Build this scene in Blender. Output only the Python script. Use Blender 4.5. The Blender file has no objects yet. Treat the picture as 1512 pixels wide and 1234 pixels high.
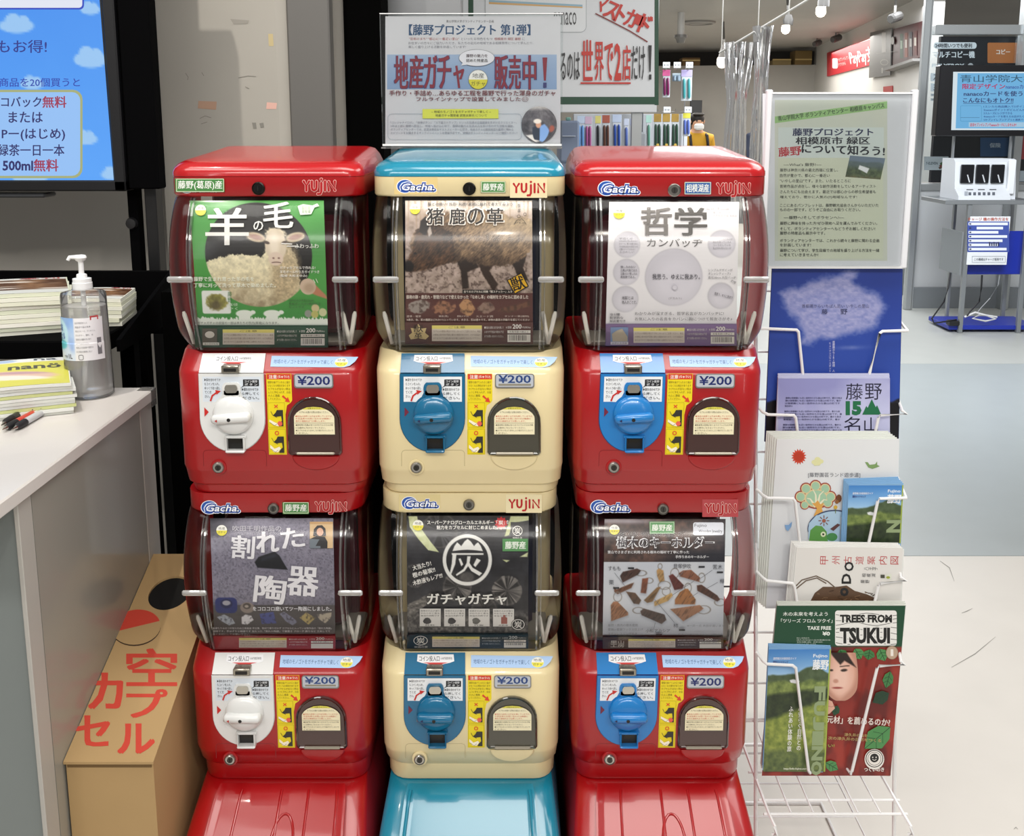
import bpy, math, random
import numpy as np
from mathutils import Vector, Matrix
from mathutils.geometry import tessellate_polygon
random.seed(7)
SC = bpy.context.scene
COL = SC.collection
# ------------------------------------------------------------------ camera
F, PX, PY, CAMZ = 1514.0, 756.0, 457.0, 1.42
PITCH = math.atan2(275, F)
CP, SP = math.cos(PITCH), math.sin(PITCH)
cd = bpy.data.cameras.new('camera'); cam = bpy.data.objects.new('camera', cd); COL.objects.link(cam)
cd.sensor_fit = 'HORIZONTAL'; cd.sensor_width = 36; cd.lens = F / 1512 * 36
cd.shift_y = -160 / 1512; cd.clip_start = .02; cd.clip_end = 80
cam.location = (0, 0, CAMZ); cam.rotation_euler = (math.pi / 2 - PITCH, 0, 0)
SC.camera = cam
# ------------------------------------------------------------------ world, lights, exposure
w = bpy.data.worlds.new('world'); SC.world = w; w.use_nodes = True
w.node_tree.nodes['Background'].inputs[0].default_value = (1, .97, .93, 1)
w.node_tree.nodes['Background'].inputs[1].default_value = .30
SC.view_settings.view_transform = 'Standard'; SC.view_settings.look = 'None'
SC.view_settings.exposure = 0.1; SC.view_settings.gamma = 1
SC.view_settings.use_curve_mapping = False
SC.cycles.use_denoising = True
SC.cycles.max_bounces = 8; SC.cycles.transparent_max_bounces = 24
def area(loc, target, sx, sy, power, col=(1, .97, .92), spread=math.pi):
    l = bpy.data.lights.new('area_light', 'AREA'); l.shape = 'RECTANGLE'; l.size = sx; l.size_y = sy
    l.energy = power; l.color = col; l.spread = spread
    o = bpy.data.objects.new('area_light', l); COL.objects.link(o); o.location = loc
    o.rotation_euler = (Vector(target) - Vector(loc)).to_track_quat('-Z', 'Y').to_euler(); return o
def spot(loc, target, power, size=60, rad=.04, col=(1, .94, .85), blend=.4):
    l = bpy.data.lights.new('track_spot', 'SPOT'); l.energy = power; l.color = col
    l.spot_size = math.radians(size); l.spot_blend = blend; l.shadow_soft_size = rad
    o = bpy.data.objects.new('track_spot', l); COL.objects.link(o); o.location = loc
    o.rotation_euler = (Vector(target) - Vector(loc)).to_track_quat('-Z', 'Y').to_euler(); return o
area((.3, 1.15, 2.55), (.3, 1.3, 0), 1.3, .5, 17)
area((-1.0, .9, 2.55), (-.9, 1.3, 0), .9, .5, 9)
area((1.6, 2.4, 2.55), (1.6, 2.6, 0), 1.2, 2.0, 42, (1, .98, .96))
area((-.3, -1.5, 2.8), (-.05, 1.5, .8), 2.6, .35, 40, (1, .97, .93))  # added soft fill from behind the camera, replaces part of the world light
area((1.9, -1.2, 1.7), (.3, 1.5, .9), .07, 1.3, 3, (.93, .97, 1))  # added tall strip lamp at the right, draws vertical streaks on the windows
area((-1.6, -1.3, 1.9), (-.3, 1.5, .9), .06, 1.0, 2, (.95, .97, 1))  # its added counterpart at the left, for the same window streaks
area((2.2, 4.6, 2.5), (3.3, 7.8, .7), 2.0, 1.0, 105, (.92, .96, 1))  # added fill aimed at the low white wall to brighten it
area((2.4, 9.0, 2.5), (2.4, 9.0, 0), 3.0, 2.0, 110, (.95, .97, 1))
area((2.8, 13.5, 2.4), (2.8, 13.5, 0), 3.5, 3.0, 150, (1, .97, .92))
spot((-1.0, 1.35, 2.95), (-.85, 2.62, 1.2), 70, 75, .012, blend=.6)
spot((1.0, -1.0, 2.5), (.0, 1.5, .9), 42, 62)
spot((.1, -.5, 2.55), (-.2, 1.4, .5), 26, 70)

# ------------------------------------------------------------------ layout helpers (photo measurement + chosen depth -> metres)
def at(u, v, Y):
    x = (u - PX) / F; y = -(v - PY) / F; t = Y / (CP + y * SP)
    return Vector((x * t, Y, CAMZ + t * (-SP + y * CP)))
def ray(u, v):
    x = (u - PX) / F; y = -(v - PY) / F
    return Vector((x, CP + y * SP, -SP + y * CP))
CAM = Vector((0, 0, CAMZ))
def onz(u, v, z):
    d = ray(u, v); return CAM + d * ((z - CAMZ) / d.z)
def onx(u, v, X):
    d = ray(u, v); return CAM + d * (X / d.x)
class Pl:
    """a plane through p0 with normal n (towards the viewer)"""
    def __init__(s, p0, n, shift=(0, 0, 0)):
        s.p = Vector(p0); s.n = Vector(n).normalized(); s.sh = Vector(shift)
        if s.n.dot(CAM - s.p) < 0: s.n = -s.n
    @classmethod
    def pts(c, a, b, d, shift=(0, 0, 0)):
        a, b, d = Vector(a), Vector(b), Vector(d); return c(a, (b - a).cross(d - a), shift)
    def __call__(s, u, v):
        d = ray(u, v); return CAM + d * ((s.p - CAM).dot(s.n) / d.dot(s.n)) + s.sh
def flat(Y, sh=(0, 0, 0)): return Pl((0, Y, 0), (0, -1, 0), sh)

# ------------------------------------------------------------------ materials
_M = {}
def lin(h):
    h = h.lstrip('#'); h = h if len(h) == 6 else ''.join(q*2 for q in h); out = []
    for i in (0, 2, 4):
        c = int(h[i:i+2], 16) / 255; out.append(c / 12.92 if c <= .04045 else ((c + .055) / 1.055) ** 2.4)
    return (*out, 1)
def M(h, rough=.55, metal=0, coat=0, emit=0, bump=0, bscale=40, var=0, vscale=6, name='paint'):
    k = (h, rough, metal, coat, emit, bump, bscale, var, vscale)
    if k in _M: return _M[k]
    m = bpy.data.materials.new(name + '_' + h.strip('#')); m.use_nodes = True
    nt = m.node_tree; b = nt.nodes['Principled BSDF']
    b.inputs['Base Color'].default_value = lin(h); b.inputs['Roughness'].default_value = rough
    b.inputs['Metallic'].default_value = metal; b.inputs['Coat Weight'].default_value = coat
    b.inputs['Coat Roughness'].default_value = .06
    if name in ('black', 'matt_black'): b.inputs['Specular IOR Level'].default_value = .03
    if emit:
        b.inputs['Base Color'].default_value = (.02, .02, .02, 1); b.inputs['Emission Color'].default_value = lin(h); b.inputs['Emission Strength'].default_value = emit
    if var or bump:
        tc = nt.nodes.new('ShaderNodeTexCoord'); nz = nt.nodes.new('ShaderNodeTexNoise')
        nz.inputs['Detail'].default_value = 5
        nt.links.new(tc.outputs['Object'], nz.inputs['Vector'])
        if var:
            nz.inputs['Scale'].default_value = vscale
            mx = nt.nodes.new('ShaderNodeMix'); mx.data_type = 'RGBA'
            c = lin(h); mx.inputs[6].default_value = tuple(x * (1 - var) for x in c[:3]) + (1,)
            mx.inputs[7].default_value = tuple(min(1, x * (1 + var)) for x in c[:3]) + (1,)
            nt.links.new(nz.outputs['Fac'], mx.inputs[0]); nt.links.new(mx.outputs[2], b.inputs['Base Color'])
        if bump:
            n2 = nt.nodes.new('ShaderNodeTexNoise'); n2.inputs['Scale'].default_value = bscale
            nt.links.new(tc.outputs['Object'], n2.inputs['Vector'])
            bp = nt.nodes.new('ShaderNodeBump'); bp.inputs['Strength'].default_value = bump; bp.inputs['Distance'].default_value = .002
            nt.links.new(n2.outputs['Fac'], bp.inputs['Height']); nt.links.new(bp.outputs['Normal'], b.inputs['Normal'])
    _M[k] = m; return m
def MP(rough=.4, emit=0):
    """a printed picture: colour comes from the print, stored per point"""
    k = ('print', rough, emit)
    if k in _M: return _M[k]
    m = bpy.data.materials.new('printed_picture'); m.use_nodes = True; nt = m.node_tree
    b = nt.nodes['Principled BSDF']; a = nt.nodes.new('ShaderNodeVertexColor'); a.layer_name = 'ink'
    b.inputs['Base Color'].default_value = (.02, .02, .02, 1); b.inputs['Roughness'].default_value = rough
    if not emit: nt.links.new(a.outputs['Color'], b.inputs['Base Color'])
    if emit:
        nt.links.new(a.outputs['Color'], b.inputs['Emission Color']); b.inputs['Emission Strength'].default_value = emit
    _M[k] = m; return m
def clear(name, tint=(1, 1, 1), ior=1.5, rough=.02, base=.0, milk=0):
    m = bpy.data.materials.new(name); m.use_nodes = True; nt = m.node_tree; nt.nodes.clear()
    o = nt.nodes.new('ShaderNodeOutputMaterial'); t = nt.nodes.new('ShaderNodeBsdfTransparent'); t.inputs[0].default_value = (*tint, 1)
    g = nt.nodes.new('ShaderNodeBsdfGlossy'); g.inputs['Roughness'].default_value = rough
    f = nt.nodes.new('ShaderNodeFresnel'); f.inputs[0].default_value = ior
    ad = nt.nodes.new('ShaderNodeMath'); ad.operation = 'ADD'; ad.inputs[1].default_value = base; ad.use_clamp = True
    nt.links.new(f.outputs[0], ad.inputs[0])
    mx = nt.nodes.new('ShaderNodeMixShader'); nt.links.new(ad.outputs[0], mx.inputs[0])
    nt.links.new(t.outputs[0], mx.inputs[1]); nt.links.new(g.outputs[0], mx.inputs[2]); last = mx.outputs[0]
    if milk:
        d = nt.nodes.new('ShaderNodeBsdfDiffuse'); d.inputs[0].default_value = (.9, .9, .9, 1)
        m2 = nt.nodes.new('ShaderNodeMixShader'); m2.inputs[0].default_value = milk
        nt.links.new(last, m2.inputs[1]); nt.links.new(d.outputs[0], m2.inputs[2]); last = m2.outputs[0]
    nt.links.new(last, o.inputs[0]); return m
PLASTIC = clear('clear_plastic', (.985, .98, .975), 1.24, .13, .006)
LATCH = clear('latch_plastic', (.85, .84, .82), 1.5, .12, .25, .30)
PLASTIC_EDGE = clear('clear_plastic_edge', (.96, .955, .94), 1.4, .08, .06, .06)
ACRYL = clear('clear_acrylic', (.97, .98, .98), 1.4, .02)

# ------------------------------------------------------------------ mesh building
OFF = {}
def link(o, parent):
    COL.objects.link(o)
    if parent is not None: o.parent = parent
def thing(name, loc, label, cat, group=None):
    o = bpy.data.objects.new(name, None); COL.objects.link(o); o.location = loc; o.empty_display_size = .05
    OFF[o] = Vector(loc); tag(o, label, cat, group); return o
def tag(o, label=None, cat=None, group=None, kind=None):
    if label: o['label'] = label
    if cat: o['category'] = cat
    if group: o['group'] = group
    if kind: o['kind'] = kind
    return o
class MB:
    def __init__(s): s.v = []; s.f = []; s.m = []; s.mats = []; s.c = {}
    def mi(s, m):
        if m not in s.mats: s.mats.append(m)
        return s.mats.index(m)
    def add(s, vs, fs, m):
        b = len(s.v); s.v += [tuple(x) for x in vs]; i = s.mi(m)
        for f in fs: s.f.append(tuple(b + k for k in f)); s.m.append(i)
    def box(s, a, b, m, R=None, bev=0):
        x0, x1 = sorted((a[0], b[0])); y0, y1 = sorted((a[1], b[1])); z0, z1 = sorted((a[2], b[2]))
        if bev:
            bb = min(bev, (x1-x0)*.45, (y1-y0)*.45, (z1-z0)*.45)
            P = []
            for z, e in ((z0, bb), (z0+bb, 0), (z1-bb, 0), (z1, bb)):
                X0, X1, Y0, Y1 = x0+e, x1-e, y0+e, y1-e; c = bb if e == 0 else bb*.4
                P.append([(X0+c, Y0, z), (X1-c, Y0, z), (X1, Y0+c, z), (X1, Y1-c, z), (X1-c, Y1, z), (X0+c, Y1, z), (X0, Y1-c, z), (X0, Y0+c, z)])
            if R: P = [[R(Vector(q)) for q in r] for r in P]
            s.loft(P, m); return
        vs = [(x0,y0,z0),(x1,y0,z0),(x1,y1,z0),(x0,y1,z0),(x0,y0,z1),(x1,y0,z1),(x1,y1,z1),(x0,y1,z1)]
        if R: vs = [R(Vector(q)) for q in vs]
        s.add(vs, [(0,3,2,1),(4,5,6,7),(0,1,5,4),(1,2,6,5),(2,3,7,6),(3,0,4,7)], m)
    def loft(s, secs, m, closed=True, caps=True):
        n = len(secs[0]); vs = [p for r in secs for p in r]; fs = []
        for k in range(len(secs) - 1):
            for i in range(n if closed else n - 1):
                j = (i + 1) % n; fs.append((k*n+i, k*n+j, (k+1)*n+j, (k+1)*n+i))
        if caps and closed: fs.append(tuple(range(n))[::-1]); fs.append(tuple((len(secs)-1)*n+i for i in range(n)))
        s.add(vs, fs, m)
    def tube(s, pts, r, m, n=6, caps=True):
        pts = [Vector(p) for p in pts]; secs = []
        rr = r if isinstance(r, (list, tuple)) else [r]*len(pts)
        for i, p in enumerate(pts):
            a = pts[max(i-1, 0)]; b = pts[min(i+1, len(pts)-1)]; d = (b-a).normalized()
            if 0 < i < len(pts)-1:
                d = ((p-a).normalized() + (b-p).normalized()).normalized()
            up = Vector((0, 0, 1)) if abs(d.z) < .9 else Vector((1, 0, 0))
            x = d.cross(up).normalized(); y = x.cross(d)
            secs.append([p + (x*math.cos(t*2*math.pi/n) + y*math.sin(t*2*math.pi/n))*rr[i] for t in range(n)])
        s.loft(secs, m, True, caps)
    def lathe(s, c, prof, m, n=20, axis='z', sx=1):
        """prof: (radius, height) along the axis"""
        c = Vector(c); secs = []
        for r, h in prof:
            ring = []
            for t in range(n):
                a = 2*math.pi*t/n; x, y = r*math.cos(a)*sx, r*math.sin(a)
                ring.append(c + (Vector((x, y, h)) if axis == 'z' else Vector((x, -h, y)) if axis == 'y' else Vector((h, x, y))))
            secs.append(ring)
        s.loft(secs, m)
    def prism(s, pts, d, m):
        """closed outline (list of 3d points) pushed along the vector d"""
        pts = [Vector(p) for p in pts]; d = Vector(d); n = len(pts)
        tr = tessellate_polygon([pts]); vs = pts + [p + d for p in pts]
        fs = [tuple(t) for t in tr] + [tuple(n + i for i in t[::-1]) for t in tr]
        fs += [(i, (i+1) % n, n + (i+1) % n, n + i) for i in range(n)]
        s.add(vs, fs, m)
    def build(s, name, parent=None, smooth=False, origin=None, sharp=40):
        V = np.array(s.v, dtype=float)
        if parent is not None and parent in OFF: off = OFF[parent]
        else:
            off = Vector(origin) if origin else Vector(((V[:,0].min()+V[:,0].max())/2, (V[:,1].min()+V[:,1].max())/2, V[:,2].min()))
        V = V - np.array(off)
        me = bpy.data.meshes.new(name); me.from_pydata(V.tolist(), [], s.f)
        for m in s.mats: me.materials.append(m)
        me.polygons.foreach_set('material_index', s.m)
        if s.c:
            ca = me.color_attributes.new('ink', 'FLOAT_COLOR', 'POINT'); arr = np.ones((len(V), 4), dtype=np.float32)
            for st, cc in s.c.items(): arr[st:st+len(cc), :3] = cc
            ca.data.foreach_set('color', arr.ravel())
        if smooth:
            me.polygons.foreach_set('use_smooth', [True]*len(me.polygons))
        me.update()
        if smooth: me.set_sharp_from_angle(angle=math.radians(sharp))
        o = bpy.data.objects.new(name, me); link(o, parent)
        if parent is None: o.location = off
        OFF[o] = off; return o

# ------------------------------------------------------------------ print: flat shapes, lettering and pictures on a real surface
_T = {}
def glyphs(t, bold, slant=0):
    k = (t, bold, slant)
    if k in _T: return _T[k]
    c = bpy.data.curves.new('t', 'FONT'); c.body = t; c.offset = bold; c.resolution_u = 2; c.fill_mode = 'FRONT'
    c.space_line = .95; c.align_x = 'CENTER' if '\n' in t else 'LEFT'; c.shear = slant
    o = bpy.data.objects.new('t', c); COL.objects.link(o)
    dg = bpy.context.evaluated_depsgraph_get(); e = o.evaluated_get(dg); m = e.to_mesh()
    n = len(m.vertices); co = np.zeros(n*3); m.vertices.foreach_get('co', co); co = co.reshape(-1, 3)
    fs = [tuple(p.vertices) for p in m.polygons]
    e.to_mesh_clear(); bpy.data.objects.remove(o); bpy.data.curves.remove(c)
    _T[k] = (co[:, :2], fs); return _T[k]
class CV(MB):
    """draws on a surface; mp(u,v) gives the surface point, n its outward direction"""
    def __init__(s, mp, n=None, step=.00004, rough=.45, start=0, emit=0):
        super().__init__(); s.mp = mp; s.n = Vector(n) if n is not None else mp.n; s.k = start; s.step = step; s.rough = rough; s.emit = emit
    def mt(s, h): return h if not isinstance(h, str) else M(h, s.rough, emit=s.emit)
    def put(s, P, fs, h):
        s.k += 1; o = s.n * (s.k * s.step); s.add([s.mp(u, v) + o for u, v in P], fs, s.mt(h))
    def poly(s, P, h):
        tr = tessellate_polygon([[Vector((u, v, 0)) for u, v in P]])
        fs = []
        for t in tr:
            a, b, c = (P[i] for i in t)
            cr = (b[0]-a[0])*(c[1]-a[1]) - (b[1]-a[1])*(c[0]-a[0])
            fs.append(tuple(t) if cr < 0 else tuple(t[::-1]))
        s.put(P, fs, h)
    def rect(s, x0, y0, x1, y1, h, ny=1, nx=1):
        P = [(x0+(x1-x0)*i/nx, y0+(y1-y0)*j/ny) for j in range(ny+1) for i in range(nx+1)]; w = nx+1
        s.put(P, [(j*w+i, (j+1)*w+i, (j+1)*w+i+1, j*w+i+1) for j in range(ny) for i in range(nx)], h)
    def rrect(s, x0, y0, x1, y1, r, h): s.poly(rrp(x0, y0, x1, y1, r), h)
    def ell(s, x, y, rx, ry, h, n=24, rot=0, a0=0, a1=360):
        c, d = math.cos(math.radians(rot)), math.sin(math.radians(rot)); P = []
        full = a1 - a0 >= 360
        for i in range(n if full else n+1):
            a = math.radians(a0 + (a1-a0)*i/n); X, Y = rx*math.cos(a), ry*math.sin(a)
            P.append((x+X*c-Y*d, y+X*d+Y*c))
        s.poly(P, h)
    def ring(s, x, y, rx, ry, wd, h, n=32, a0=0, a1=360):
        P = []; fs = []
        for i in range(n+1):
            a = math.radians(a0+(a1-a0)*i/n)
            P += [(x+rx*math.cos(a), y+ry*math.sin(a)), (x+(rx-wd)*math.cos(a), y+(ry-wd)*math.sin(a))]
        for i in range(n): fs.append((2*i, 2*i+1, 2*i+3, 2*i+2))
        s.put(P, fs, h)
    def line(s, P, wd, h):
        V = []; fs = []
        for i, p in enumerate(P):
            a = P[max(i-1, 0)]; b = P[min(i+1, len(P)-1)]; dx, dy = b[0]-a[0], b[1]-a[1]; L = math.hypot(dx, dy) or 1
            w_ = wd[i] if isinstance(wd, (list, tuple)) else wd
            V += [(p[0]-dy/L*w_/2, p[1]+dx/L*w_/2), (p[0]+dy/L*w_/2, p[1]-dx/L*w_/2)]
        for i in range(len(P)-1): fs.append((2*i, 2*i+2, 2*i+3, 2*i+1))
        s.put(V, fs, h)
    def frame(s, x0, y0, x1, y1, wd, h, r=0):
        if r:
            P = rrp(x0, y0, x1, y1, r); s.line(P + [P[0]], wd, h); return
        s.line([(x0, y0), (x1, y0)], wd, h); s.line([(x1, y0), (x1, y1)], wd, h)
        s.line([(x1, y1), (x0, y1)], wd, h); s.line([(x0, y1), (x0, y0)], wd, h)
    def text(s, t, x0, y0, x1, y1, h, bold=0, rot=0, slant=0, keep=None):
        """lettering fitted to the box; rot in degrees, about the box centre"""
        cjk = any(ord(ch) > 0x2000 for ch in t); bw = bold if cjk else 0
        co, fs = glyphs(t, 0 if cjk else bold, slant)
        if len(co) == 0: return
        mn, mx = co.min(0), co.max(0); d = np.maximum(mx-mn, 1e-3)
        q = (co-mn)/d; X = (q[:, 0]-.5)*(x1-x0); Y = (.5-q[:, 1])*(y1-y0)
        a = math.radians(rot); c, sn = math.cos(a), math.sin(a); cx, cy = (x0+x1)/2, (y0+y1)/2
        e = min((x1-x0)/d[0], (y1-y0)/d[1])*bw*.55; k0 = s.k
        for dx, dy in ((0, 0),) if not e else ((-e, -e*.5), (e, -e*.5), (-e, e*.5), (e, e*.5)):
            s.put([(cx+c*(x+dx)-sn*(y+dy), cy+sn*(x+dx)+c*(y+dy)) for x, y in zip(X, Y)], fs, h)
        if bw and bw < .075: s.k = k0 + 1
    def stroke(s, P, wd, h):
        s.line(P, wd, h); k = s.k
        for x, y in P: s.k = k; s.ell(x, y, wd/2, wd/2, h, 10)
    def lines(s, ts, x0, y0, dy, hgt, x1s, h, bold=0, rot=0):
        for i, t in enumerate(ts):
            x1 = x1s[i] if isinstance(x1s, (list, tuple)) else x1s
            if t: s.text(t, x0, y0+i*dy, x1, y0+i*dy+hgt, h, bold, rot)
    def img(s, x0, y0, x1, y1, fn, st=1.0, rough=None):
        """a printed picture: fn(X,Y)->rgb arrays on a fine grid"""
        nx = max(2, int((x1-x0)/st)); ny = max(2, int((y1-y0)/st))
        X, Y = np.meshgrid(np.linspace(x0, x1, nx+1), np.linspace(y0, y1, ny+1))
        rgb = np.clip(fn(X, Y), 0, 1); rgb = np.where(rgb <= .04045, rgb/12.92, ((rgb+.055)/1.055)**2.4)
        b = len(s.v); w_ = nx+1
        s.put(list(zip(X.ravel(), Y.ravel())), [(j*w_+i, (j+1)*w_+i, (j+1)*w_+i+1, j*w_+i+1) for j in range(ny) for i in range(nx)], MP(rough or s.rough, s.emit))
        s.c[b] = rgb.reshape(-1, 3)
def rrp(x0, y0, x1, y1, r, n=4):
    P = []
    for cx, cy, a in ((x1-r, y1-r, 0), (x0+r, y1-r, 90), (x0+r, y0+r, 180), (x1-r, y0+r, 270)):
        for i in range(n+1):
            t = math.radians(a+90*i/n); P.append((cx+r*math.cos(t), cy+r*math.sin(t)))
    return P
# picture painting with numpy
_rs = np.random.RandomState(3); _tab = _rs.rand(256, 256)
def vn(X, Y):
    xi = np.floor(X).astype(int); yi = np.floor(Y).astype(int); fx = X-xi; fy = Y-yi
    fx = fx*fx*(3-2*fx); fy = fy*fy*(3-2*fy); g = lambda a, b: _tab[a & 255, b & 255]
    return (g(xi, yi)*(1-fx)+g(xi+1, yi)*fx)*(1-fy) + (g(xi, yi+1)*(1-fx)+g(xi+1, yi+1)*fx)*fy
def fbm(X, Y, s=8., o=4, sy=None, off=0):
    r = 0; a = .5; t = 0; sy = sy or s
    for i in range(o):
        r = r + a*vn(X/s*2**i+off+i*17, Y/sy*2**i+off+i*31); t += a; a *= .55
    return r/t
def C(h): h = h.lstrip('#'); return np.array([int(h[i:i+2], 16)/255 for i in (0, 2, 4)])
def mixc(a, b, t):
    t = np.clip(t, 0, 1)[..., None]; a = C(a) if isinstance(a, str) else a; b = C(b) if isinstance(b, str) else b
    return a*(1-t) + b*t
def sm(d, w=1.0): return np.clip(.5 - d/w, 0, 1)
def el(X, Y, cx, cy, rx, ry, rot=0):
    a = math.radians(rot); x = (X-cx)*math.cos(a)+(Y-cy)*math.sin(a); y = -(X-cx)*math.sin(a)+(Y-cy)*math.cos(a)
    return (np.sqrt((x/rx)**2+(y/ry)**2)-1)*min(rx, ry)
def pg(X, Y, P):
    """signed distance to a polygon"""
    d = np.full(X.shape, 1e9); ins = np.zeros(X.shape, bool); n = len(P)
    for i in range(n):
        ax, ay = P[i]; bx, by = P[(i+1) % n]; ex, ey = bx-ax, by-ay
        t = np.clip(((X-ax)*ex+(Y-ay)*ey)/(ex*ex+ey*ey+1e-9), 0, 1)
        d = np.minimum(d, np.hypot(X-ax-t*ex, Y-ay-t*ey))
        if ay != by:
            c = ((ay > Y) != (by > Y)) & (X < ex*(Y-ay)/ey+ax); ins ^= c
    return np.where(ins, -d, d)
# ------------------------------------------------------------------ THE SETTING
def structure(o): o['kind'] = 'structure'; return o
D = Vector((.141, 1, 0)).normalized(); R_ = Vector((D.y, -D.x, 0))      # the shop runs 8 degrees off our axis
def W3(p, z): return (p.x, p.y, z)
# floor with large sheets and recessed joints
fl = MB(); fl.box((-4, -3, -.06), (9, 20, -.004), M('#8f9292', .5, name='joint')); FL = structure(fl.build('floor', origin=(0, 0, 0)))
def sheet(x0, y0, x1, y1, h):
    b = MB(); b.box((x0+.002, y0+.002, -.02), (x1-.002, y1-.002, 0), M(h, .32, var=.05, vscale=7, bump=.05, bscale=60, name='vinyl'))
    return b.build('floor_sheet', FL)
OFF[FL] = Vector((0, 0, 0))
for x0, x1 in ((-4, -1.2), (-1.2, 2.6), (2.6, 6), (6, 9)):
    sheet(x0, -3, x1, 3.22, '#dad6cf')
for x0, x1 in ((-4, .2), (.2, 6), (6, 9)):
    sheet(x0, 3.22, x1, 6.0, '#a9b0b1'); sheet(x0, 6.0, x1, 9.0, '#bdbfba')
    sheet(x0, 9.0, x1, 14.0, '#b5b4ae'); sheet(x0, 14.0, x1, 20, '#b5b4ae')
# scuffs on the floor
sc = CV(lambda u, v: onz(u, v, .0005), (0, 0, 1), rough=.5)
for a, b, c_ in (((1388, 828), (1402, 838), (1409, 858)), ((1420, 905), (1428, 902), (1436, 898)), ((1405, 985), (1440, 965), (1470, 940)), ((1497, 1224), (1500, 1221), (1503, 1224))):
    sc.line([a, b, c_], [.6, 1.3, .4], '#8d8a84')
structure(sc.build('trim_7'))
# ceiling of the shop
cb = MB(); p = [onz(975, 0, 2.6) + D*-2 + R_*-3.5, onz(975, 0, 2.6)+D*-2+R_*6, onz(975, 0, 2.6)+D*12+R_*6, onz(975, 0, 2.6)+D*12+R_*-3.5]
cb.prism([W3(q, 2.6) for q in p], (0, 0, .08), M('#a39f98', .5, var=.12, vscale=1.2, name='ceiling_board')); structure(cb.build('ceiling'))
for (u, v, rx) in ((1030, 32, 26),):
    q = onz(u, v, 2.6); b = MB(); r = .21
    b.lathe(q, [(r, -.001), (r, -.02), (r*.86, -.03), (r*.82, -.012), (r*.5, -.012), (r*.45, -.028), (.02, -.028)], M('#8d8983', .5), 28)
    tag(b.build('ceiling_vent', smooth=True), 'round grey air vent in the shop ceiling', 'vent')
# back wall and the dark recess above it
A = at(1222, 178, 16.6); A.z = 0
wb = MB(); q0 = A + R_*.2; q1 = A - R_*5.5
wb.prism([W3(q0, 0), W3(q1, 0), W3(q1, 2.33), W3(q0, 2.33)], D*.1, M('#a5a199', .6, var=.04, name='wall_paint')); structure(wb.build('wall_back'))
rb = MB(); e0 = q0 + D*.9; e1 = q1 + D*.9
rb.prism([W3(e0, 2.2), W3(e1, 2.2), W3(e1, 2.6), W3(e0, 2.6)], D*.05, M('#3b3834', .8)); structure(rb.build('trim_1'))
# right wall
B0 = at(1372, 100, 9.6); B0.z = 0; L = (A - B0).dot(D); B1 = B0 + D*(L+.2)
wr = MB(); wr.prism([W3(B0, 0), W3(B1, 0), W3(B1, 2.6), W3(B0, 2.6)], R_*.1, M('#cfccc6', .55, name='wall_paint')); structure(wr.build('wall_right'))
RW = Pl(B0, R_)
# cartons on the far wall's ledge
for i, (x0, y0, x1, y1, h, lb) in enumerate(((1010, 84, 1037, 103, '#6b5332', 'brown carton on the far wall ledge left of the vinyl curtains'), (1172, 75, 1198, 103, '#7a6238', 'brown carton on the far wall ledge right of the vinyl curtains'),
        (1140, 90, 1168, 103, '#8a7850', 'flat tan carton on the far wall ledge beside a taller carton'))):
    a = at(x0, y1, 16.65); b_ = at(x1, y0, 16.65); b = MB(); b.box((a.x, 16.62+(a.x*-.14)+.6, 2.33), (b_.x, 16.95+(a.x*-.14)+.6, max(b_.z, 2.4)), M(h, .8), bev=.004)
    b.box((a.x, 16.615+(a.x*-.14)+.6, 2.40), (b_.x, 16.62+(a.x*-.14)+.6, 2.42), M('#c2a86b', .4))
    tag(b.build('carton'), lb, 'box', 'cartons on the far ledge')
# aluminium shop front: post, beam, second post, low white wall, base
AL = M('#a9adae', .35, .55, name='aluminium')
fr = at(1352, 455, 7.8)
def col3(b, u0, u1, vt, vb, Y, dep, m):
    p0 = at(u0, vb, Y); p1 = at(u1, vb, Y); p2 = at(u0, vt, Y)
    b.box((p0.x, Y, p0.z), (p1.x, Y+dep, p2.z), m, bev=.004)
b = MB(); p = at(1336, 456, 7.8); b.box((p.x, 7.8, 0), (p.x+.050, 7.85, 2.75), AL, bev=.006); b.box((p.x+.053, 7.81, 0), (p.x+.062, 7.84, 2.75), AL); structure(b.build('trim_2'))
b = MB(); p = at(1380, 45, 7.85); b.box((p.x, 7.83, p.z-.03), (6.5, 7.9, p.z+.04), AL, bev=.004); p2 = at(1508, 45, 7.85); b.box((p2.x, 7.8, 0), (p2.x+.06, 7.9, 2.75), AL, bev=.004); structure(b.build('trim_3'))
b = MB(); p = at(1352, 275, 7.95); b.box((p.x, 7.93, .05), (6.5, 8.05, p.z), M('#c9ccce', .5, name='panel')); b.box((p.x, 7.9, p.z-.03), (6.5, 8.06, p.z+.02), AL, bev=.004); structure(b.build('wall_front'))
b = MB(); b.box((p.x, 7.88, 0), (6.5, 7.93, .16), M('#7d8286', .5)); structure(b.build('baseboard_front'))
b = MB(); zt = at(1380, 45, 7.85).z; b.box((p.x, 7.86, at(0, 268, 7.9).z), (6.4, 7.868, zt), clear('shop_glass', (.9, .93, .94), 1.3)); structure(b.build('window_1'))
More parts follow.
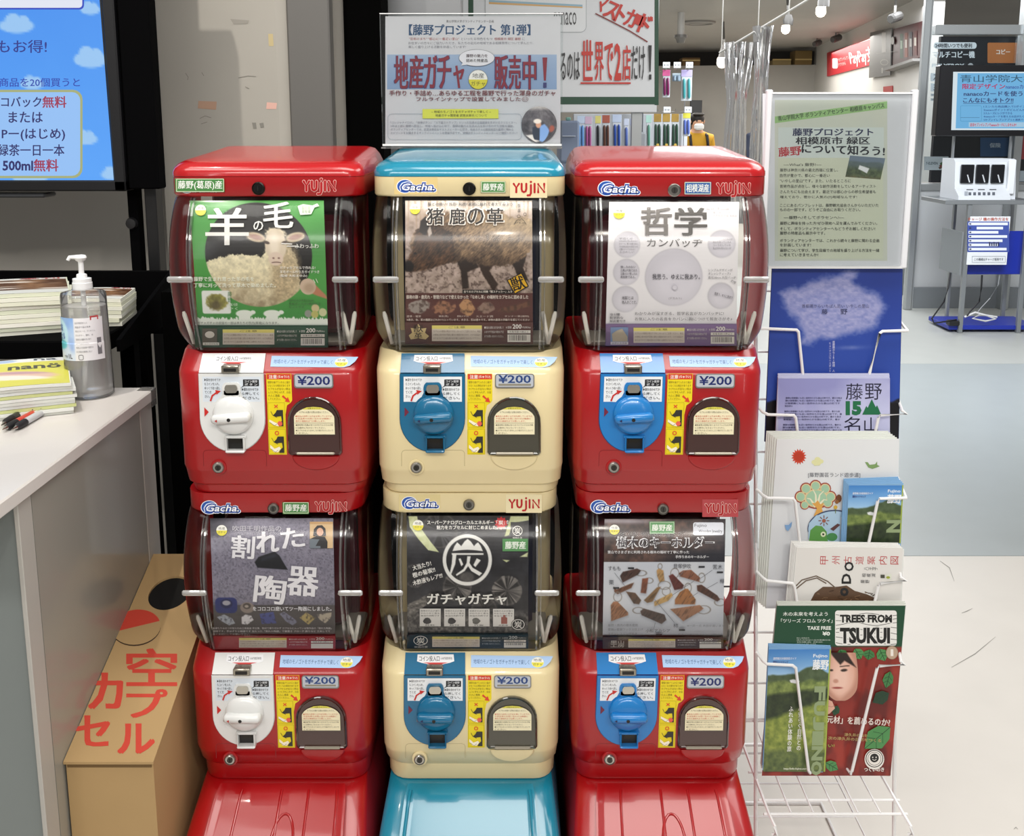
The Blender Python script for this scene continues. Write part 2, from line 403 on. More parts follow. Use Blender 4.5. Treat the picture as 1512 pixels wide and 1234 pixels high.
# far left: grey wall behind the screen and the concrete pillar
CONC = M('#a39f97', .7, var=.07, vscale=4, bump=.15, bscale=30, name='concrete')
PYL = 2.62
b = MB(); b.box((-4, PYL+.12, 0), (at(250, 300, PYL).x, PYL+.3, 3), M('#b5b1a9', .7, var=.05)); structure(b.build('wall_left'))
pl = MB(); xl = at(232, 100, PYL).x; xc = at(409, 100, PYL).x; xr = at(512, 100, PYL+.1).x
pl.prism([(xl, PYL, 0), (xc, PYL, 0), (xc+.035, PYL+.012, 0), (xr-.03, PYL+.10, 0), (xr, PYL+.10, 0), (xr, PYL+.6, 0), (xl, PYL+.6, 0)], (0, 0, 3), CONC)
PIL = structure(pl.build('wall_pillar'))
pr = MB(); a = at(428, 100, PYL+.02); c_ = at(496, 100, PYL+.08)
pr.box((a.x, PYL+.0, 0), (c_.x, PYL+.06, 2.95), M('#5d5b58', .45, name='shade_sheet'), bev=.004); PRS = pr.build('panel', PIL)  # dark sheet stands in for a shadow on the pillar's side
mk = CV(flat(PYL-.0006), rough=.6)
for P, h in (([(293, 149), (320, 150), (319, 162), (292, 160)], '#b08e78'), ([(394, 151), (409, 152), (408, 161), (393, 161)], '#d3a79a'), ([(396, 50), (403, 50), (404, 68), (397, 68)], '#b9a97e'),
             ([(340, 28), (368, 30), (366, 35), (345, 36)], '#8f8b83'), ([(372, 181), (378, 181), (379, 190), (374, 190)], '#7d7a73'), ([(383, 182), (389, 181), (390, 188), (385, 189)], '#7d7a73')): mk.poly(P, h)
for P in ([(295, 175), (303, 171), (312, 174)], [(297, 183), (306, 180)], [(274, 108), (278, 114), (277, 118)], [(352, 115), (366, 112), (378, 113)], [(298, 107), (301, 112)], [(362, 128), (368, 131)]): mk.line(P, .8, '#77736c')
t_ = mk.build('tape_mark', PIL)
# black panels: beside the screen and between pillar and sign
BLK = M('#030303', .9, name='black')
b = MB(); x0 = at(511, 100, 2.72).x; x1 = at(566, 100, 2.72).x; b.box((x0, 2.7, 0), (x1, 2.85, 3), BLK); structure(b.build('trim_4'))
b = MB(); x0 = at(566, 10, 2.9).x; x1 = at(680, 10, 2.9).x; b.box((x0, 2.9, 0), (x1, 3.0, 3), M('#77797b', .3, .4, name='steel')); structure(b.build('trim_5'))
b = MB(); b.box((-.49, 1.84, 0), (.135, 1.87, 1.33), M('#09090a', .9, name='black')); structure(b.build('gap_shade_panel'))  # added black sheet so the gaps between the machines read as deep shade
b = MB(); x0=at(255,600,1.95).x; b.box((x0-.01, 1.95, 0), (x0+.12, 2.1, 1.1), BLK); structure(b.build('trim_8'))
# ------------------------------------------------------------------ CAPSULE TOY MACHINES
XMID = -.0625
YL, YB, YW = 1.495, 1.465, 1.497      # lid front, body front, window top front
def plan(hw, yf, yb, r, z, X, n=5, zs=0):
    P = []
    for cx, cy, a in ((hw-r, yf+r, -90), (hw-.012, yb-.012, 0), (-hw+.012, yb-.012, 90), (-hw+r, yf+r, 180)):
        rr = r if cy < (yf+yb)/2 else .012
        for i in range(n+1):
            t = math.radians(a+90*i/n); x = cx+rr*math.cos(t); y = cy+rr*math.sin(t)
            P.append((X+x, y, z+zs*(y-yf)))
    return P
def ztab(v, Y): return at(694, v, Y).z
zl0, zl1 = ztab(290, YL), ztab(262, YL)
RED = M('#a3080f', .28, coat=.35, name='red_plastic'); RED2 = M('#ad0c13', .24, coat=.45, name='red_plastic_lid')
CREAM = M('#e4d3a4', .3, coat=.4, name='cream_plastic'); TEAL = M('#12809c', .22, coat=.6, name='teal_plastic')
TEALD = M('#07648c', .25, coat=.5, name='teal_plate'); BLUE = M('#1878bf', .25, coat=.5, name='blue_plate'); WHITE = M('#dfe0df', .25, coat=.5, name='white_plate')
CHROME = M('#c9c6bd', .22, 1, name='chrome'); DARK = M('#161412', .4, name='dark'); DM = M('#3a3835', .3, .9, name='dark_metal')
# window profile: (z, yfront, half width)
zw0, zw1 = ztab(292, 1.497), ztab(521, 1.485)
WP = []
for k in range(41):
    t = k/40; z = zw0+(zw1-zw0)*t
    bul = math.sin(math.pi*min(1, t*1.02)**.78)*.034 + .012*t
    y = 1.497 - bul; hw = .1385 + .0035*math.sin(math.pi*min(1, t*1.05))
    if t > .84: hw -= (t-.84)**1.6*.30; y += (t-.84)*.03
    WP.append((z, y, hw))
def wy(z, dz=0):
    z = z + dz; P = WP
    if z >= P[0][0]: return P[0][1]
    for a, b in zip(P, P[1:]):
        if z >= b[0]:
            t = (a[0]-z)/(a[0]-b[0]); return a[1]+(b[1]-a[1])*t
    return P[-1][1]
class Card:
    """surface of the display card standing just behind the curved window"""
    n = Vector((0, -1, 0))
    def __init__(s, dz, gap=.006): s.dz = dz; s.gap = gap
    def __call__(s, u, v):
        Y = 1.48
        for _ in range(3): Y = wy(at(u, v, Y).z, s.dz) + s.gap
        return at(u, v, Y)
def strip(b, x, w, yoff, z0, z1, dz, X, m, n=16, dep=.006):
    secs = []
    for k in range(n+1):
        z = z0+(z1-z0)*k/n; y = wy(z)+yoff
        secs.append([(X+x-w/2, y, z-dz), (X+x+w/2, y, z-dz), (X+x+w/2, y+dep, z-dz), (X+x-w/2, y+dep, z-dz)])
    b.loft(secs, m)
def gacha(c, x0, y0, x1, y1, bg=None):
    W = x1-x0; H = y1-y0
    if bg: c.rect(x0-3, y0-3, x1+2, y1+2, bg)
    cy = y0+H*.5
    c.ell(x0+W*.22, cy, W*.215, H*.52, '#f2f4fa'); c.ell(x0+W*.22, cy, W*.195, H*.47, '#1d4fa8'); c.ell(x0+W*.24, cy, W*.15, H*.36, '#6fa0dc')
    c.ell(x0+W*.25, cy, W*.13, H*.30, '#1d3f98')
    c.text('Gacha.', x0+W*.08, cy-H*.36, x1+1, cy+H*.46, '#f2f4fa', .12, 0, .22); c.text('Gacha.', x0+W*.10, cy-H*.31, x1, cy+H*.41, '#17469f', .10, 0, .22)
    c.text('Gacha.', x0+W*.14, cy-H*.21, x1-W*.035, cy+H*.30, '#f5f7fc', .015, 0, .22)
def yujin(c, x0, y0, x1, y1, red, bg=None):
    if bg: c.rect(x0-3, y0-3, x1+3, y1+2, bg)
    W = x1-x0; H = y1-y0; q = lambda *P: [(x0+W*a, y0+H*b) for a, b in P]
    U_ = q(*[(.29, .22), (.29, .55), (.31, .68), (.36, .73), (.41, .68), (.43, .55), (.43, .22)])
    L_ = [q((.05, .22), (.13, .46), (.21, .22)), q((.13, .46), (.13, .74)), U_, q((.57, .30), (.57, .80), (.54, .92), (.47, .93)), q((.68, .22), (.68, .74)), q((.79, .74), (.79, .24), (.97, .72), (.97, .22))]
    w_ = H*.14
    k = c.k
    if red:
        for P in L_: c.stroke(P, w_+1.3, '#e6b4ae')
        c.ell(x0+W*.57, y0+H*.10, w_*.5+.65, w_*.5+.65, '#e6b4ae', 12)
    for P in L_: c.stroke(P, w_-.3, '#ab1119' if red else '#b3151d')
    c.ell(x0+W*.57, y0+H*.10, w_*.5, w_*.5, '#ab1119' if red else '#b3151d', 12)
def lock(name, par, p, r, m1, m2):
    b = MB(); b.lathe(p, [(r, 0), (r, .003), (r*.86, .0045), (r*.8, .003), (.0001, .003)], m1, 20, 'y')
    o = b.build(name, par, True); b = MB(); q = Vector(p)+Vector((0, -.0032, 0)); b.lathe(q, [(r*.5, 0), (r*.5, .0012), (.0001, .0012)], m2, 14, 'y')
    b.box((p[0]-.0006, p[1]-.0055, p[2]-r*.35), (p[0]+.0006, p[1]-.0042, p[2]+r*.35), DARK); b.build('keyhole', o, True); return o
def badge(par, x0, y0, x1, y1, t, bg, Y, rim='#cfd6b8'):
    m = flat(Y); b = CV(m, rough=.4)
    p0, p1 = m(x0, y1), m(x1, y0); b.box((p0.x, Y, p0.z), (p1.x, Y-.003, p1.z), M(bg, .4), bev=.0006)
    c = CV(flat(Y-.003), rough=.4); c.frame(x0+.8, y0+.8, x1-.8, y1-.8, 1, rim); c.text(t, x0+3, y0+3.2, x1-3, y1-3.2, '#f3f6ee', .02)
    o = b.build('origin_badge', par); c.build('lettering', o); return o
def chisan(c, x, y, r, top='#f4f4ee', low='#e8de3a'):
    c.ell(x, y, r, r, low); c.ell(x, y, r, r, top, 16, 0, 180, 360)
    c.text('地産', x-r*.62, y-r*.62, x+r*.62, y-r*.12, '#3c3c34', .0); c.text('ガチャ', x-r*.68, y+r*.12, x+r*.68, y+r*.55, '#5a5530', .0)

def machine(Xm, up, mat, plate, lidmat, card_fn, badges, label, extra=None, scheme='red', price_low=False):
    dz = 0 if up else .481
    X = Xm; sh = (Xm-XMID, 0, -dz)
    zb = ztab(727, 1.485) if up else ztab(1150, 1.485)
    zbl = zb + dz            # bottom in shared coordinates
    root = thing('capsule_toy_machine', (X, 1.62, zb), label, 'capsule machine', 'capsule toy machines in three two-high stacks')
    S = lambda P: [(x, y, z-dz) for x, y, z in P]
    U = lambda u, v, Y: at(u, v, Y) + Vector(sh)
    HW = .1405 if up else .135
    # lid
    b = MB(); yl = YL if up else 1.485; z0, z1 = (zl0, zl1) if up else (ztab(757, 1.485)+dz, ztab(728, 1.485)+dz)
    if up:
        b.loft([S(plan(HW-.002, yl+.002, 1.77, .03, z0, X)), S(plan(HW, yl, 1.77, .03, z0+.003, X)), S(plan(HW, yl, 1.77, .03, z1+.001, X))], mat); b.build('lid_band', root, True, sharp=50)
        b = MB(); z = z1+.0015
        b.loft([S(plan(HW+.0005, yl-.0005, 1.77, .03, z, X)), S(plan(HW+.0005, yl-.0005, 1.77, .03, z+.006, X)), S(plan(HW-.0015, yl+.003, 1.768, .03, z+.012, X, zs=.015)), S(plan(HW-.006, yl+.009, 1.765, .03, z+.017, X, zs=.035)),
                S(plan(HW-.013, yl+.018, 1.76, .03, z+.0205, X, zs=.06)), S(plan(HW-.022, yl+.030, 1.75, .03, z+.0225, X, zs=.07)), S(plan(HW-.05, yl+.06, 1.72, .03, z+.026, X, zs=.07))], lidmat)
        b.build('lid', root, True, sharp=60)
    else:
        b.loft([S(plan(HW-.003, yl+.002, 1.77, .035, z0, X)), S(plan(HW, yl, 1.77, .035, z0+.004, X)), S(plan(HW, yl, 1.77, .035, z1, X))], mat); b.build('lid_band', root, True, sharp=50)
    # rear housing and inner bin
    hb = .112 if scheme == 'red' else .130; b = MB(); b.loft([S(plan(hb, 1.62, 1.77, .012, zw1-.01, X)), S(plan(hb, 1.62, 1.77, .012, zw0+.004, X))], mat); b.build('housing', root, True)
    b = MB(); ib = M({'red': '#4a0f1c', 'cream': '#1c2233'}[scheme], .35, coat=.3, name='inner'); b.box((X-.108, 1.595, zw1-dz+.004), (X+.108, 1.619, zw0-dz), ib, bev=.004)
    b.box((X-.098, 1.53, zw1-dz+.02), (X+.098, 1.594, zw1-dz+.20), ib, bev=.008)
    b.build('capsule_bin', root, True)
    b = MB(); b.box((X-.122, 1.515, zw1-dz+.004), (X+.122, 1.60, zw1-dz+.012), M('#a8a294', .35), bev=.002)
    b.box((X-.072, 1.515, zw1-dz+.012), (X-.066, 1.53, zw1-dz+.03), M('#c9c6be', .3)); b.box((X+.066, 1.515, zw1-dz+.012), (X+.072, 1.53, zw1-dz+.03), M('#c9c6be', .3)); b.build('bin_floor', root)
    # body
    b = MB()
    sec = [(zbl, .131, 1.487, .03), (zbl+.004, .134, 1.485, .035)]
    if up: sec += [(ztab(716, 1.482), .1345, 1.483, .035), (ztab(714, 1.475), .1375, 1.476, .032), (ztab(697, 1.467), .1385, 1.468, .032), (ztab(692, 1.465), .1395, 1.465, .032)]
    else: sec += [(ztab(1127, 1.484)+dz, .1345, 1.484, .035), (ztab(1124, 1.475)+dz, .137, 1.475, .032), (ztab(1112, 1.466)+dz, .1385, 1.467, .032), (ztab(1108, 1.465)+dz, .1395, 1.465, .032)]
    zs1 = ztab(550, YB)
    sec += [(zs1-.06, .1400, YB, .034), (zs1-.004, .1405, YB, .034), (zs1+.001, .1403, YB+.003, .034), (zs1+.0045, .1398, YB+.006, .034), (zw1-.001, .1390, 1.4915, .038), (zw1+.002, .137, 1.4935, .038)]
    b.loft([S(plan(hw, yf, 1.77, r, z, X)) for z, hw, yf, r in sec], mat); b.build('body', root, True, sharp=35)
    # window
    b = MB(); secs = []
    def U_(hw, yf, r, z, back=1.63, n=6):
        P = [(X+hw*.97, back, z), (X+hw, yf+r+.03, z)]
        for i in range(n+1): t = math.radians(-90*i/n); P.append((X+hw-r+r*math.cos(t), yf+r+r*math.sin(t), z))
        for i in range(n+1): t = math.radians(-90-90*i/n); P.append((X-hw+r+r*math.cos(t), yf+r+r*math.sin(t), z))
        return P + [(X-hw, yf+r+.03, z), (X-hw*.97, back, z)]
    for z, y, hw in WP: secs.append(S(U_(hw, y, .028, z)))
    z, y, hw = WP[-1]; secs += [S(U_(hw-.004, y+.006, .028, z-.0022)), S(U_(hw-.014, y+.02, .028, z-.003))]
    b.loft(secs, PLASTIC, closed=False); wn = b.build('window', root, True, sharp=70); wn['label'] = 'clear curved plastic window'
    for sx in (-1, 1):
        b = MB(); strip(b, sx*.1035, .0028, -.0015, zw1+.004, zw0, dz, X, PLASTIC_EDGE, dep=.010); b.build('window_rib', root, True)
        b = MB(); strip(b, sx*.1095, .0016, .003, zw1+.004, zw0, dz, X, PLASTIC_EDGE, dep=.012); b.build('window_rib', root, True)
        zt = at(694, 412, wy(1.19)).z - dz; yy = wy(zt, dz)
        b = MB(); b.box((X+sx*.1000, yy-.006, zt-.0045), (X+sx*.1370, yy-.001, zt+.0045), LATCH, bev=.002)
        b.box((X+sx*.1000, yy-.0072, zt-.001), (X+sx*.134, yy-.0055, zt+.0002), M('#8d8982', .2)); b.build('window_latch', root, True)
        # white hooks low in the corners
        hk = MB(); c0 = at(694+sx*116, 503, 1.50); xx = X+sx*.1165; zz = zw1-dz+.012
        hk.tube([(xx, 1.497, zz), (xx+sx*.009, 1.488, zz+.045), (xx+sx*.010, 1.488, zz+.050)], [.003, .0035, .002], M('#e8e4da', .35), 8)
        if sx > 0 or scheme == 'x': hk.tube([(xx, 1.497, zz), (xx-sx*.008, 1.488, zz+.045), (xx-sx*.009, 1.488, zz+.050)], [.003, .0035, .002], M('#e8e4da', .35), 8)
        hk.build('hook', root, True)
    # display card
    cd_ = card_fn(dz, root)
    # ---- front panel print and fittings, measured on the middle machine
    FP = lambda: CV(Pl((0, YB, 0), (0, -1, 0), sh), (0, -1, 0), rough=.35)
    s0, s1 = Vector((0, 1.4915, zw1)), Vector((0, YB+.006, zs1+.0045)); sn = (s1-s0).cross(Vector((1, 0, 0))).normalized()
    if sn.y > 0: sn = -sn
    SL = lambda: CV(Pl(s0, sn, sh), sn, rough=.35)
    # coin plate: slope part and U shaped front part
    b = MB(); P = [U(591, 552, YB), U(686, 552, YB)]
    pts = [(686, 552)] + [(686, 617)] + [(638.5+47.5*math.cos(math.radians(a)), 617+49*math.sin(math.radians(a))) for a in range(9, 180, 9)] + [(591, 617), (591, 552)]
    dk = M({'W': '#b9bab9', 'T': '#044a6b', 'B': '#0e3f78'}[plate], .3); pm = {'W': WHITE, 'T': TEALD, 'B': BLUE}[plate]
    b.prism([U(638.5+(x-638.5)*1.018, 600+(y-600)*1.015, YB) for x, y in pts], (0, -.0012, 0), dk)
    b.prism([U(x, y, YB-.0012) for x, y in pts], (0, -.0014, 0), pm)
    PSL = Pl(s0, sn, sh)
    q = [PSL(x, y) for x, y in ((591, 551), (686, 551), (686, 522.5), (593, 522.5))]; b.prism(q, sn*.002, pm)
    cp = b.build('coin_plate', root)
    YPp = YB-.0026
    # instruction sheet on the plate (white, arch cut out)
    c = CV(Pl((0, YPp, 0), (0, -1, 0), sh), (0, -1, 0), rough=.35)
    sx0, sx1, sy0, sy1 = 596, 682, 556, 593
    P = [(sx0, sy0), (sx1, sy0), (sx1, sy1), (671, sy1)] + [(639+31*math.cos(math.radians(a)), 612+31*math.sin(math.radians(a))) for a in range(-38, -60, -7)] + [(652, 577), (650, 566), (628, 566), (627, 577)] + [(639+31*math.cos(math.radians(a)), 612+31*math.sin(math.radians(a))) for a in range(-122, -144, -7)] + [(607, sy1), (sx0, sy1)]
    c.poly(P, '#d5dde6' if plate == 'W' else '#e9ecef')
    c.lines(['▶図を合わせてか', 'らコインを入れ、', 'ゆっくり右へ回し', 'てくだ', 'さい。'], 599, 558.5, 6.1, 4.2, [623, 621, 622, 609, 606], '#22242a', .01)
    c.rrect(656, 560, 679.5, 570, 1, '#1c1d22'); c.poly([(657, 568), (661, 568), (652, 573)], '#1c1d22')
    c.lines(['コイン返却', 'ボ タ ン'], 658.5, 561, 4.6, 3.6, 677, '#e9ecef', .02)
    c.lines(['▶図を合わせてか', 'ら押してく', 'ださい。'], 654, 572.6, 6.3, 4.2, [678.5, 678.5, 679], '#22242a', .01)
    c.line([(607, 592), (610, 584), (617, 579)], [2.5, 2.5, 2.2], '#c22a24'); c.poly([(614.5, 575.5), (623, 577), (616.5, 582.5)], '#c22a24')
    c.poly([(597.5, 601), (597.5, 615), (604, 608)], '#c42822' if plate == 'W' else '#6e1f3a')
    c.build('instruction_print', cp)
    c = SL(); c.k = 55
    P = [(612, 525), (668, 525), (669, 534), (662, 536), (640, 540), (618, 536), (611, 534)]
    c.poly(P, '#e8e9ec'); c.poly([(620, 535.6), (660, 535.6), (640, 539.6)], '#c22a24')
    c.text('コイン投入口', 614.5, 527, 646, 534, '#20222a', .02); c.text('(100円硬貨専用)', 648, 528.5, 666, 532.5, '#20222a', 0); c.build('coin_sign', cp)
    # coin slot
    b = MB(); p0 = U(625, 551, YB-.003); p1 = U(651, 539.5, YB-.003)
    b.box((p0.x, YB-.006, p0.z), (p1.x, YB+.012, p1.z), M('#a39d90', .25, .9), bev=.0012); b.box((p0.x+.004, YB-.0075, p0.z+.0035), (p1.x-.004, YB-.005, p1.z-.0035), DARK); b.build('coin_slot', root, True)
    # return button in its collar
    b = MB(); pm2 = pm
    for Y_, r1, r2, mm in ((YPp, 12.5, 9.5, pm2), (YPp-.003, 9, 6, CHROME)):
        P = [(639+r1*.62*math.copysign(1, math.cos(t))+(r2)*math.cos(t)*.62, 573.5+r2*math.sin(t)) for t in [math.radians(a+.5) for a in range(0, 360, 15)]]
        b.prism([U(x, y, Y_) for x, y in P], (0, -.003, 0), mm)
    p0 = U(628, 592, YPp); p1 = U(650, 576, YPp); b.box((p0.x, YPp, p0.z), (p1.x, YPp-.003, p1.z), pm2); b.build('return_button', root, True)
    # knob
    kc = U(640.5, 612, YPp); r = .0293
    b = MB(); b.lathe(kc, [(r, 0), (r, .004), (r*.97, .0065), (r*.80, .010), (r*.45, .0125), (.0001, .013)], pm2, 36, 'y', 1.02); kn = b.build('knob', root, True, sharp=50)
    b = MB(); a = math.radians(4 if up else -1); R = lambda q: Vector((kc.x, 0, kc.z)) + Vector((q.x*math.cos(a)-q.z*math.sin(a), q.y, q.x*math.sin(a)+q.z*math.cos(a)))
    zz0, zz1 = (-.008, .0055); b.box((-r*.98, kc.y-.022, zz0), (r*.96, kc.y-.004, zz1), pm2, R, bev=.0035); h_ = b.build('handle', kn, True, sharp=60)
    b = MB(); q = R(Vector((-.002, kc.y-.0222, -.002))); b.lathe(q, [(.0028, 0), (.0026, .0006), (.0001, .0006)], DARK, 12, 'y'); b.build('screw_hole', kn)
    q = R(Vector((-r*.7, kc.y-.0224, -.002))); b = MB(); b.prism([q+Vector((-.002, 0, 0)), q+Vector((.0016, 0, .0022)), q+Vector((.0016, 0, -.0022))], (0, -.0003, 0), M('#b32a24' if plate == 'W' else '#1a2450', .4)); b.build('arrow_mark', kn)
    # coin return pocket
    b = MB(); x0 = U(631, 646, YPp); x1 = U(655, 662, YPp)
    T_ = .0022; yo = YPp-.010
    b.box((x0.x-T_, YPp+.001, x1.z-T_), (x0.x, yo, x0.z+.003), pm2, bev=.001); b.box((x1.x, YPp+.001, x1.z-T_), (x1.x+T_, yo, x0.z+.003), pm2, bev=.001)
    b.box((x0.x-T_, YPp+.001, x1.z-T_*1.8), (x1.x+T_, yo-.002, x1.z), pm2, bev=.0015); b.box((x0.x-.004, YPp+.001, x0.z+.0005), (x1.x+.004, yo+.003, x0.z+.0045), pm2, bev=.001)
    b.box((x0.x, YPp-.0002, x1.z), (x1.x, YPp-.001, x0.z), DARK)
    b.box((x0.x+.004, YPp-.001, x0.z-.007), (x1.x-.004, YPp-.003, x0.z-.001), DM); b.build('coin_return', root, True)
    # caution label
    c = FP(); c.k = 2
    YE = '#e9d41c'
    c.poly([(690, 551.5), (727, 551.5), (727, 591)] + [(716.5+10.5*math.sin(math.radians(90-a))**2, 591+5*a/90*2.2) for a in (30, 60)] + [(716.5, 612), (716.5, 671), (690, 671)], YE)
    c.rect(690.6, 552, 726.4, 560, '#d2402a'); c.text('注意', 694, 553.4, 705.5, 558.8, '#f7efe6', .04); c.text('(ちゅうい)', 707, 554, 724, 558.6, '#f7efe6', .03)
    c.lines(['硬貨を曲げて入れると曲が', 'らなくなる場合があります', 'カプセルが出ない時は', 'ムリに手を入れず、お店', 'の人に連絡', 'してください。'], 692, 562.4, 4.9, 3.6, [725, 725, 725, 725, 709, 710], '#6b5f10', .0)
    c.poly([(714, 583), (719, 588), (721, 586), (724, 594), (716, 592.5), (718, 590), (712, 585.5)], '#d8402a')
    for yy, ok in ((594, 0), (633, 1)):
        c.frame(691, yy, 715.5, yy+36.5, .5, '#b9a818')
        if ok: c.ring(703, yy+6, 3.2, 3.2, 1.2, '#d8402a', 16)
        else: c.line([(700.5, yy+3.5), (705.5, yy+8)], 1.2, '#d8402a'); c.line([(705.5, yy+3.5), (700.5, yy+8)], 1.2, '#d8402a')
        c.poly([(704, yy+11), (713, yy+11), (713, yy+35), (705, yy+35), (707, yy+31), (711, yy+27), (710, yy+20), (702, yy+21), (698, yy+19), (702, yy+15)], '#2e2c26')
        c.line([(695, yy+13), (698, yy+19), (704, yy+22)], .7, '#2e2c26')
        if ok: c.poly([(692.5, yy+23), (699, yy+29), (706, yy+26), (708, yy+29), (704, yy+34), (698, yy+34), (692.5, yy+28)], '#f3ead4')
        else:
            c.poly([(692.5, yy+25), (702, yy+30), (708, yy+31), (706, yy+35), (698, yy+33), (692.5, yy+29)], '#f3ead4'); c.ell(708, yy+31, 3.6, 3.6, '#e2604a', 12)
        c.line([(693, yy+29), (700, yy+34), (704, yy+31)], .5, '#2e2c26')
    c.build('caution_label', root)
    # advert strip on the slope
    c = SL(); c.k = 10; c.poly([(695, 525.5), (823, 527), (819, 534), (812, 540), (804, 542.5), (695, 541.5)], '#a9c7ec')
    c.text('地域のモノゴトをガチャガチャで楽しく', 699, 531, 786, 537.5, '#2c4f86', .0, .8)
    c.ell(799, 535, 9.8, 6.8, '#dfe2c0'); c.ell(799, 535, 9.3, 6.4, '#e6dc46', 18, 0, 0, 180); c.ell(799, 535, 9.3, 6.4, '#f1f1ea', 18, 0, 180, 360)
    c.text('地産', 792.5, 530, 805.5, 534, '#3a3a33', .0); c.text('ガチャ', 792, 536, 806, 539.5, '#5c561f', .0); c.build('advert_strip', root)
    # price window
    b = MB(); b.prism([U(x, y, YB) for x, y in rrp(731, 551.5, 789, 572.5, 4)], (0, -.0022, 0), M('#8f8f8c', .3, .6)); pw = b.build('price_window', root, True)
    c = CV(Pl((0, YB-.0022, 0), (0, -1, 0), sh), (0, -1, 0), rough=.3); c.rrect(732.5, 553, 787.5, 571, 3, '#b9bec6')
    if price_low: c.rect(736, 566.5, 784, 569.5, '#8d8878'); c.text('¥200', 735.5, 553.3, 784, 565.5, '#27447d', .02)
    else: c.text('¥200', 736, 555, 784.5, 568.5, '#1d2a66', .02)
    c.build('price_print', pw)
    # capsule door
    P = [(799, 628), (799, 668), (796, 672), (722, 672), (719, 668), (719, 628)] + [(759+40*math.cos(math.radians(a)), 624-39*math.sin(math.radians(a))) for a in range(168, 0, -12)]
    def scl(k): return [(759+(x-759)*k, 630+(y-630)*k) for x, y in P]
    dc = {'red': '#3a1a16', 'cream': '#3d3a2e'}[scheme]
    b = MB(); b.loft([[U(x, y, YB+.0005) for x, y in scl(1.0)], [U(x, y, YB-.0045) for x, y in scl(.985)], [U(x, y, YB-.006) for x, y in scl(.95)], [U(x, y, YB-.0045) for x, y in scl(.91)], [U(x, y, YB-.004) for x, y in scl(.90)]], M(dc, .12, coat=1, name='smoked_plastic'))
    p0 = U(732, 671, YB-.006); p1 = U(788, 667.5, YB-.006); b.box((p0.x, YB-.009, p0.z), (p1.x, YB-.004, p1.z), M('#9a9384', .15, .3), bev=.001)
    dr = b.build('capsule_door', root, True, sharp=25); dr['label'] = 'smoked plastic capsule flap with arched top'
    c = CV(Pl((0, YB-.005, 0), (0, -1, 0), sh), (0, -1, 0), rough=.4)
    LP = [(790, 617), (790, 642), (729, 642), (729, 617)] + [(759.5+31*math.cos(math.radians(a)), 619-19*math.sin(math.radians(a))) for a in range(165, 0, -15)]
    c.poly(LP, '#5b5648'); c.poly([(759.5+(x-759.5)*.975, 621+(y-621)*.96) for x, y in LP], '#ece3c0')
    c.poly([(742, 604.5), (777, 604.5), (770, 601.3), (759, 600.6), (749, 601.3)], '#d8cf52'); c.text('注意(ちゅうい)', 750, 601.6, 769, 604.4, '#4a4632', 0)
    c.text('カプセルを開ける際はお読みください。', 738, 607, 781, 610, '#3c382c', 0)
    c.lines(['●商品の品質には万全を期していますが、', '不良品等のお問い合わせは機器に', '表示の連絡先までお願いします。'], 732, 613, 3.6, 2.6, [787, 784, 776], '#c2553c', 0)
    c.line([(731, 624.3), (788, 624.3)], .5, '#7c7662')
    c.lines(['●窒息等の危険がありますので小さなお子様', 'には絶対に与えないでください。', '●カプセルをふりまわしたり投げたりしないで', 'ください。'], 732, 626, 4, 2.6, [787, 776, 787, 750], '#4a4636', 0)
    c.build('notice_label', dr)
    # scoop under the door
    b = MB(); secs = []
    for k, yo in ((1, .0), (.97, -.0025), (.9, -.0032)):
        secs.append([U(759+35*k*math.cos(math.radians(a)), 674+20*k*math.sin(math.radians(a)), YB+.0004+yo) for a in range(0, 181, 12)])
    b.loft(secs, mat); b.build('scoop', root, True, sharp=50)
    # lower left service panel with lock
    c = CV(Pl((0, YB, 0), (0, -1, 0), sh), (0, -1, 0), rough=.3)
    oc = {'red': '#7c0c12', 'cream': '#b7a67c'}[scheme]
    P = rrp(593, 664.5, 686, 720, 5); P = [q for q in P if q[1] < 700]
    P = [(593, 688)] + [(593, 669), (594.5, 666), (598, 664.5), (681, 664.5), (684.5, 666), (686, 669)] + [(686, 688)]; c.line(P, .9, oc); c.build('service_panel', root)
    p = U(615, 689.5, YB); b = MB(); b.lathe(p, [(.0125, -.001), (.0115, .001), (.0100, .0012)], mat, 20, 'y'); b.build('lock_boss', root, True)
    lock('lock', root, U(615, 689.5, YB-.001), .0088, M('#b9b6b0', .25, .9), M('#4d4b47', .3, .9))
    # brand marks and lid lock in the machine's own place
    yy = yl
    for kind, x0, y0, x1, y1, bg in badges['brand']:
        c = CV(flat(yy-.0003), rough=.35)
        (gacha if kind == 'g' else yujin)(c, x0, y0, x1, y1, *( [bg] if kind == 'g' else [scheme == 'red', bg])); c.build('brand_decal', root)
    lx, ly = badges['lock']; lock('lid_lock', root, at(lx, ly, yy), .0095 if up else .0088, *((M('#2a2826', .3, .8), M('#111', .3, .5)) if badges.get('dark') else (M('#8f8c86', .3, .9), M('#5a5854', .3, .9))))
    for x0, y0, x1, y1, t, bg in badges['plates']:
        badge(root, x0, y0, x1, y1, t, bg, yy)['label'] = ('blue' if bg == '#2a5c9c' else 'green') + ' plate with white lettering'
    return root
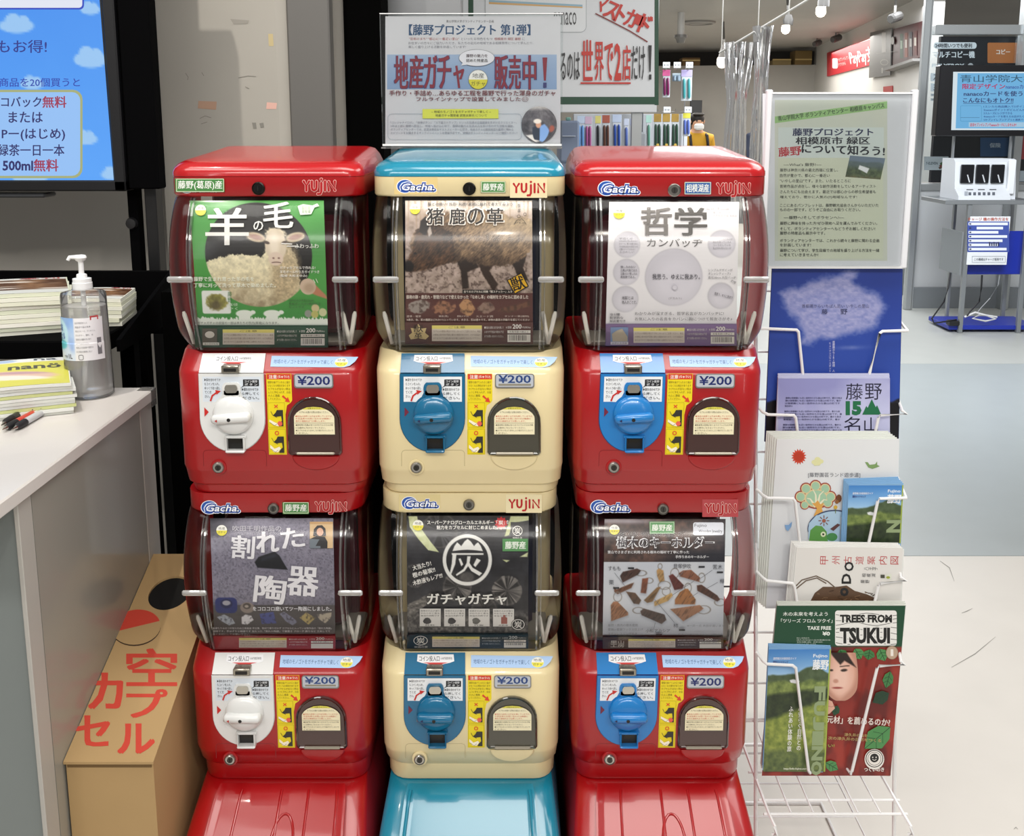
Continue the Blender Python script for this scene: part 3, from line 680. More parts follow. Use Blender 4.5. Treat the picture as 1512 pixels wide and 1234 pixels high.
# ------------------------------------------------------------------ the six display cards (printed pictures, curved with the window)
def band(c, x0, y0, x1, y1, col, tcol='#e9e6e0', thumb=None):
    """the printed foot of a card: notice box, small print, price and bar code"""
    W = x1-x0; H = y1-y0
    c.rect(x0, y0, x1, y1, col, 6); c.k += 12
    a, b = x0+W*.21, x0+W*.60
    c.rect(a, y0+H*.14, b, y0+H*.86, '#dcd3c8', 4); c.rect(a, y0+H*.14, b, y0+H*.30, '#e3d878', 2)
    c.text('ご注意', a+W*.13, y0+H*.17, b-W*.13, y0+H*.27, '#5a4a30')
    c.lines(['カプセルの開閉の際はケガをしないようご注意ください。商品', 'の特性上色や形が写真と異なる場合があります。小さな部品が', 'ありますので三歳未満のお子様には絶対に与えないで下さい。'], a+2, y0+H*.36, H*.16, H*.10, b-2, '#8a7466')
    c.lines(['■商品の品質には万全を期して', 'いますが不良品の場合は下記', 'までお問い合わせください。'], b+W*.02, y0+H*.18, H*.2, H*.11, x0+W*.77, tcol)
    c.text('1回', x0+W*.79, y0+H*.18, x0+W*.83, y0+H*.28, tcol); c.text('200', x0+W*.84, y0+H*.08, x0+W*.91, y0+H*.29, tcol, .02); c.text('円(税込)', x0+W*.915, y0+H*.18, x0+W*.98, y0+H*.28, tcol)
    c.rect(x0+W*.80, y0+H*.36, x0+W*.98, y0+H*.50, '#e8e4dd'); c.text('対象年齢15歳以上', x0+W*.815, y0+H*.38, x0+W*.965, y0+H*.48, '#4b443c')
    c.rect(x0+W*.80, y0+H*.55, x0+W*.98, y0+H*.90, '#e8e4dd'); rr = random.Random(4); x = x0+W*.815
    while x < x0+W*.955:
        w_ = rr.choice((.5, .8, 1.2)); c.k -= 1; c.rect(x, y0+H*.58, x+w_, y0+H*.83, '#3a3531'); x += w_+rr.choice((.6, 1, 1.4))
    c.k += 1
    if thumb: c.rect(x0+W*.045, y0+H*.12, x0+W*.17, y0+H*.90, thumb)
def quad(c, xs, y0, y1, fn, st=1.0):
    """img on a trapezium: xs = left/right at top, left/right at the foot"""
    mp = c.mp; W = xs[1]-xs[0]
    def m2(u, v):
        t = (v-y0)/(y1-y0); l = xs[0]+(xs[2]-xs[0])*t; r = xs[1]+(xs[3]-xs[1])*t
        return mp(l+(u-xs[0])/W*(r-l), v)
    c.mp = m2; c.img(xs[0], y0, xs[1], y1, fn, st); c.mp = mp
def mkcard(dz, root, draw, label):
    c = CV(Card(dz), (0, -1, 0), rough=.45); draw(c); o = c.build('display_card', root); o['label'] = label; return o
def wool(X, Y, base, a=.25, s=4, off=0):
    n = fbm(X, Y, s, 4, off=off); return np.clip(C(base)*(1-a+2*a*n[..., None]), 0, 1)
def draw_sheep(c):
    def fn(X, Y):
        r = mixc('#3f8f3c', '#5aa552', fbm(X, Y, 60, 2)); r = mixc(r, '#2f7d35', np.clip((Y-420)/80, 0, .7))
        r = mixc(r, '#dfeede', .55*np.exp(-((X-330)**2/900+(Y-300)**2/60)))  # pale glow at the top: window glare painted into the card
        cir = sm(el(X, Y, 378, 376, 80, 77), 1.2); inner = np.broadcast_to(C('#141210'), r.shape).copy()
        wl = wool(X, Y, '#e6ddbc', .18, 5); wl = mixc(wl, '#8d7b60', np.clip((Y-395)/60, 0, 1)*fbm(X, Y, 9, 3, off=9)*1.5)
        body = np.minimum(el(X, Y, 352, 430, 88, 54), el(X, Y, 408, 415, 30, 62)) + (fbm(X, Y, 3, 3)-.5)*7
        inner = mixc(inner, wl, sm(body, 2)); inner = mixc(inner, wool(X, Y, '#b9a684', .3, 3), sm(el(X, Y, 417, 405, 22, 50)+(fbm(X, Y, 3, 3)-.5)*9, 12)*.8)
        for ex, rot in ((375, 12), (434, -12)):
            inner = mixc(inner, '#c9b79c', sm(el(X, Y, ex, 350, 15, 7, rot), 2)); inner = mixc(inner, '#a77f71', sm(el(X, Y, ex, 350, 10, 3.6, rot), 2))
        inner = mixc(inner, '#e3d7bd', sm(el(X, Y, 405, 345, 15, 9)+(fbm(X, Y, 3, 2)-.5)*4, 3))
        inner = mixc(inner, '#d9cbb4', sm(el(X, Y, 404, 362, 16, 24), 2)); inner = mixc(inner, '#efe4d2', sm(el(X, Y, 402, 362, 7, 18), 6)*.8)
        inner = mixc(inner, '#dcc9b8', sm(el(X, Y, 403.5, 382, 11, 10), 2))
        for ex in (391, 417): inner = mixc(inner, '#4b3a2e', sm(el(X, Y, ex, 358, 4.4, 2.2, 18 if ex < 400 else -18), 1))
        for ex in (400, 408): inner = mixc(inner, '#7a5a50', sm(el(X, Y, ex, 381, 1.6, 1.2), 1))
        inner = mixc(inner, '#6f5148', sm(np.abs(Y-387-.04*(X-404)**2*.4)-.7, 1)*sm(np.abs(X-404)-7, 1))
        r = mixc(r, inner, cir)
        # swatch, hand with ball, balls
        r = mixc(r, '#e4e6e2', sm(pg(X, Y, rrp(289, 429, 332, 463, 3)), 1)); r = mixc(r, wool(X, Y, '#8d8848', .35, 5), sm(el(X, Y, 311, 446, 15, 12)+(fbm(X, Y, 4, 3)-.5)*6, 3)); r = mixc(r, '#4d4234', sm(el(X, Y, 310, 450, 8, 7), 6)*.7)
        r = mixc(r, '#b87c5e', sm(pg(X, Y, [(450, 415), (461, 420), (477, 436), (480, 442), (462, 436), (448, 430)]), 2))
        r = mixc(r, '#cdb6a0', sm(el(X, Y, 450, 423, 12, 12), 1)); r = mixc(r, '#a58b72', sm(el(X, Y, 452, 425, 8, 7), 5)*.6)
        for x, y, q, h in ((449, 463, 5.5, '#8c9088'), (460, 455, 6, '#cdbb90'), (471, 461, 6, '#c7c89a'), (459, 464, 5.5, '#b9b46a')): r = mixc(r, h, sm(el(X, Y, x, y, q, q), 1))
        # white grass edge with sheep
        g = Y-470+(vn(X/1.6, Y*0)*5)+0*X; r = mixc(r, '#dfe5dc', sm(-g+2, 1.2))
        for x in (352, 394): r = mixc(r, '#e3e8e0', sm(np.minimum(np.minimum(el(X, Y, x, 463, 13, 5.5), el(X, Y, x+(14 if x > 380 else 13), 461, 4, 3)), np.maximum(np.abs(X-x)-9, np.abs(Y-468)-4)), 1))
        r = mixc(r, '#1f4b37', sm(-(Y-480), .8)); return r
    quad(c, (280, 478, 294, 485), 296, 513, fn, .85); c.k = 60
    W_ = '#f2f1ec'
    c.text('羊', 305, 307, 367, 361, W_, .035); c.text('の', 375, 326, 389, 340, W_, .03); c.text('毛', 390, 298, 433, 336, W_, .035)
    chisan(c, 297, 310, 8); c.poly([(440, 304), (448, 301), (462, 303), (469, 300), (472, 304), (465, 306), (460, 316), (444, 317)], '#e3eadf'); c.text('菜の花\n羊牧場', 446, 304, 459, 315, '#7b9a72')
    c.line([(416, 359), (432, 360)], 1.6, W_); c.line([(424, 363), (441, 363)], 1.6, W_); c.text('ふわっふわ', 436, 359.5, 471, 366, W_, .02)
    c.lines(['ガチャカプセルで作れる!', '羊毛ボール作り方ガイドつき', '(監修 大和まゆみ)'], 414, 392.5, 6, 4.6, [466, 472, 454], W_, .02)
    c.lines(['藤野で生まれ育った羊の毛を', '丁寧に刈って洗って草木で染めました。'], 287, 408, 9.2, 6.6, [376, 408], '#eef2e6', .03)
    c.lines(['藤', '野'], 337, 430, 9, 7, 343, '#3f7a3c'); c.lines(['直径', 'やく'], 338, 447, 6, 4, 352, '#d3e2cf')
    c.lines(['1回やわらか羊毛とGuide', '羊毛ボールが1個作れる', 'セットです'], 427, 441, 5, 3.4, [464, 474, 450], '#3d5a35', .01); c.line([(463, 412), (466, 417)], .7, W_); c.line([(467, 411), (470, 417)], .7, W_)
    c.text('※ガチャガチャの収益の一部は羊たちの牧内(草場)になります。', 290, 474, 412, 478.5, '#5a6357', .01)
    band(c, 289, 481, 484, 512, '#1f4b37'); c.rect(300, 484, 322, 508, '#5d594e'); c.ell(311, 493, 7, 5, '#e3dfd6'); c.rect(301, 504.5, 325, 508.5, '#e5e5dd'); c.text('菜の花羊牧場', 303, 505.5, 323, 508, '#4c4c44')
def draw_boar(c):
    def fn(X, Y):
        n = fbm(X, Y, 7, 4, off=3); r = mixc('#8f7f72', '#cbb7ad', n*1.3-.15); r = mixc(r, '#5d4c45', np.clip((fbm(X, Y, 4, 3, off=40)-.55)*4, 0, .9)*np.clip((Y-350)/40, 0, 1))
        r = mixc(r, '#e3d9cd', np.clip((325-Y)/25, 0, .9)*(.5+fbm(X, Y, 12, 2))); r = mixc(r, '#a58c72', np.clip((fbm(X, Y, 3, 2, sy=30)-.5)*3, 0, .6)*np.clip((350-Y)/30, 0, 1))
        fur = .55*fbm(X+Y*.9, Y-X*.5, 1.5, 3, sy=5, off=5)+.45*fbm(X, Y, 12, 3, off=2)
        ft = mixc('#33251c', '#a88a68', fur*2.2-.55); ft = mixc(ft, '#e0cfae', np.clip(1-np.abs(Y-330)/45, 0, 1)*np.clip((X-660)/90, 0, 1)*.55)
        ft = mixc(ft, '#281c17', np.clip((Y-372)/40, 0, .6))
        rag = (fbm(X, Y, 3, 3, off=11)-.5)*6
        body = np.minimum.reduce([el(X, Y, 722, 352, 62, 41, 8), el(X, Y, 668, 350, 42, 38, -10), el(X, Y, 640, 360, 34, 30), el(X, Y, 765, 352, 24, 34, 20)]) + rag
        hd = np.minimum(pg(X, Y, [(614, 340), (640, 328), (668, 345), (672, 385), (640, 396), (612, 402), (599, 400), (600, 388), (609, 368)]), el(X, Y, 634, 362, 22, 26))+rag*.5
        r = mixc(r, '#2c201a', sm(pg(X, Y, [(672, 380), (700, 375), (706, 395), (690, 402), (692, 425), (682, 427), (680, 400)])+rag*.3, 2))
        r = mixc(r, '#33241c', sm(pg(X, Y, [(702, 378), (735, 380), (722, 400), (735, 420), (728, 430), (712, 405)])+rag*.3, 2))
        r = mixc(r, '#2b1f1a', sm(pg(X, Y, [(755, 365), (780, 362), (776, 380), (772, 395), (780, 415), (765, 410), (756, 390)])+rag*.3, 2))
        r = mixc(r, ft, sm(body, 3)); r = mixc(r, mixc('#1d1410', '#74533a', fur*2-.5), sm(hd, 3))
        r = mixc(r, '#17110f', sm(el(X, Y, 603, 393, 8, 8), 3)); r = mixc(r, '#1a1311', sm(pg(X, Y, [(619, 342), (621, 326), (629, 319), (634, 336), (628, 348)]), 2)); r = mixc(r, '#d9cfc6', sm(pg(X, Y, [(631, 341), (635, 332), (638, 345), (633, 350)]), 2)*.8)
        r = mixc(r, '#0f0b0a', sm(el(X, Y, 613, 374, 2.2, 1.6), 1.5))
        r = mixc(r, '#56302c', sm(-(Y-432.5), .8))
        for x, y, rx, ry, h, ro in ((618, 452, 15, 10, '#9a9088', -10), (655, 455, 16, 9, '#9c6f54', 0), (689, 454, 11, 12, '#b98c62', 0), (718, 454, 12, 8, '#8f7567', 0), (757, 455, 25, 5, '#6d4a38', -14)):
            r = mixc(r, mixc(h, '#3a2520', np.clip((fbm(X, Y, 5, 3, off=x)-.5)*2.5, 0, .7)), sm(el(X, Y, x, y, rx, ry, ro)+(fbm(X, Y, 6, 2)-.5)*5, 1.5))
        return r
    quad(c, (598.5, 785.6, 598.5, 787), 296, 507, fn, .85); c.k = 60
    K = '#1a1614'
    c.text('獣との戦い? 共存? 利用? 実物に触れて考えてみよう', 632, 298.5, 757, 303.5, K, .02); chisan(c, 613, 308.5, 7.5)
    for i, (t, x0, x1) in enumerate((('猪', 631, 655), ('鹿', 664, 686), ('の', 691, 714), ('革', 719, 743))): c.text(t, x0-.8, 306, x1+.8, 332, '#efe8df', .085); c.text(t, x0, 307, x1, 331, K, .03)
    c.lines(['獣', '革'], 764, 300, 8, 5.5, 769, K); c.ring(766, 319, 2.6, 2.6, .6, K, 14); c.ring(775, 316, 2.4, 2.4, .6, K, 14); c.line([(759, 331), (762, 326), (765, 323.5), (768, 325), (770, 322), (774, 326), (777, 331)], .7, K); c.text('けもの', 761, 327.5, 775, 330, K)
    c.poly([(748, 413), (770, 402), (781, 422), (760, 434)], '#1c1814'); c.poly([(750, 413.5), (769.5, 403.6), (779, 421.5), (760.6, 432)], '#dfae22'); c.text('獣', 755, 407.5, 774, 427.5, '#17130f', .03, -18)
    c.rect(683, 427, 757, 432.5, '#1b1412'); c.text('全てのカプセルに同梱「獣ステッカー」入り', 685, 428, 756, 431.6, '#eee6da', .02)
    c.text('鉄砲の跡・鹿見れ・管理穴などで使えなかった「なめし革」の端材をカプセルに詰めました', 600.5, 434.8, 780, 440.5, '#efe6da', .02)
    for x0, x1, t in ((601, 622, '鹿革・猪革'), (648, 662, '猪皮(茶)'), (675, 692, '鹿革(ナチュ)'), (703, 728, 'スエード調'), (745, 781, 'タンナー革(端材)')): c.text(t, x0, 464.6, x1, 467.8, '#d8c9bd')
    c.text('※表示、色、革の種類はどれか1つ入っています。大きさ、形は様々です。本物の鹿革の手触りを感じてください', 601, 469.5, 782, 473, '#e6dbd0', .01)
    band(c, 598.5, 475, 787, 507, '#56302c'); c.poly([(607, 500), (604, 494), (609, 490), (607, 483), (614, 484), (618, 477), (623, 484), (630, 483), (628, 490), (634, 495), (629, 500), (618, 498)], '#d6c08a'); c.text('獣', 611, 479, 625, 489, '#3b2c22', .02); c.text('革', 612, 489.5, 624, 498.5, '#3b2c22', .02)
def draw_phil(c):
    def fn(X, Y):
        r = mixc('#e4e2e4', '#efeef0', fbm(X, Y, 90, 2)); r = mixc(r, '#cfcfd6', np.clip((Y-420)/200, 0, .3))
        for x, y, q in ((927.5, 361, 18), (927.5, 401.5, 18), (927, 441.5, 18), (1067, 360, 19), (1067.5, 436.5, 18), (997.5, 409, 41)):
            d = el(X, Y, x, y, q, q*1.0); r = mixc(r, '#a9a7b0', sm(d-1.2, 3)*.8); r = mixc(r, '#cbc9d1', sm(d, 1)); r = mixc(r, '#dcdae2', sm(el(X, Y, x+q*.12, y+q*.15, q*.8, q*.8), q*.5)*.8)
        r = mixc(r, '#7f6792', sm(-(Y-478), .8)); return r
    quad(c, (899.5, 1091.5, 893.6, 1086.7), 298, 510, fn, 1.0); c.k = 60
    c.text('哲', 947, 306, 991, 347, '#77736f', .04); c.text('学', 996, 306, 1043, 347, '#55524f', .04); c.rect(945, 333.4, 1046, 335, '#9a9794') if 0 else None
    c.text('カンバッヂ', 955, 352, 1037, 364, '#4a4745', .0); chisan(c, 914, 314, 8.5)
    c.text('監修 木田直人', 1042, 305, 1083, 309.5, '#9a979b'); c.lines(['東京都立大学', '人文社会学部 准教授'], 1052, 312, 4.6, 3, [1078, 1088], '#b0adb2')
    c.text('我思う、ゆえに我あり。', 963, 404, 1033, 412, '#3b3943', .01); c.text('(デカルト)', 987, 438, 1006, 442, '#77757f'); c.ell(996, 424, 4, 4, '#c3c1ca'); c.ell(996, 424, 3, 3, '#d6d4dc')
    c.lines(['幸福とは', 'それ以外に何も求めない', 'ただ一つ、唯一の善である。', 'それ自体は何かの手段ではな', '人間のすべてのものに', 'ふさわしい'], 914, 350, 4, 3, [934, 941, 942, 942, 938, 936], '#77747e')
    c.lines(['憎しみのない', '正義は可能であろ', '正義のない憎しみは、', '無制限である。'], 916, 391.5, 5, 3.6, [938, 940, 941, 938], '#55525c', .01)
    c.lines(['地獄とは', '他人のことだ。'], 918, 436.5, 6.5, 5, [935, 940], '#44414b', .01)
    c.lines(['結局を限られたものが', '何かを知っている人', 'つくりだしている', '私は何も知らないが'], 1052, 351, 4.4, 3.2, [1081, 1079, 1078, 1079], '#77747e'); c.text('我思う、ゆえに我あり', 1054, 433.5, 1081, 438, '#55525c', .01, 14)
    c.lines(['シンプルデザインが', 'オシャレティーチ♪', '直径38mm 丸型バッヂ'], 1045, 396, 5.5, 4, [1081, 1078, 1086], '#77757a'); c.text('全7種', 1078, 413, 1086, 417, '#77757a', 0, 30)
    c.lines(['全5種', '哲学的な', '解説書付き'], 900, 461.5, 4.8, 3.8, [915, 920, 923], '#55535a', .01)
    c.lines(['わかりみが深すぎる、哲学名言がカンバッヂに!', 'お気に入りの名言をカバンに胸につけて哲友さがそ♪'], 937, 459.5, 8, 5, [1068, 1080], '#4b4950', .0)
    band(c, 894.5, 478.5, 1087, 509.5, '#7f6792'); c.rect(901, 482, 927, 503.5, '#7f97bf'); c.poly([(904, 503), (903, 492), (910, 487), (918, 484), (922, 490), (926, 496), (926, 503)], '#c0b4a0'); c.rect(901, 503.5, 927, 507.5, '#ded9e2'); c.text('大学人文学部', 903, 504.3, 925, 506.8, '#54495c')
def draw_pot(c):
    def fn(X, Y):
        r = mixc('#74717f', '#9591a3', fbm(X, Y, 3, 4)*1.2-.1); r = mixc(r, '#4a4858', np.clip((fbm(X, Y, 2, 2, off=20)-.6)*4, 0, .5)); r = mixc(r, '#1f1e26', np.clip(1-((X-300)**2/3000+(Y-770)**2/700), 0, 1)*.9)
        r = mixc(r, '#a9a6b8', .6*np.exp(-((X-390)**2/5000+(Y-772)**2/60)))  # light band near the top edge is painted glare from the window
        r = mixc(r, '#54505f', np.clip((Y-880)/40, 0, .5)); r = mixc(r, '#4f4a4a', sm(-(Y-893), .8))
        r = mixc(r, '#7c7a8c', sm(pg(X, Y, [(377, 820), (410, 812), (427, 842), (385, 844)]), 4)*.6)
        r = mixc(r, '#0f1118', sm(pg(X, Y, [(374, 830), (380, 822), (404, 814), (411, 820), (423, 841), (378, 838)]), 1.4)); r = mixc(r, '#2d3140', sm(pg(X, Y, [(384, 824), (404, 817), (408, 821), (384, 829)]), 3)*.6)
        r = mixc(r, '#1f2a6b', sm(pg(X, Y, rrp(313, 882, 346, 905, 7)), 1.5)); r = mixc(r, '#11184a', sm(el(X, Y, 330, 891, 9, 7), 1)); r = mixc(r, '#a8a6b0', sm(el(X, Y, 330, 890, 6, 3.6), 1))
        r = mixc(r, '#8d8078', sm(el(X, Y, 361, 897, 10.5, 8), 1)); r = mixc(r, '#4c443f', sm(el(X, Y, 360.5, 894.5, 6, 4.5), 1)); r = mixc(r, '#a89c92', sm(el(X, Y, 360, 895, 3, 2), 1))
        for P, h in (([(315, 911), (326, 907), (338, 913), (342, 920), (333, 923), (322, 917)], '#a9afba'), ([(352, 911), (358, 907), (367, 909), (370, 915), (360, 922), (352, 921)], '#dcdadd'), ([(379, 906), (400, 903), (404, 920), (382, 921)], '#4c5390'), ([(409, 906), (416, 903), (428, 911), (436, 918), (428, 923), (418, 917)], '#7f7f93'),
                     ([(439, 912), (449, 904), (463, 912), (452, 922)], '#b39f66'), ([(465, 907), (487, 904), (486, 912), (477, 920), (468, 914)], '#b3a795')): r = mixc(r, mixc(h, '#2e2a33', np.clip((fbm(X, Y, 3, 2, off=50)-.55)*3, 0, .6)), sm(pg(X, Y, P), 1))
        r = mixc(r, '#a52a35', sm(-(Y-936), .8)); r = mixc(r, '#4c4040', sm(el(X, Y, 337, 948, 10, 7), 3))
        return r
    quad(c, (310, 492, 317, 495.5), 765, 957, fn, .9); c.k = 60; W_ = '#ecebef'
    chisan(c, 328, 782, 8); c.text('吹田千明作品の', 344, 775, 416, 783, '#cfcdd6', .02)
    c.text('割', 343, 790, 376, 823, W_, .05, 4); c.text('れ', 380, 784, 412, 814, W_, .06); c.text('た', 416, 778, 449, 807, W_, .05, -6)
    c.text('陶', 377, 849, 422, 889, W_, .05, 6); c.text('器', 426, 836, 470, 878, W_, .05, 4)
    c.text('をコロコロ磨いてツー陶器にしました。', 374, 894, 490, 900.5, W_, .03)
    c.lines(['多摩たりみのつや知られぬ工房直送 手仕事、取材で寄り付かず カプセルに入っている製作品の「割れた陶器」', '独特です。手はずりと磁器です 当たった「割れた陶器」で箸置き ブローチ 飾りなど 工夫してて', '長く大切にしてお使い下さい。'], 315, 924.5, 4.4, 3, [490, 488, 370], '#d8d5d8')
    c.rect(458, 769, 492, 808, '#d9b98a'); c.rect(458, 769, 492, 772, '#c9a06c')
    c.poly([(463, 790), (464, 780), (469, 774.5), (476, 774), (481, 779), (482, 790)], '#1b1516'); c.ell(473, 784, 5, 6, '#d7a98d'); c.poly([(459, 794), (468, 790), (480, 791), (484, 798), (484, 808), (458, 808)], '#151419'); c.poly([(458, 794), (472, 795), (474, 808), (458, 808)], '#6f7a83')
    band(c, 316, 937, 496, 957, '#a52a35')
def draw_char(c):
    def fn(X, Y):
        r = mixc('#15151a', '#34343a', fbm(X, Y, 14, 4)*1.5-.3)
        def log(r, x, y, q, br):
            a = np.arctan2(Y-y, X-x); d = np.hypot(X-x, Y-y); n = vn(a*9+60, d*0+x); s = mixc('#1c1b1d', br, np.clip((n-.25)*1.4, 0, 1)*np.clip(.5+d/q*.6, 0, 1)); s = mixc(s, '#6e6a66', sm(np.abs(d-q+2)-1.2, 2)*.5)
            return mixc(r, s, sm(d-q, 1.5))
        r = log(r, 649, 783, 27, '#4c4b50'); r = log(r, 675, 866, 22, '#8a8682'); r = log(r, 749, 872, 22.5, '#9a9590'); r = log(r, 612, 850, 18, '#4a494c'); r = log(r, 715, 900, 20, '#6a6662')
        r = mixc(r, mixc('#3a3836', '#a8a39c', fbm(X, Y, 5, 4, sy=3)*1.6-.3), sm(pg(X, Y, [(600, 893), (636, 875), (640, 884), (614, 905), (600, 930)]), 2))
        r = mixc(r, mixc('#2c2b2b', '#8f8a84', fbm(X, Y, 4, 4)*1.8-.4), np.clip((Y-898)/14, 0, .85)); r = mixc(r, '#b9b3aa', sm(el(X, Y, 690, 852, 10, 8), 3)*.7)
        for P in ([(603, 762), (616, 762), (618, 775), (636, 800), (648, 815), (632, 812), (617, 795), (605, 778)], [(754, 762), (781, 762), (781, 768), (757, 772), (752, 790), (745, 792)], [(768, 822), (780, 815), (779, 822)], [(742, 826), (753, 827), (748, 830)]):
            r = mixc(r, mixc('#b9c285', '#e3e7c4', fbm(X, Y, 5, 3)), sm(pg(X, Y, P), 1))
        # the round crest
        d = el(X, Y, 690, 826.5, 36.5, 38); W = '#eeeeea'; r = mixc(r, '#111114', sm(d, 1)*.5); r = mixc(r, W, sm(np.abs(d+2.6)-2.6, 1))
        m = pg(X, Y, [(668, 813.5), (671, 806), (675, 800.5), (678, 803), (681, 806), (686, 799), (690.5, 795.5), (695, 799), (700, 806), (703, 802.5), (706, 800.5), (710, 806), (713, 813.5), (700, 812), (690, 811.5), (680, 812)]); r = mixc(r, W, sm(m, 1))
        for P in ([(667, 816.5), (714, 816.5), (714, 819), (667, 819)], [(668, 818), (674, 818), (672, 833), (666, 848), (664, 846), (667, 832)], [(677, 825), (680, 824), (684, 833), (681, 836)], [(704, 824), (710, 827), (702, 837), (699, 834)],
                  [(690, 821), (695, 821), (693, 833), (686, 843), (674, 850), (673, 848), (684, 840), (689, 831)], [(692, 829), (698, 838), (712, 846), (708, 850), (696, 843), (690, 834)]): r = mixc(r, W, sm(pg(X, Y, P), 1))
        r = mixc(r, '#0f2836', sm(-(Y-934), .8)); return r
    quad(c, (600.5, 780.7, 601.6, 779.6), 761, 956, fn, .8); c.k = 60; W_ = '#f0efea'
    chisan(c, 617.5, 774.5, 8); c.poly([(740+10*(1 if i % 2 else .72)*math.cos(i*math.pi/10), 771+10*(1 if i % 2 else .72)*math.sin(i*math.pi/10)) for i in range(20)], '#c8252d'); c.text('炭', 736, 767, 743, 773.5, W_, .04)
    c.text('スーパーアナログローカルエネルギー「', 631, 767, 735, 773, W_, .04); c.text('」の', 744, 767, 751, 773, W_, .03); c.text('魅力をカプセルに封じこめました。', 645, 774.5, 735, 780.5, W_, .04)
    c.lines(['大当たり!', '樫の菊炭!!', '木酢液もレア!!!'], 609, 830, 10, 7.5, [637, 643, 654], W_, .05, -16)
    c.text('ガチャガチャ', 630, 874, 748, 892, '#222', .09); c.text('ガチャガチャ', 631, 875, 748, 891, W_, .055)
    for i, x in enumerate((620, 656, 692, 728)):
        c.rect(x, 897, x+31, 923, '#e6e4e0'); c.lines(['炭焼きの火が通り', 'やわらかく香る', '本当の木酢です'], x+1.5, 899, 3.6, 2.4, x+29, '#5a5754'); c.poly([(x+11+6*math.cos(a)*(1+.15*math.sin(3*a+i)), 915+4.8*math.sin(a)) for a in [k*.6 for k in range(10)]] if i < 3 else [(x+12, 909), (x+15, 909), (x+15, 906), (x+18, 906), (x+18, 909), (x+21, 910), (x+21, 919), (x+12, 919)], '#3c3b3d' if i < 2 else ('#6a6964' if i == 2 else '#9c5a50'))
        c.text(('黒炭 雑木', '黒炭 竹炭', '竹炭', '木酢液')[i], x+8, 920, x+22, 922.4, '#333')
    c.ell(765, 920, 10.5, 8.5, '#16161a'); c.ring(765, 920, 9.6, 7.8, 1, W_, 24); c.text('炭', 759.5, 915, 770.5, 925, W_, .02)
    c.rect(754, 769, 775, 794, '#0e0e11'); c.ring(764, 782, 7.4, 7.4, 1, W_, 24); c.text('炭', 759.5, 777.5, 768.5, 786.5, W_, .02); c.text('炭焼の里', 757, 791, 771, 793.5, W_)
    c.rect(742, 793.5, 779.5, 812, '#4e9350'); c.text('藤野産', 746, 797.5, 776, 808.5, '#eef4ea', .05)
    band(c, 601, 934.5, 780, 955.5, '#0f2836', '#c6cdd0'); c.ring(621.5, 943, 10.5, 7, 1, W_, 24); c.text('炭', 615.5, 938.5, 627.5, 947.5, W_, .03); c.text('炭焼の里', 612, 951, 632, 953.5, W_)
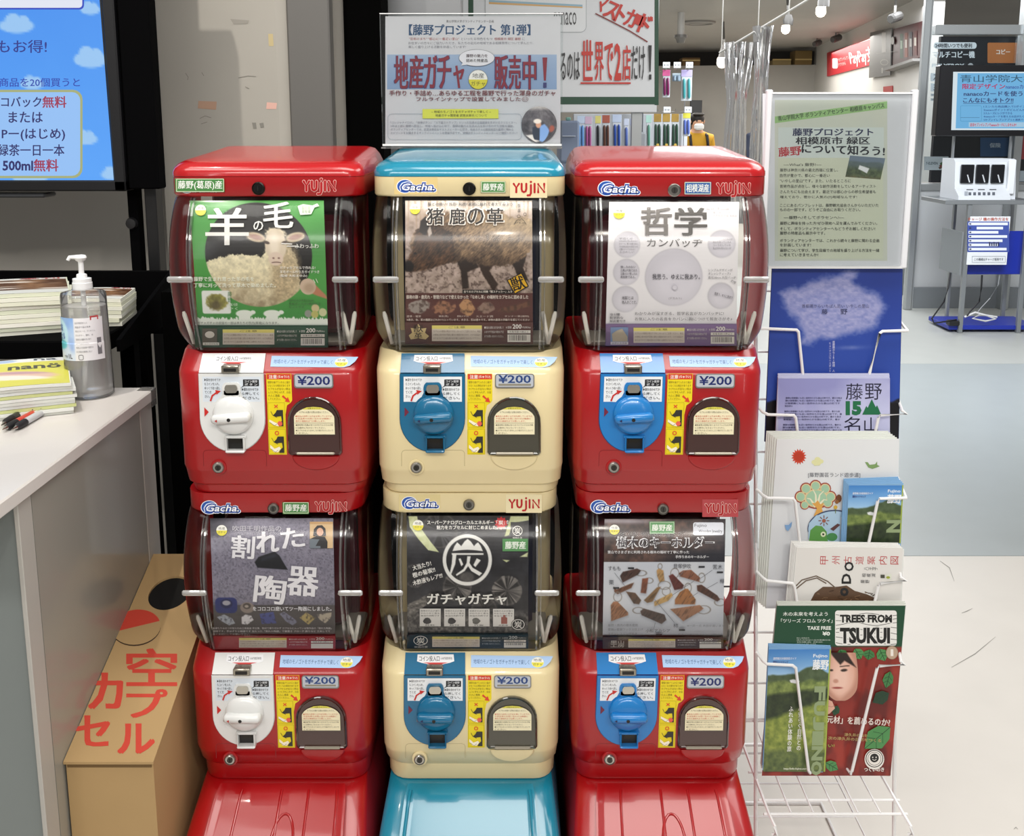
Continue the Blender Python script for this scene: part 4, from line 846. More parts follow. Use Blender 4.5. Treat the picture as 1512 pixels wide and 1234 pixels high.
def draw_wood(c):
    items = [([(917, 850), (921, 844), (942, 839), (948, 842), (944, 848), (921, 860)], '#4d332c', (948, 846, 8, 4)), ([(908, 866), (912, 870), (934, 861), (938, 860), (934, 868), (914, 877), (909, 874)], '#6e4630', None),
      ([(926, 873), (940, 875), (949, 886), (946, 892), (938, 891)], '#5b4332', None), ([(950, 854), (959, 853), (957, 870), (956, 876), (948, 875)], '#7a4632', (960, 857, 6, 4)), ([(971, 842), (974, 839), (981, 842), (983, 857), (976, 860), (972, 850)], '#b08b5a', (976, 836, 3, 4)),
      ([(989, 850), (995, 847), (1012, 864), (1010, 869), (998, 871)], '#5d2a26', (998, 846, 6, 7)), ([(1004, 846), (1010, 842), (1022, 841), (1036, 853), (1034, 859), (1006, 851)], '#8a5a44', (1038, 853, 5, 7)),
      ([(953, 886), (972, 867), (978, 866), (966, 888), (958, 890)], '#7c5e3c', (983, 864, 9, 6)), ([(968, 888), (994, 875), (996, 879), (989, 887), (969, 895)], '#bd9a60', (986, 873, 6, 6)), ([(999, 885), (1006, 874), (1014, 869), (1018, 869), (1030, 885), (1029, 892), (999, 892)], '#a06a3c', (1018, 868, 5, 7)),
      ([(1031, 864), (1038, 863), (1062, 879), (1066, 885), (1062, 888), (1032, 872)], '#4f2e22', (1066, 889, 8, 5)), ([(904, 893), (908, 888), (914, 888), (930, 904), (930, 908), (905, 917)], '#9c6c4c', (914, 881, 6, 7)),
      ([(948, 902), (953, 898), (984, 907), (987, 915), (980, 921), (950, 908)], '#4b3a34', (945, 901, 8, 4.5)), ([(992, 899), (1036, 893), (1042, 898), (1036, 903), (1012, 917)], '#9a6e52', (1042, 900, 10, 6))]
    def fn(X, Y):
        r = mixc('#2c2020', '#7a5a4c', fbm(X, Y, 9, 4)*1.4-.3); r = mixc(r, '#1b2030', np.clip((X-1000)/90, 0, .8)*.7); r = mixc(r, '#c9c3cc', .8*np.exp(-(Y-769-(X-930)*.01)**2/22)*np.clip((1000-X)/70, 0, 1)); r = mixc(r, '#171a28', np.clip((Y-808)/12, 0, .8)*np.clip((X-960)/60, 0, 1))  # includes a pale streak along the top, window reflection put into the colours
        lo = mixc('#c3cad6', '#d5d8dd', fbm(X, Y, 60, 2)); lo = mixc(lo, '#a9b0bd', np.clip((Y-890)/80, 0, .5))
        for P, h, rg in items:
            lo = mixc(lo, '#8d93a0', sm(pg(X, Y-2.5, P), 5)*.6)
            if rg: x, y, a, b = rg; lo = mixc(lo, '#7e776f', sm(np.abs(el(X, Y, x, y, a, b))-.5, 1))
            w_ = mixc(h, C(h)*.6, np.clip((fbm(X*1.5+Y, Y, 3, 3, sy=8)-.45)*3, 0, 1)); w_ = mixc(w_, C(h)*1.3, np.clip(-(Y-np.mean([q[1] for q in P]))/12, 0, 1)*.5); lo = mixc(lo, w_, sm(pg(X, Y, P), 1.2))
        r = mixc(r, lo, sm(-(Y-829.5), .8)); return mixc(r, '#513a31', sm(-(Y-937.5), .8))
    quad(c, (892.7, 1071.5, 889.5, 1067), 766, 957, fn, .85); c.k = 60; W_ = '#efeff2'
    chisan(c, 907, 781, 7.5); c.text('樹木のキーホルダー', 910, 791, 1054, 808.5, W_, .09); c.text('樹木のキーホルダー', 911.5, 792.5, 1052.5, 807, '#3a3038', .02)
    c.text('里山でさまざまに利用される樹木の端材で丁寧に作った', 897, 811.5, 1017, 816, W_, .03); c.text('手作り木のキーホルダー', 997, 818.5, 1046, 823, W_, .03)
    c.rrect(1023, 770, 1068, 789, 3, '#dfe3ec'); c.text('Fujino', 1025, 772, 1043, 778, '#33353c'); c.text('Wooden Jewelry', 1031, 780.5, 1066, 786.5, '#33353c')
    K = '#444852'
    for t, x0, y0, x1, y1 in (('すもも', 898, 834.5, 916, 841), ('栗', 899, 855, 906, 862), ('貝塚伊吹', 994, 831, 1020, 838), ('苦木', 1052, 832, 1066, 839), ('欅', 1062, 853, 1069, 860), ('柿', 994, 919, 1001, 925), ('小松アカシア', 953, 927, 989, 932)): c.text(t, x0, y0, x1, y1, K)
    for x, y in ((927, 836), (1031, 834), (1058, 842), (905, 865), (1068, 863), (1002, 927), (968, 934)): c.rect(x, y, x+9, y+2.6, '#2c2d33')
    for P in ([(907, 844), (922, 863)], [(1051, 840), (1034, 852)], [(1059, 858), (1041, 868)], [(966, 883), (995, 917)], [(1009, 841), (1002, 850)], [(967, 917), (965, 927)], [(1024, 856), (992, 877)], [(1030, 873), (1018, 881)]): c.line(P, .6, '#6b6f79')
    c.lines(['藤野・県内の樹木使用', '蜜蝋or蜜蝋ワックス仕上げ', 'ステンレスリング付き'], 897.5, 919, 6.3, 4, [941, 949, 940], '#7c808a'); c.text('※一点一点 木目が違います', 1014, 920, 1069, 923.5, '#7c808a'); c.text('※樹の長さは大小ありますが、ほぼ同じ大きさを想定しています', 1000, 933, 1068, 935.5, '#8a8d96')
    band(c, 890, 938.5, 1067.5, 956, '#513a31'); c.text('里山\n工房', 901, 943, 921, 953, '#d9d0c8', .04)
CARDS = {
 'sheep': (draw_sheep, 'green card with a white sheep in a black circle'), 'boar': (draw_boar, 'brown card with a photograph of a wild boar'),
 'phil': (draw_phil, 'white card with grey round badges and a purple foot'), 'pot': (draw_pot, 'grey stone card with a dark pottery shard and red foot'),
 'char': (draw_char, 'black charcoal card with a white round crest'), 'wood': (draw_wood, 'card of wooden key holders on pale ground')}
def cf(k): return lambda dz, root: mkcard(dz, root, *CARDS[k])
G = '#41803f'
machine(-.358, True, RED, 'W', RED2, cf('sheep'), dict(brand=[('g', 263, 266, 322, 285, None), ('y', 446, 262, 496, 288, None)], lock=(382, 278), dark=1, plates=[(260, 263.5, 331, 283.5, '藤野(葛原)産', G)]),
    'red capsule machine with a white sheep card, top of the left stack')
machine(XMID, True, CREAM, 'T', TEAL, cf('boar'), dict(brand=[('g', 585, 265, 644, 285, '#dcc487'), ('y', 756, 266, 805, 290, '#e6d7ad')], lock=(693, 278.5), dark=1, plates=[(710, 267.5, 746.5, 284.5, '藤野産', G)]),
    'cream and teal capsule machine with a wild boar card under the sign', scheme='cream', price_low=True)
machine(.232, True, RED, 'B', RED2, cf('phil'), dict(brand=[('g', 882, 267, 945, 289, None), ('y', 1057, 266, 1108, 291, None)], lock=(995.5, 280.5), plates=[(1010.5, 268.5, 1050, 287, '相模湖産', '#2a5c9c')]),
    'red capsule machine with a white badge card beside the leaflet rack')
machine(-.364, False, RED, 'W', RED2, cf('pot'), dict(brand=[('g', 296, 739, 355, 759, None), ('y', 464, 737, 512, 759, None)], lock=(404, 750), plates=[(418, 741, 456, 758, '藤野産', G)]),
    'red capsule machine with a grey pottery card, bottom of the left stack', price_low=True)
machine(-.0655, False, CREAM, 'T', TEAL, cf('char'), dict(brand=[('g', 592, 733, 648, 752, '#dccb95'), ('y', 750, 733, 797, 755, '#e6d9b1')], lock=(692.5, 744.5), plates=[]),
    'cream capsule machine with a black charcoal card, bottom of the middle stack', scheme='cream', price_low=True)
machine(.234, False, RED, 'B', RED2, cf('wood'), dict(brand=[('g', 871, 738, 931, 758, None), ('y', 1040, 740, 1087, 761, '#b4454a')], lock=(979, 751), plates=[]),
    'red capsule machine with a wooden key holder card, bottom right')
_wood = [o for o in bpy.data.objects if o.name.startswith('capsule_toy_machine')][-1]
# the green plate stuck inside on the wooden key holder card
_wm = sorted([o for o in bpy.data.objects if o.name.startswith('capsule_toy_machine')], key=lambda o: (o.location.z, -o.location.x))[0]
_c = Card(.481, .006); _b = CV(_c, (0, -1, 0)); _b.k = 100; _b.poly([(958, 768.5), (995.5, 768), (995.5, 786), (959, 786.5)], '#5d9c5f'); _b.frame(959.5, 769.5, 994.5, 785.5, .8, '#c7d8bf'); _b.text('藤野産', 962, 772.5, 992, 782, '#eef4ea', .04)
_o = _b.build('origin_badge', _wm); _o['label'] = 'green plate with white lettering on the card'
# ------------------------------------------------------------------ chute bases
def chute(X, mat, label, red):
    zt = ztab(1150, 1.487); root = thing('machine_base', (X, 1.6, 0), label, 'machine base', 'bases under the capsule machines')
    b = MB(); secs = []
    for k, (z, hw, yf) in enumerate(((0, .144, 1.30), (.05, .1455, 1.295), (.22, .1455, 1.31), (.30, .1445, 1.345), (zt-.045, .139, 1.405), (zt-.012, .133, 1.462), (zt-.001, .131, 1.484))):
        secs.append(plan(hw, yf, 1.78, .03, z, X))
    b.loft(secs, mat); b.build('base_shell', root, True, sharp=60)
    # sloping catch panel with raised edges
    def sf(s, t, e=0):     # s -1..1 across, t 0..1 down
        pts = [(zt-.003, 1.4815), (zt-.012, 1.460), (zt-.045, 1.403), (.30, 1.343), (.22, 1.308)]
        f = t*(len(pts)-1); i = min(int(f), len(pts)-2); f -= i
        z = pts[i][0]+(pts[i+1][0]-pts[i][0])*f; y = pts[i][1]+(pts[i+1][1]-pts[i][1])*f
        hw = .100+.014*t
        return Vector((X+s*hw, y-e, z+e*.6))
    b = MB(); n, m_ = 40, 14; vs = []; fs = []
    lines_ = (-.62, .0, .42, .86) if red else (-.93, .93)
    for j in range(m_+1):
        for i in range(n+1):
            s = -1+2*i/n; e = .0022
            if abs(s) > .93: e += .003
            vs.append(sf(s, j/m_, e))
    for j in range(m_):
        for i in range(n): fs.append((j*(n+1)+i, (j+1)*(n+1)+i, (j+1)*(n+1)+i+1, j*(n+1)+i+1))
    b.add(vs, fs, mat); b.build('catch_panel', root, True)
    for s in lines_:
        b = MB(); b.tube([sf(s, t/8, .0022 if red else .005) for t in range(1, 9)], .0022 if red else .003, mat, 8); b.build('panel_rib', root, True)
    if red:
        b = MB(); P = []
        for k in range(25):
            a = 2*math.pi*k/24; P.append(sf(.12+.16*math.cos(a), .52+.17*math.sin(a), .0022))
        b.tube(P, .0022, mat, 8); b.tube([sf(.12, .69, .0025), sf(.05, .76, .0025), sf(.10, .82, .0025), sf(.3, .9, .0025)], .0025, mat, 8); b.build('relief_loop', root, True)
chute(-.366, RED, 'glossy red capsule machine base of the left stack', True)
chute(-.0665, TEAL, 'glossy teal capsule machine base of the middle stack', False)
chute(.236, RED, 'glossy red capsule machine base beside the leaflet rack', True)
# ------------------------------------------------------------------ helpers for boxes measured on the photo at a chosen depth
def pbox(b, u0, v0, u1, v1, Y, dep, m, bev=.003):
    p, q = at(u0, v1, Y), at(u1, v0, Y); b.box((p.x, Y, p.z), (q.x, Y+dep, q.z), m, bev=bev)
WIRE = M('#e6e6e6', .3, coat=.3, name='white_wire')
# ------------------------------------------------------------------ ACRYLIC SIGN on the middle machine
YS = 1.715
p0, p1 = at(568, 216, YS), at(827, 216, YS); zt = at(700, 23, YS).z; zb_ = ztab(262, YL)+.0425
t = thing('acrylic_sign_stand', ((p0.x+p1.x)/2, YS, p0.z), 'clear acrylic stand holding a white notice on top of the teal lid', 'sign')
b = MB(); b.box((p0.x-.003, YS-.004, p0.z-.001), (p1.x+.003, YS-.0022, zt+.002), ACRYL); b.box((p0.x-.003, YS+.002, p0.z-.001), (p1.x+.003, YS+.004, zt+.002), ACRYL)
b.box((p0.x-.002, YS-.03, p0.z-.003), (p1.x+.002, YS+.03, p0.z-.0005), PLASTIC_EDGE); b.build('acrylic_holder', t)
b = MB(); b.box((p0.x-.003, YS-.0045, zt+.002), (p1.x+.003, YS+.0045, zt+.0035), M('#d7dadb', .2)); b.box((p0.x-.002, YS-.012, p0.z+.001), (p1.x+.002, YS-.005, p0.z+.004), M('#d9dcdc', .25)); b.build('acrylic_edge', t)
c = CV(flat(YS-.0012), rough=.5)
c.rect(569, 24, 827.5, 214, '#dddde2'); c.img(571.5, 80.5, 822, 132, lambda X, Y: mixc('#a9bfdd', '#8fabd2', (Y-80)/52+.3*(fbm(X, Y, 60, 2)-.5)), 2)
c.text('青山学院大学ボランティアセンター企画', 659, 29.5, 729, 33.5, '#4a4a52', .01)
c.text('【藤野プロジェクト 第1弾】', 604, 36, 783, 52, '#2a527c', .05)
c.text('"芸術のまち" "都心に一番近い里山"', 604, 55.3, 678, 59.5, '#b36a6a', .01); c.text('といったる特色をもつ', 681, 55.3, 727, 59.5, '#777986'); c.text('相模原市 緑区 藤野', 730, 55.3, 769, 59.5, '#b36a6a', .01); c.text('に', 771, 55.3, 775, 59.5, '#777986')
c.lines(['お住まいの方々にご協力いただき、私たちの足元の地域である相模原市について学んだり、', '楽しく盛り上げる活動を計画しています!'], 603, 61.5, 5.7, 4.2, [788, 688], '#80828f', .0)
for t_, x0, x1 in (('地', 583, 602), ('産', 605, 624), ('ガ', 627, 645), ('チ', 647, 665)): c.text(t_, x0-.6, 82, x1+.6, 131, '#3a3f7a', .09); c.text(t_, x0, 82, x1, 130.5, '#8c2338', .05)
for t_, x0, x1 in (('販', 731, 749), ('売', 752, 768), ('中', 773, 791)): c.text(t_, x0-.6, 82, x1+.6, 132, '#3a3f7a', .09); c.text(t_, x0, 82, x1, 131.5, '#8c2338', .05)
c.text('ャ', 670, 97, 685, 130, '#8c2338', .06); c.poly([(801, 85), (808, 85), (806, 119), (803, 119)], '#8c2338'); c.rect(802, 122, 807, 129.5, '#3a3f7a')
c.ell(704, 85.5, 26.5, 12.5, '#6b6f7a', 32); c.ell(704, 85.5, 26, 12, '#e3e4ea', 32); c.poly([(684, 91), (692, 95), (681, 97)], '#e3e4ea')
c.text('藤野の魅力を', 688.5, 80, 720, 84.8, '#4a3a44', .03); c.text('詰めた特産品', 688.5, 87, 720, 91.8, '#33343c', .03)
c.ell(706, 117.5, 14.2, 14.6, '#6a6a5c', 28); c.ell(706, 117.5, 13.7, 14, '#dcd540', 28); c.ell(706, 117.5, 13.7, 14, '#eeeeea', 28, 0, 180, 360); c.text('地産', 697.5, 108, 715, 115.5, '#3a3a36', .0); c.text('ガチャ', 695.5, 120, 716.5, 127, '#55511f', .0)
c.text('手作り・手詰め…あらゆる工程を藤野で行った渾身のガチャ', 575, 133.5, 820, 141.5, '#7c2f38', .02); c.text('フルラインナップで設置してみました☺', 615, 143, 780, 150, '#7c2f38', .02)
c.frame(573, 168, 770, 206, .5, '#9aa6b4', 6); c.rect(624, 161, 736, 175, '#dde05a'); c.text('~ 地域のモノゴトをガチャガチャで楽しく ~', 637, 163, 725, 167, '#4a4a24', .01); c.text('地産ガチャ開発者 武笠太郎氏 について', 643, 168.5, 719, 172.5, '#4a4a24', .01)
c.lines(['「コレジャナイロボ」「自爆ボタン」「土下座ストラップ」といった玩具の企画開発を手がけるクリエイター。', '5年ほど前に藤野へ移住し、地域へ溶け込む中で、藤野の魅力と玩具の力を掛け合わせた活動を開始。', 'ボランティアセンターでは、武笠太郎氏をゲストスピーカーに招き、地産ガチャの開発秘話や藤野に関わる', 'エピソードをお聞きするオンラインイベントを開催予定です。詳細はボランティアセンターにご確認ください!'], 577, 179, 5.1, 3.7, [763, 759, 758, 764], '#8a8c9b', .0)
c.k += 2
def ph(X, Y):
    r = mixc('#2a2a30', '#6f6d70', fbm(X, Y, 8, 4)*1.4-.3); r = mixc(r, '#b9b6b0', np.clip((164-Y)/5, 0, 1)*.7); r = mixc(r, '#e6e2da', sm(pg(X, Y, [(772, 200), (796, 197), (800, 208), (780, 210)]), 2)*.8)
    r = mixc(r, '#1d2838', sm(pg(X, Y, [(786, 188), (797, 184), (800, 208), (784, 206)]), 2)); r = mixc(r, '#6f93c4', sm(pg(X, Y, [(797, 186), (804, 183), (812, 192), (811, 210), (797, 208)]), 2)); r = mixc(r, '#b98a70', sm(el(X, Y, 795, 184, 4, 5), 1.5)); r = mixc(r, '#d3cbbf', sm(el(X, Y, 793.5, 179, 6, 3.5), 1.5)); return mixc(r, '#8d4a3c', sm(el(X, Y, 815, 190, 4, 5), 2))
P = [(796+26.5*math.cos(a), 184+27*math.sin(a)) for a in [k*math.pi/16 for k in range(32)]]
mp0 = c.mp; c.mp = lambda u, v: mp0(796+(u-796)*max(.02, math.sqrt(max(0, 1-((v-184)/27)**2))), v); c.img(770, 157, 822, 211, ph, .8); c.mp = mp0
c.build('notice_sheet', t)

# ------------------------------------------------------------------ LEFT: screen on its stand
YT = 2.25; q = at(168, 266, YT); qs = at(235, 282, YT)
t = thing('display_screen', (q.x-.3, YT+.03, 0), 'black stand with a blue lit advertising screen beside the pillar', 'screen')
b = MB(); b.box((q.x-.80, YT-.004, q.z), (q.x+.002, YT+.05, q.z+.78), M('#08090b', .4)); b.box((q.x-.82, YT-.008, qs.z), (q.x+.028, YT+.05, q.z), M('#0b0b0e', .35), bev=.003); b.box((q.x+.002, YT-.008, qs.z), (q.x+.028, YT+.05, q.z+.79), M('#0b0b0e', .35), bev=.003); b.build('bezel', t)
NOS = M('#050506', .85, name='matt_black')
b = MB(); b.box((q.x+.03, YT+.004, qs.z+.004), (qs.x, YT+.05, q.z+.68), NOS, bev=.003); b.build('side_panel', t)
c = CV(flat(YT-.0045), rough=.25, emit=.85)
def skyf(X, Y):
    r = mixc('#3f93f5', '#56a6ff', Y/260+.15*(fbm(X, Y, 40, 2)-.5))
    for x, y, s in ((25, 38, 1), (145, 88, 1.1), (48, 124, .7), (150, 14, .7), (128, 205, .8), (45, 262, 1), (168, 258, .7)):
        d = np.minimum.reduce([el(X, Y, x, y, 25*s, 11*s), el(X, Y, x-6*s, y-8*s, 12*s, 10*s), el(X, Y, x+9*s, y-6*s, 10*s, 9*s), el(X, Y, x-15*s, y, 11*s, 8*s)]); r = mixc(r, '#a9d2f8', sm(d, 2)*.85)
    return r
mpf = c.mp; sx = lambda v: 147+(v)*21/266
c.mp = lambda u, v: mpf(u if u < 60 else 60+(u-60)*((sx(v)-60)/(168-60)), v); c.img(-80, -60, 168, 266, skyf, 3); c.mp = mpf
c.poly(rrp(-60, -50, 124, 14, 6), '#1c3fc2'); c.poly(rrp(-60, -50, 121.5, 11.5, 5), '#e7ebf8')
c.text('もお得!', -4, 59, 69, 78, '#1b2d8c', .02); c.text('商品を20個買うと', -1, 115, 118, 128, '#1f3fae', .02)
c.poly(rrp(-60, 132.5, 122, 263, 14), '#a8b07a'); c.poly(rrp(-60, 136, 118.5, 259.5, 12), '#96c4fb')
c.text('エコバック', -15, 143, 61, 158, '#1b1b66', .03); c.text('無料', 63, 142, 98, 159, '#a02a50', .04); c.text('または', 13, 165, 63, 181, '#1b1b66', .03); c.text('Pー(はじめ)', 3, 190, 96, 208, '#1b1b66', .03)
c.text('緑茶一日一本', -3, 213, 95, 230, '#1b1b66', .03); c.text('500ml', 4, 237, 49, 252, '#1b1b66', .03); c.text('無料', 50, 235, 86, 253, '#a02a50', .04); c.build('picture', t)
b = MB(); p = at(72, 291, YT+.02); b.box((p.x-.3, YT+.0, p.z), (p.x, YT+.06, p.z+.010), M('#55575a', .3, .7), bev=.003); b.build('handle_bar', t)
b = MB(); x0 = at(196, 400, YT+.06).x; x1 = at(238, 400, YT+.06).x; b.box((x0, YT+.055, 0), (x0+.022, YT+.09, qs.z+.02), NOS, bev=.002); b.box((x1-.026, YT+.055, 0), (x1, YT+.10, q.z+.6), M('#0a0a0c', .4), bev=.002); b.build('post', t)
b = MB(); k = at(194, 330, YT+.05); b.lathe(k+Vector((0, .01, 0)), [(.012, 0), (.014, .008), (.011, .016), (.0001, .017)], M('#101012', .4), 14, 'y'); b.build('knob', t, True)
b = MB(); b.box((x0-.25, YT-.1, 0), (x1+.02, YT+.35, .02), NOS, bev=.004); b.build('foot_plate', t)
# black magazine tray behind the counter
t = thing('magazine_tray', (-1.2, 2.0, 0), 'black open tray table behind the white counter holding a magazine stack', 'tray')
zt_ = at(100, 497, 1.90).z
b = MB(); b.box((-1.7, 1.86, zt_-.035), (-.775, 2.18, zt_), NOS, bev=.003); b.box((-1.7, 2.17, zt_-.05), (-.73, 2.19, at(100, 401, 2.17).z), NOS)
s0_ = at(163, 497, 1.86); b.prism([(s0_.x+.01, 1.86, zt_-.02), (s0_.x+.01, 1.86, zt_+.002), (-.735, 2.175, at(100, 401, 2.17).z), (-.735, 2.175, zt_-.02)], (.008, 0, 0), NOS); b.build('tray_body', t)
b = MB(); b.box((-1.65, 1.9, 0), (-1.62, 1.93, zt_-.02), NOS); b.build('leg', t)
for y_ in (1.92, 2.12): b = MB(); b.box((-.83, y_, 0), (-.80, y_+.03, zt_-.02), NOS); b.build('leg', t)
# ------------------------------------------------------------------ WHITE COUNTER
ZC = .95; XC = -.645
t = thing('counter', (-1.1, 1.5, 0), 'white topped grey reception counter at the left edge', 'counter')
b = MB(); b.box((-2.0, 1.10, ZC-.022), (XC, 1.80, ZC), M('#d9d5d1', .3, coat=.2, name='laminate'), bev=.0025); ct = b.build('counter_top', t)
SIDE = M('#99978f', .28, coat=.3, name='grey_laminate')
b = MB(); b.box((-1.95, 1.295, .0), (XC-.012, 1.79, ZC-.0225), M('#7e8584', .45)); b.build('carcass', t)
b = MB(); b.box((XC-.012, 1.325, .0), (XC-.008, 1.735, ZC-.0225), SIDE); b.build('side_panel', t)
for y0, y1 in ((1.285, 1.323), (1.737, 1.795)):
    b = MB(); b.box((XC-.014, y0, 0), (XC-.0075, y1, ZC-.0225), M('#b3b0aa', .35), bev=.001); b.build('corner_strip', t)
b = MB(); pc = Vector((XC, 1.80, ZC)); b.box((XC-.025, 1.775, ZC), (XC+.001, 1.801, ZC+.0006), PLASTIC_EDGE); b.box((XC, 1.775, ZC-.03), (XC+.0012, 1.8, ZC+.0006), PLASTIC_EDGE); b.build('clear_tape', t)
# magazines
def Rz(c_, a):
    a = math.radians(a); return lambda q: Vector((c_[0]+(q.x-c_[0])*math.cos(a)-(q.y-c_[1])*math.sin(a), c_[1]+(q.x-c_[0])*math.sin(a)+(q.y-c_[1])*math.cos(a), q.z))
def magstack(cx, cy, z, w_, d_, n, th, rot, cols, label_top, label_low, group, cover):
    for i in range(n):
        a = rot + random.uniform(-1.5, 1.5); R = Rz((cx, cy), a); dx, dy = random.uniform(-.003, .003), random.uniform(-.003, .003)
        b = MB(); m = M(cols[i % len(cols)], .6, name='paper'); secs = []
        N = 8
        for k in range(N+1):
            x = -w_/2+w_*k/N; sag = .003*math.sin(k/N*math.pi)*(i/n)
            z0 = z+i*th+sag; t_ = th*.93*(1 if k > 0 else .35)
            P = [(cx+x+dx, cy-d_/2+dy, z0), (cx+x+dx, cy+d_/2+dy, z0), (cx+x+dx, cy+d_/2+dy, z0+t_), (cx+x+dx, cy-d_/2+dy, z0+t_)]
            secs.append([R(Vector(q)) for q in P])
        b.loft(secs, m)
        if i == n-1:
            def mp(u, v, R=R, z=z):
                k = u; return R(Vector((cx-w_/2+w_*u+dx, cy+d_/2-d_*v+dy, z+(n-1)*th+.003*math.sin(u*math.pi)+th*.93)))
            c = CV(mp, (0, 0, 1), rough=.3); c.k = 4; cover(c)
            c2 = c.build('cover_print', None) if False else None
            o = b.build('magazine', origin=(cx, cy, z+i*th)); tag(o, label_top, 'magazine', group); c.build('cover', o)
        else:
            o = b.build('magazine', origin=(cx, cy, z+i*th)); tag(o, label_low, 'magazine', group)
def cov_brown(c):
    def fn(X, Y):
        r = mixc('#4a2f22', '#a8805c', fbm(X*100, Y*100, 9, 4, sy=25)*1.5-.3); r = mixc(r, '#e8e0d6', np.clip((fbm(X*100, Y*100, 30, 2, sy=6, off=7)-.6)*6, 0, 1)); r = mixc(r, '#d9dcd8', sm(-(Y-.78), .05)); r = mixc(r, '#e3e3df', sm(Y-.12, .03)); return r
    c.img(0.01, 0.01, .99, .99, fn, .02); c.k += 3; c.text('季刊', .70, .02, .95, .10, '#b3303a', .05)
def cov_nano(c):
    def fn(X, Y):
        r = np.broadcast_to(C('#d3d04e'), X.shape+(3,)).copy(); r = mixc(r, '#d9b7a4', sm(el(X*100, Y*100, 45, 60, 45, 14, 12), 3)); r = mixc(r, '#e9e3d8', sm(el(X*100, Y*100, 42, 68, 42, 8, 14), 3)); r = mixc(r, '#b98f9c', sm(el(X*100, Y*100, 55, 54, 25, 4, 12), 3)); r = mixc(r, '#e4e6e8', sm(Y-.14, .02)); r = mixc(r, '#9fb9dc', sm(el(X*100, Y*100, 40, 7, 12, 5), 2)); return mixc(r, '#dfe3e0', sm(-(X-.10+Y*0), .01)*0+sm(X-.05, .01))
    c.img(0.01, 0.01, .99, .99, fn, .02); c.k += 3; c.text('nanö', .45, .24, .93, .42, '#2a2c22', .03); c.text('na', .68, .03, .9, .10, '#3a4a5c', .02)
g_ = onz(62, 470, zt_+.0)
magstack(-1.03, 1.985, zt_+.0005, .30, .21, 10, .0078, 24, ['#dcdccf', '#c9cdb9', '#e3e1d8', '#d5d6c4'], 'brown covered magazine on top of the tall stack behind the sanitizer', 'pale magazine edge in the tall stack on the black tray', 'magazines on the black tray', cov_brown)
magstack(-.862, 2.06, zt_+.0005, .155, .14, 7, .0078, 8, ['#dcdccf', '#cfd0bb'], 'orange and brown magazine topping the stack right of the sanitizer', 'pale magazine edge in the low stack right of the sanitizer', 'magazines in the right tray stack', cov_brown)
magstack(-.845, 1.69, ZC+.0005, .175, .21, 10, .0052, 26, ['#cfd2cb', '#dadcd8', '#c3c98a', '#d5d8d5'], 'yellow covered magazine topping the stack on the white counter', 'grey white magazine edge in the counter stack', 'magazines on the counter', cov_nano)
magstack(-.99, 1.60, ZC+.0005, .15, .19, 5, .0052, 10, ['#d8d5d6', '#c99aa0', '#d8d2d4'], 'pink edged magazine topping the low stack at the left edge', 'pink and white magazine edge in the low left stack', 'magazines at the left edge', lambda c: c.rect(.02, .02, .98, .98, '#d9c6c8'))
# sanitizer
sp = onz(134, 583, ZC); sp.z = ZC+.0004
t = thing('sanitizer_bottle', sp, 'clear pump bottle of hand sanitizer with a blue and white label on the counter', 'bottle')
px = lambda n: n/845
GEL = clear('clear_bottle', (.985, .985, .985), 1.4, .03, .02, .04)
LQ = clear('brightened_gel', (.97, .98, .98), 1.25, .02, .0, .28)  # white mixed into the gel stands for its bright refraction
b = MB(); b.lathe(sp, [(.036, 0), (.040, .003), (.040, .02), (.0385, .10), (.0375, .178), (.036, .183), (.020, .187), (.0165, .190)], GEL, 32); b.build('bottle', t, True, sharp=50)
b = MB(); b.lathe(sp, [(.034, .004), (.0375, .006), (.0372, .10), (.0355, .160), (.001, .160)], LQ, 28); b.build('gel', t, True, sharp=50)
b = MB(); PW = M('#e3e5e6', .35, name='white_plastic'); b.lathe(sp, [(.0165, .188), (.0165, .200), (.0155, .2005), (.0155, .207), (.009, .208), (.0085, .214), (.0065, .215), (.0045, .2155), (.0045, .236), (.008, .238), (.0105, .243), (.0085, .247), (.0001, .248)], PW, 24)
b.tube([sp+Vector((.004, 0, .244)), sp+Vector((-.016, -.006, .244)), sp+Vector((-.019, -.007, .239))], [.0045, .0035, .003], PW, 8); b.build('pump_head', t, True, sharp=50)
b = MB(); b.tube([sp+Vector((0, 0, .19)), sp+Vector((.0, 0, .10)), sp+Vector((-.010, -.004, .006))], .0042, M('#d7d9d7', .4), 10); b.build('dip_tube', t, True)
R0 = .0392
class Cyl:
    n = Vector((0, -1, 0))
    def __call__(s, u, v):   # u px 90..165, v px
        a = math.asin(max(-.999, min(.999, (u-128.5)/38))) ; z = sp.z + (583-v)/845*.985
        r = R0*.99 if z > sp.z+.1 else R0*1.01; return Vector((sp.x+r*math.sin(a), sp.y-r*math.cos(a), z))
c = CV(Cyl(), (0, -1, 0), rough=.4)
def lb(X, Y):
    r = mixc('#8fb5e6', '#d3def0', np.clip((Y-460)/60, 0, 1)); r = mixc(r, '#6f95dc', np.clip(fbm(X, Y, 12, 2)-.4, 0, .5)); r = mixc(r, '#b9e0f2', sm(el(X, Y, 95, 485, 18, 24), 3)); r = mixc(r, '#59b7c9', sm(el(X, Y, 98, 500, 12, 7), 2)); return mixc(r, '#e3e3e8', sm(-(X-125), .6))
c.img(93, 459.5, 163.5, 523, lb, 2); c.k = 8; c.text('指洗', 93, 470, 102, 480, '#3a63b0', .04); c.text('ジェル', 92, 482, 106, 492, '#3a63b0', .04); c.text('1L', 112, 513, 119, 520, '#5a5a66', .03); c.text('内容量', 103, 515, 110, 519, '#5a5a66')
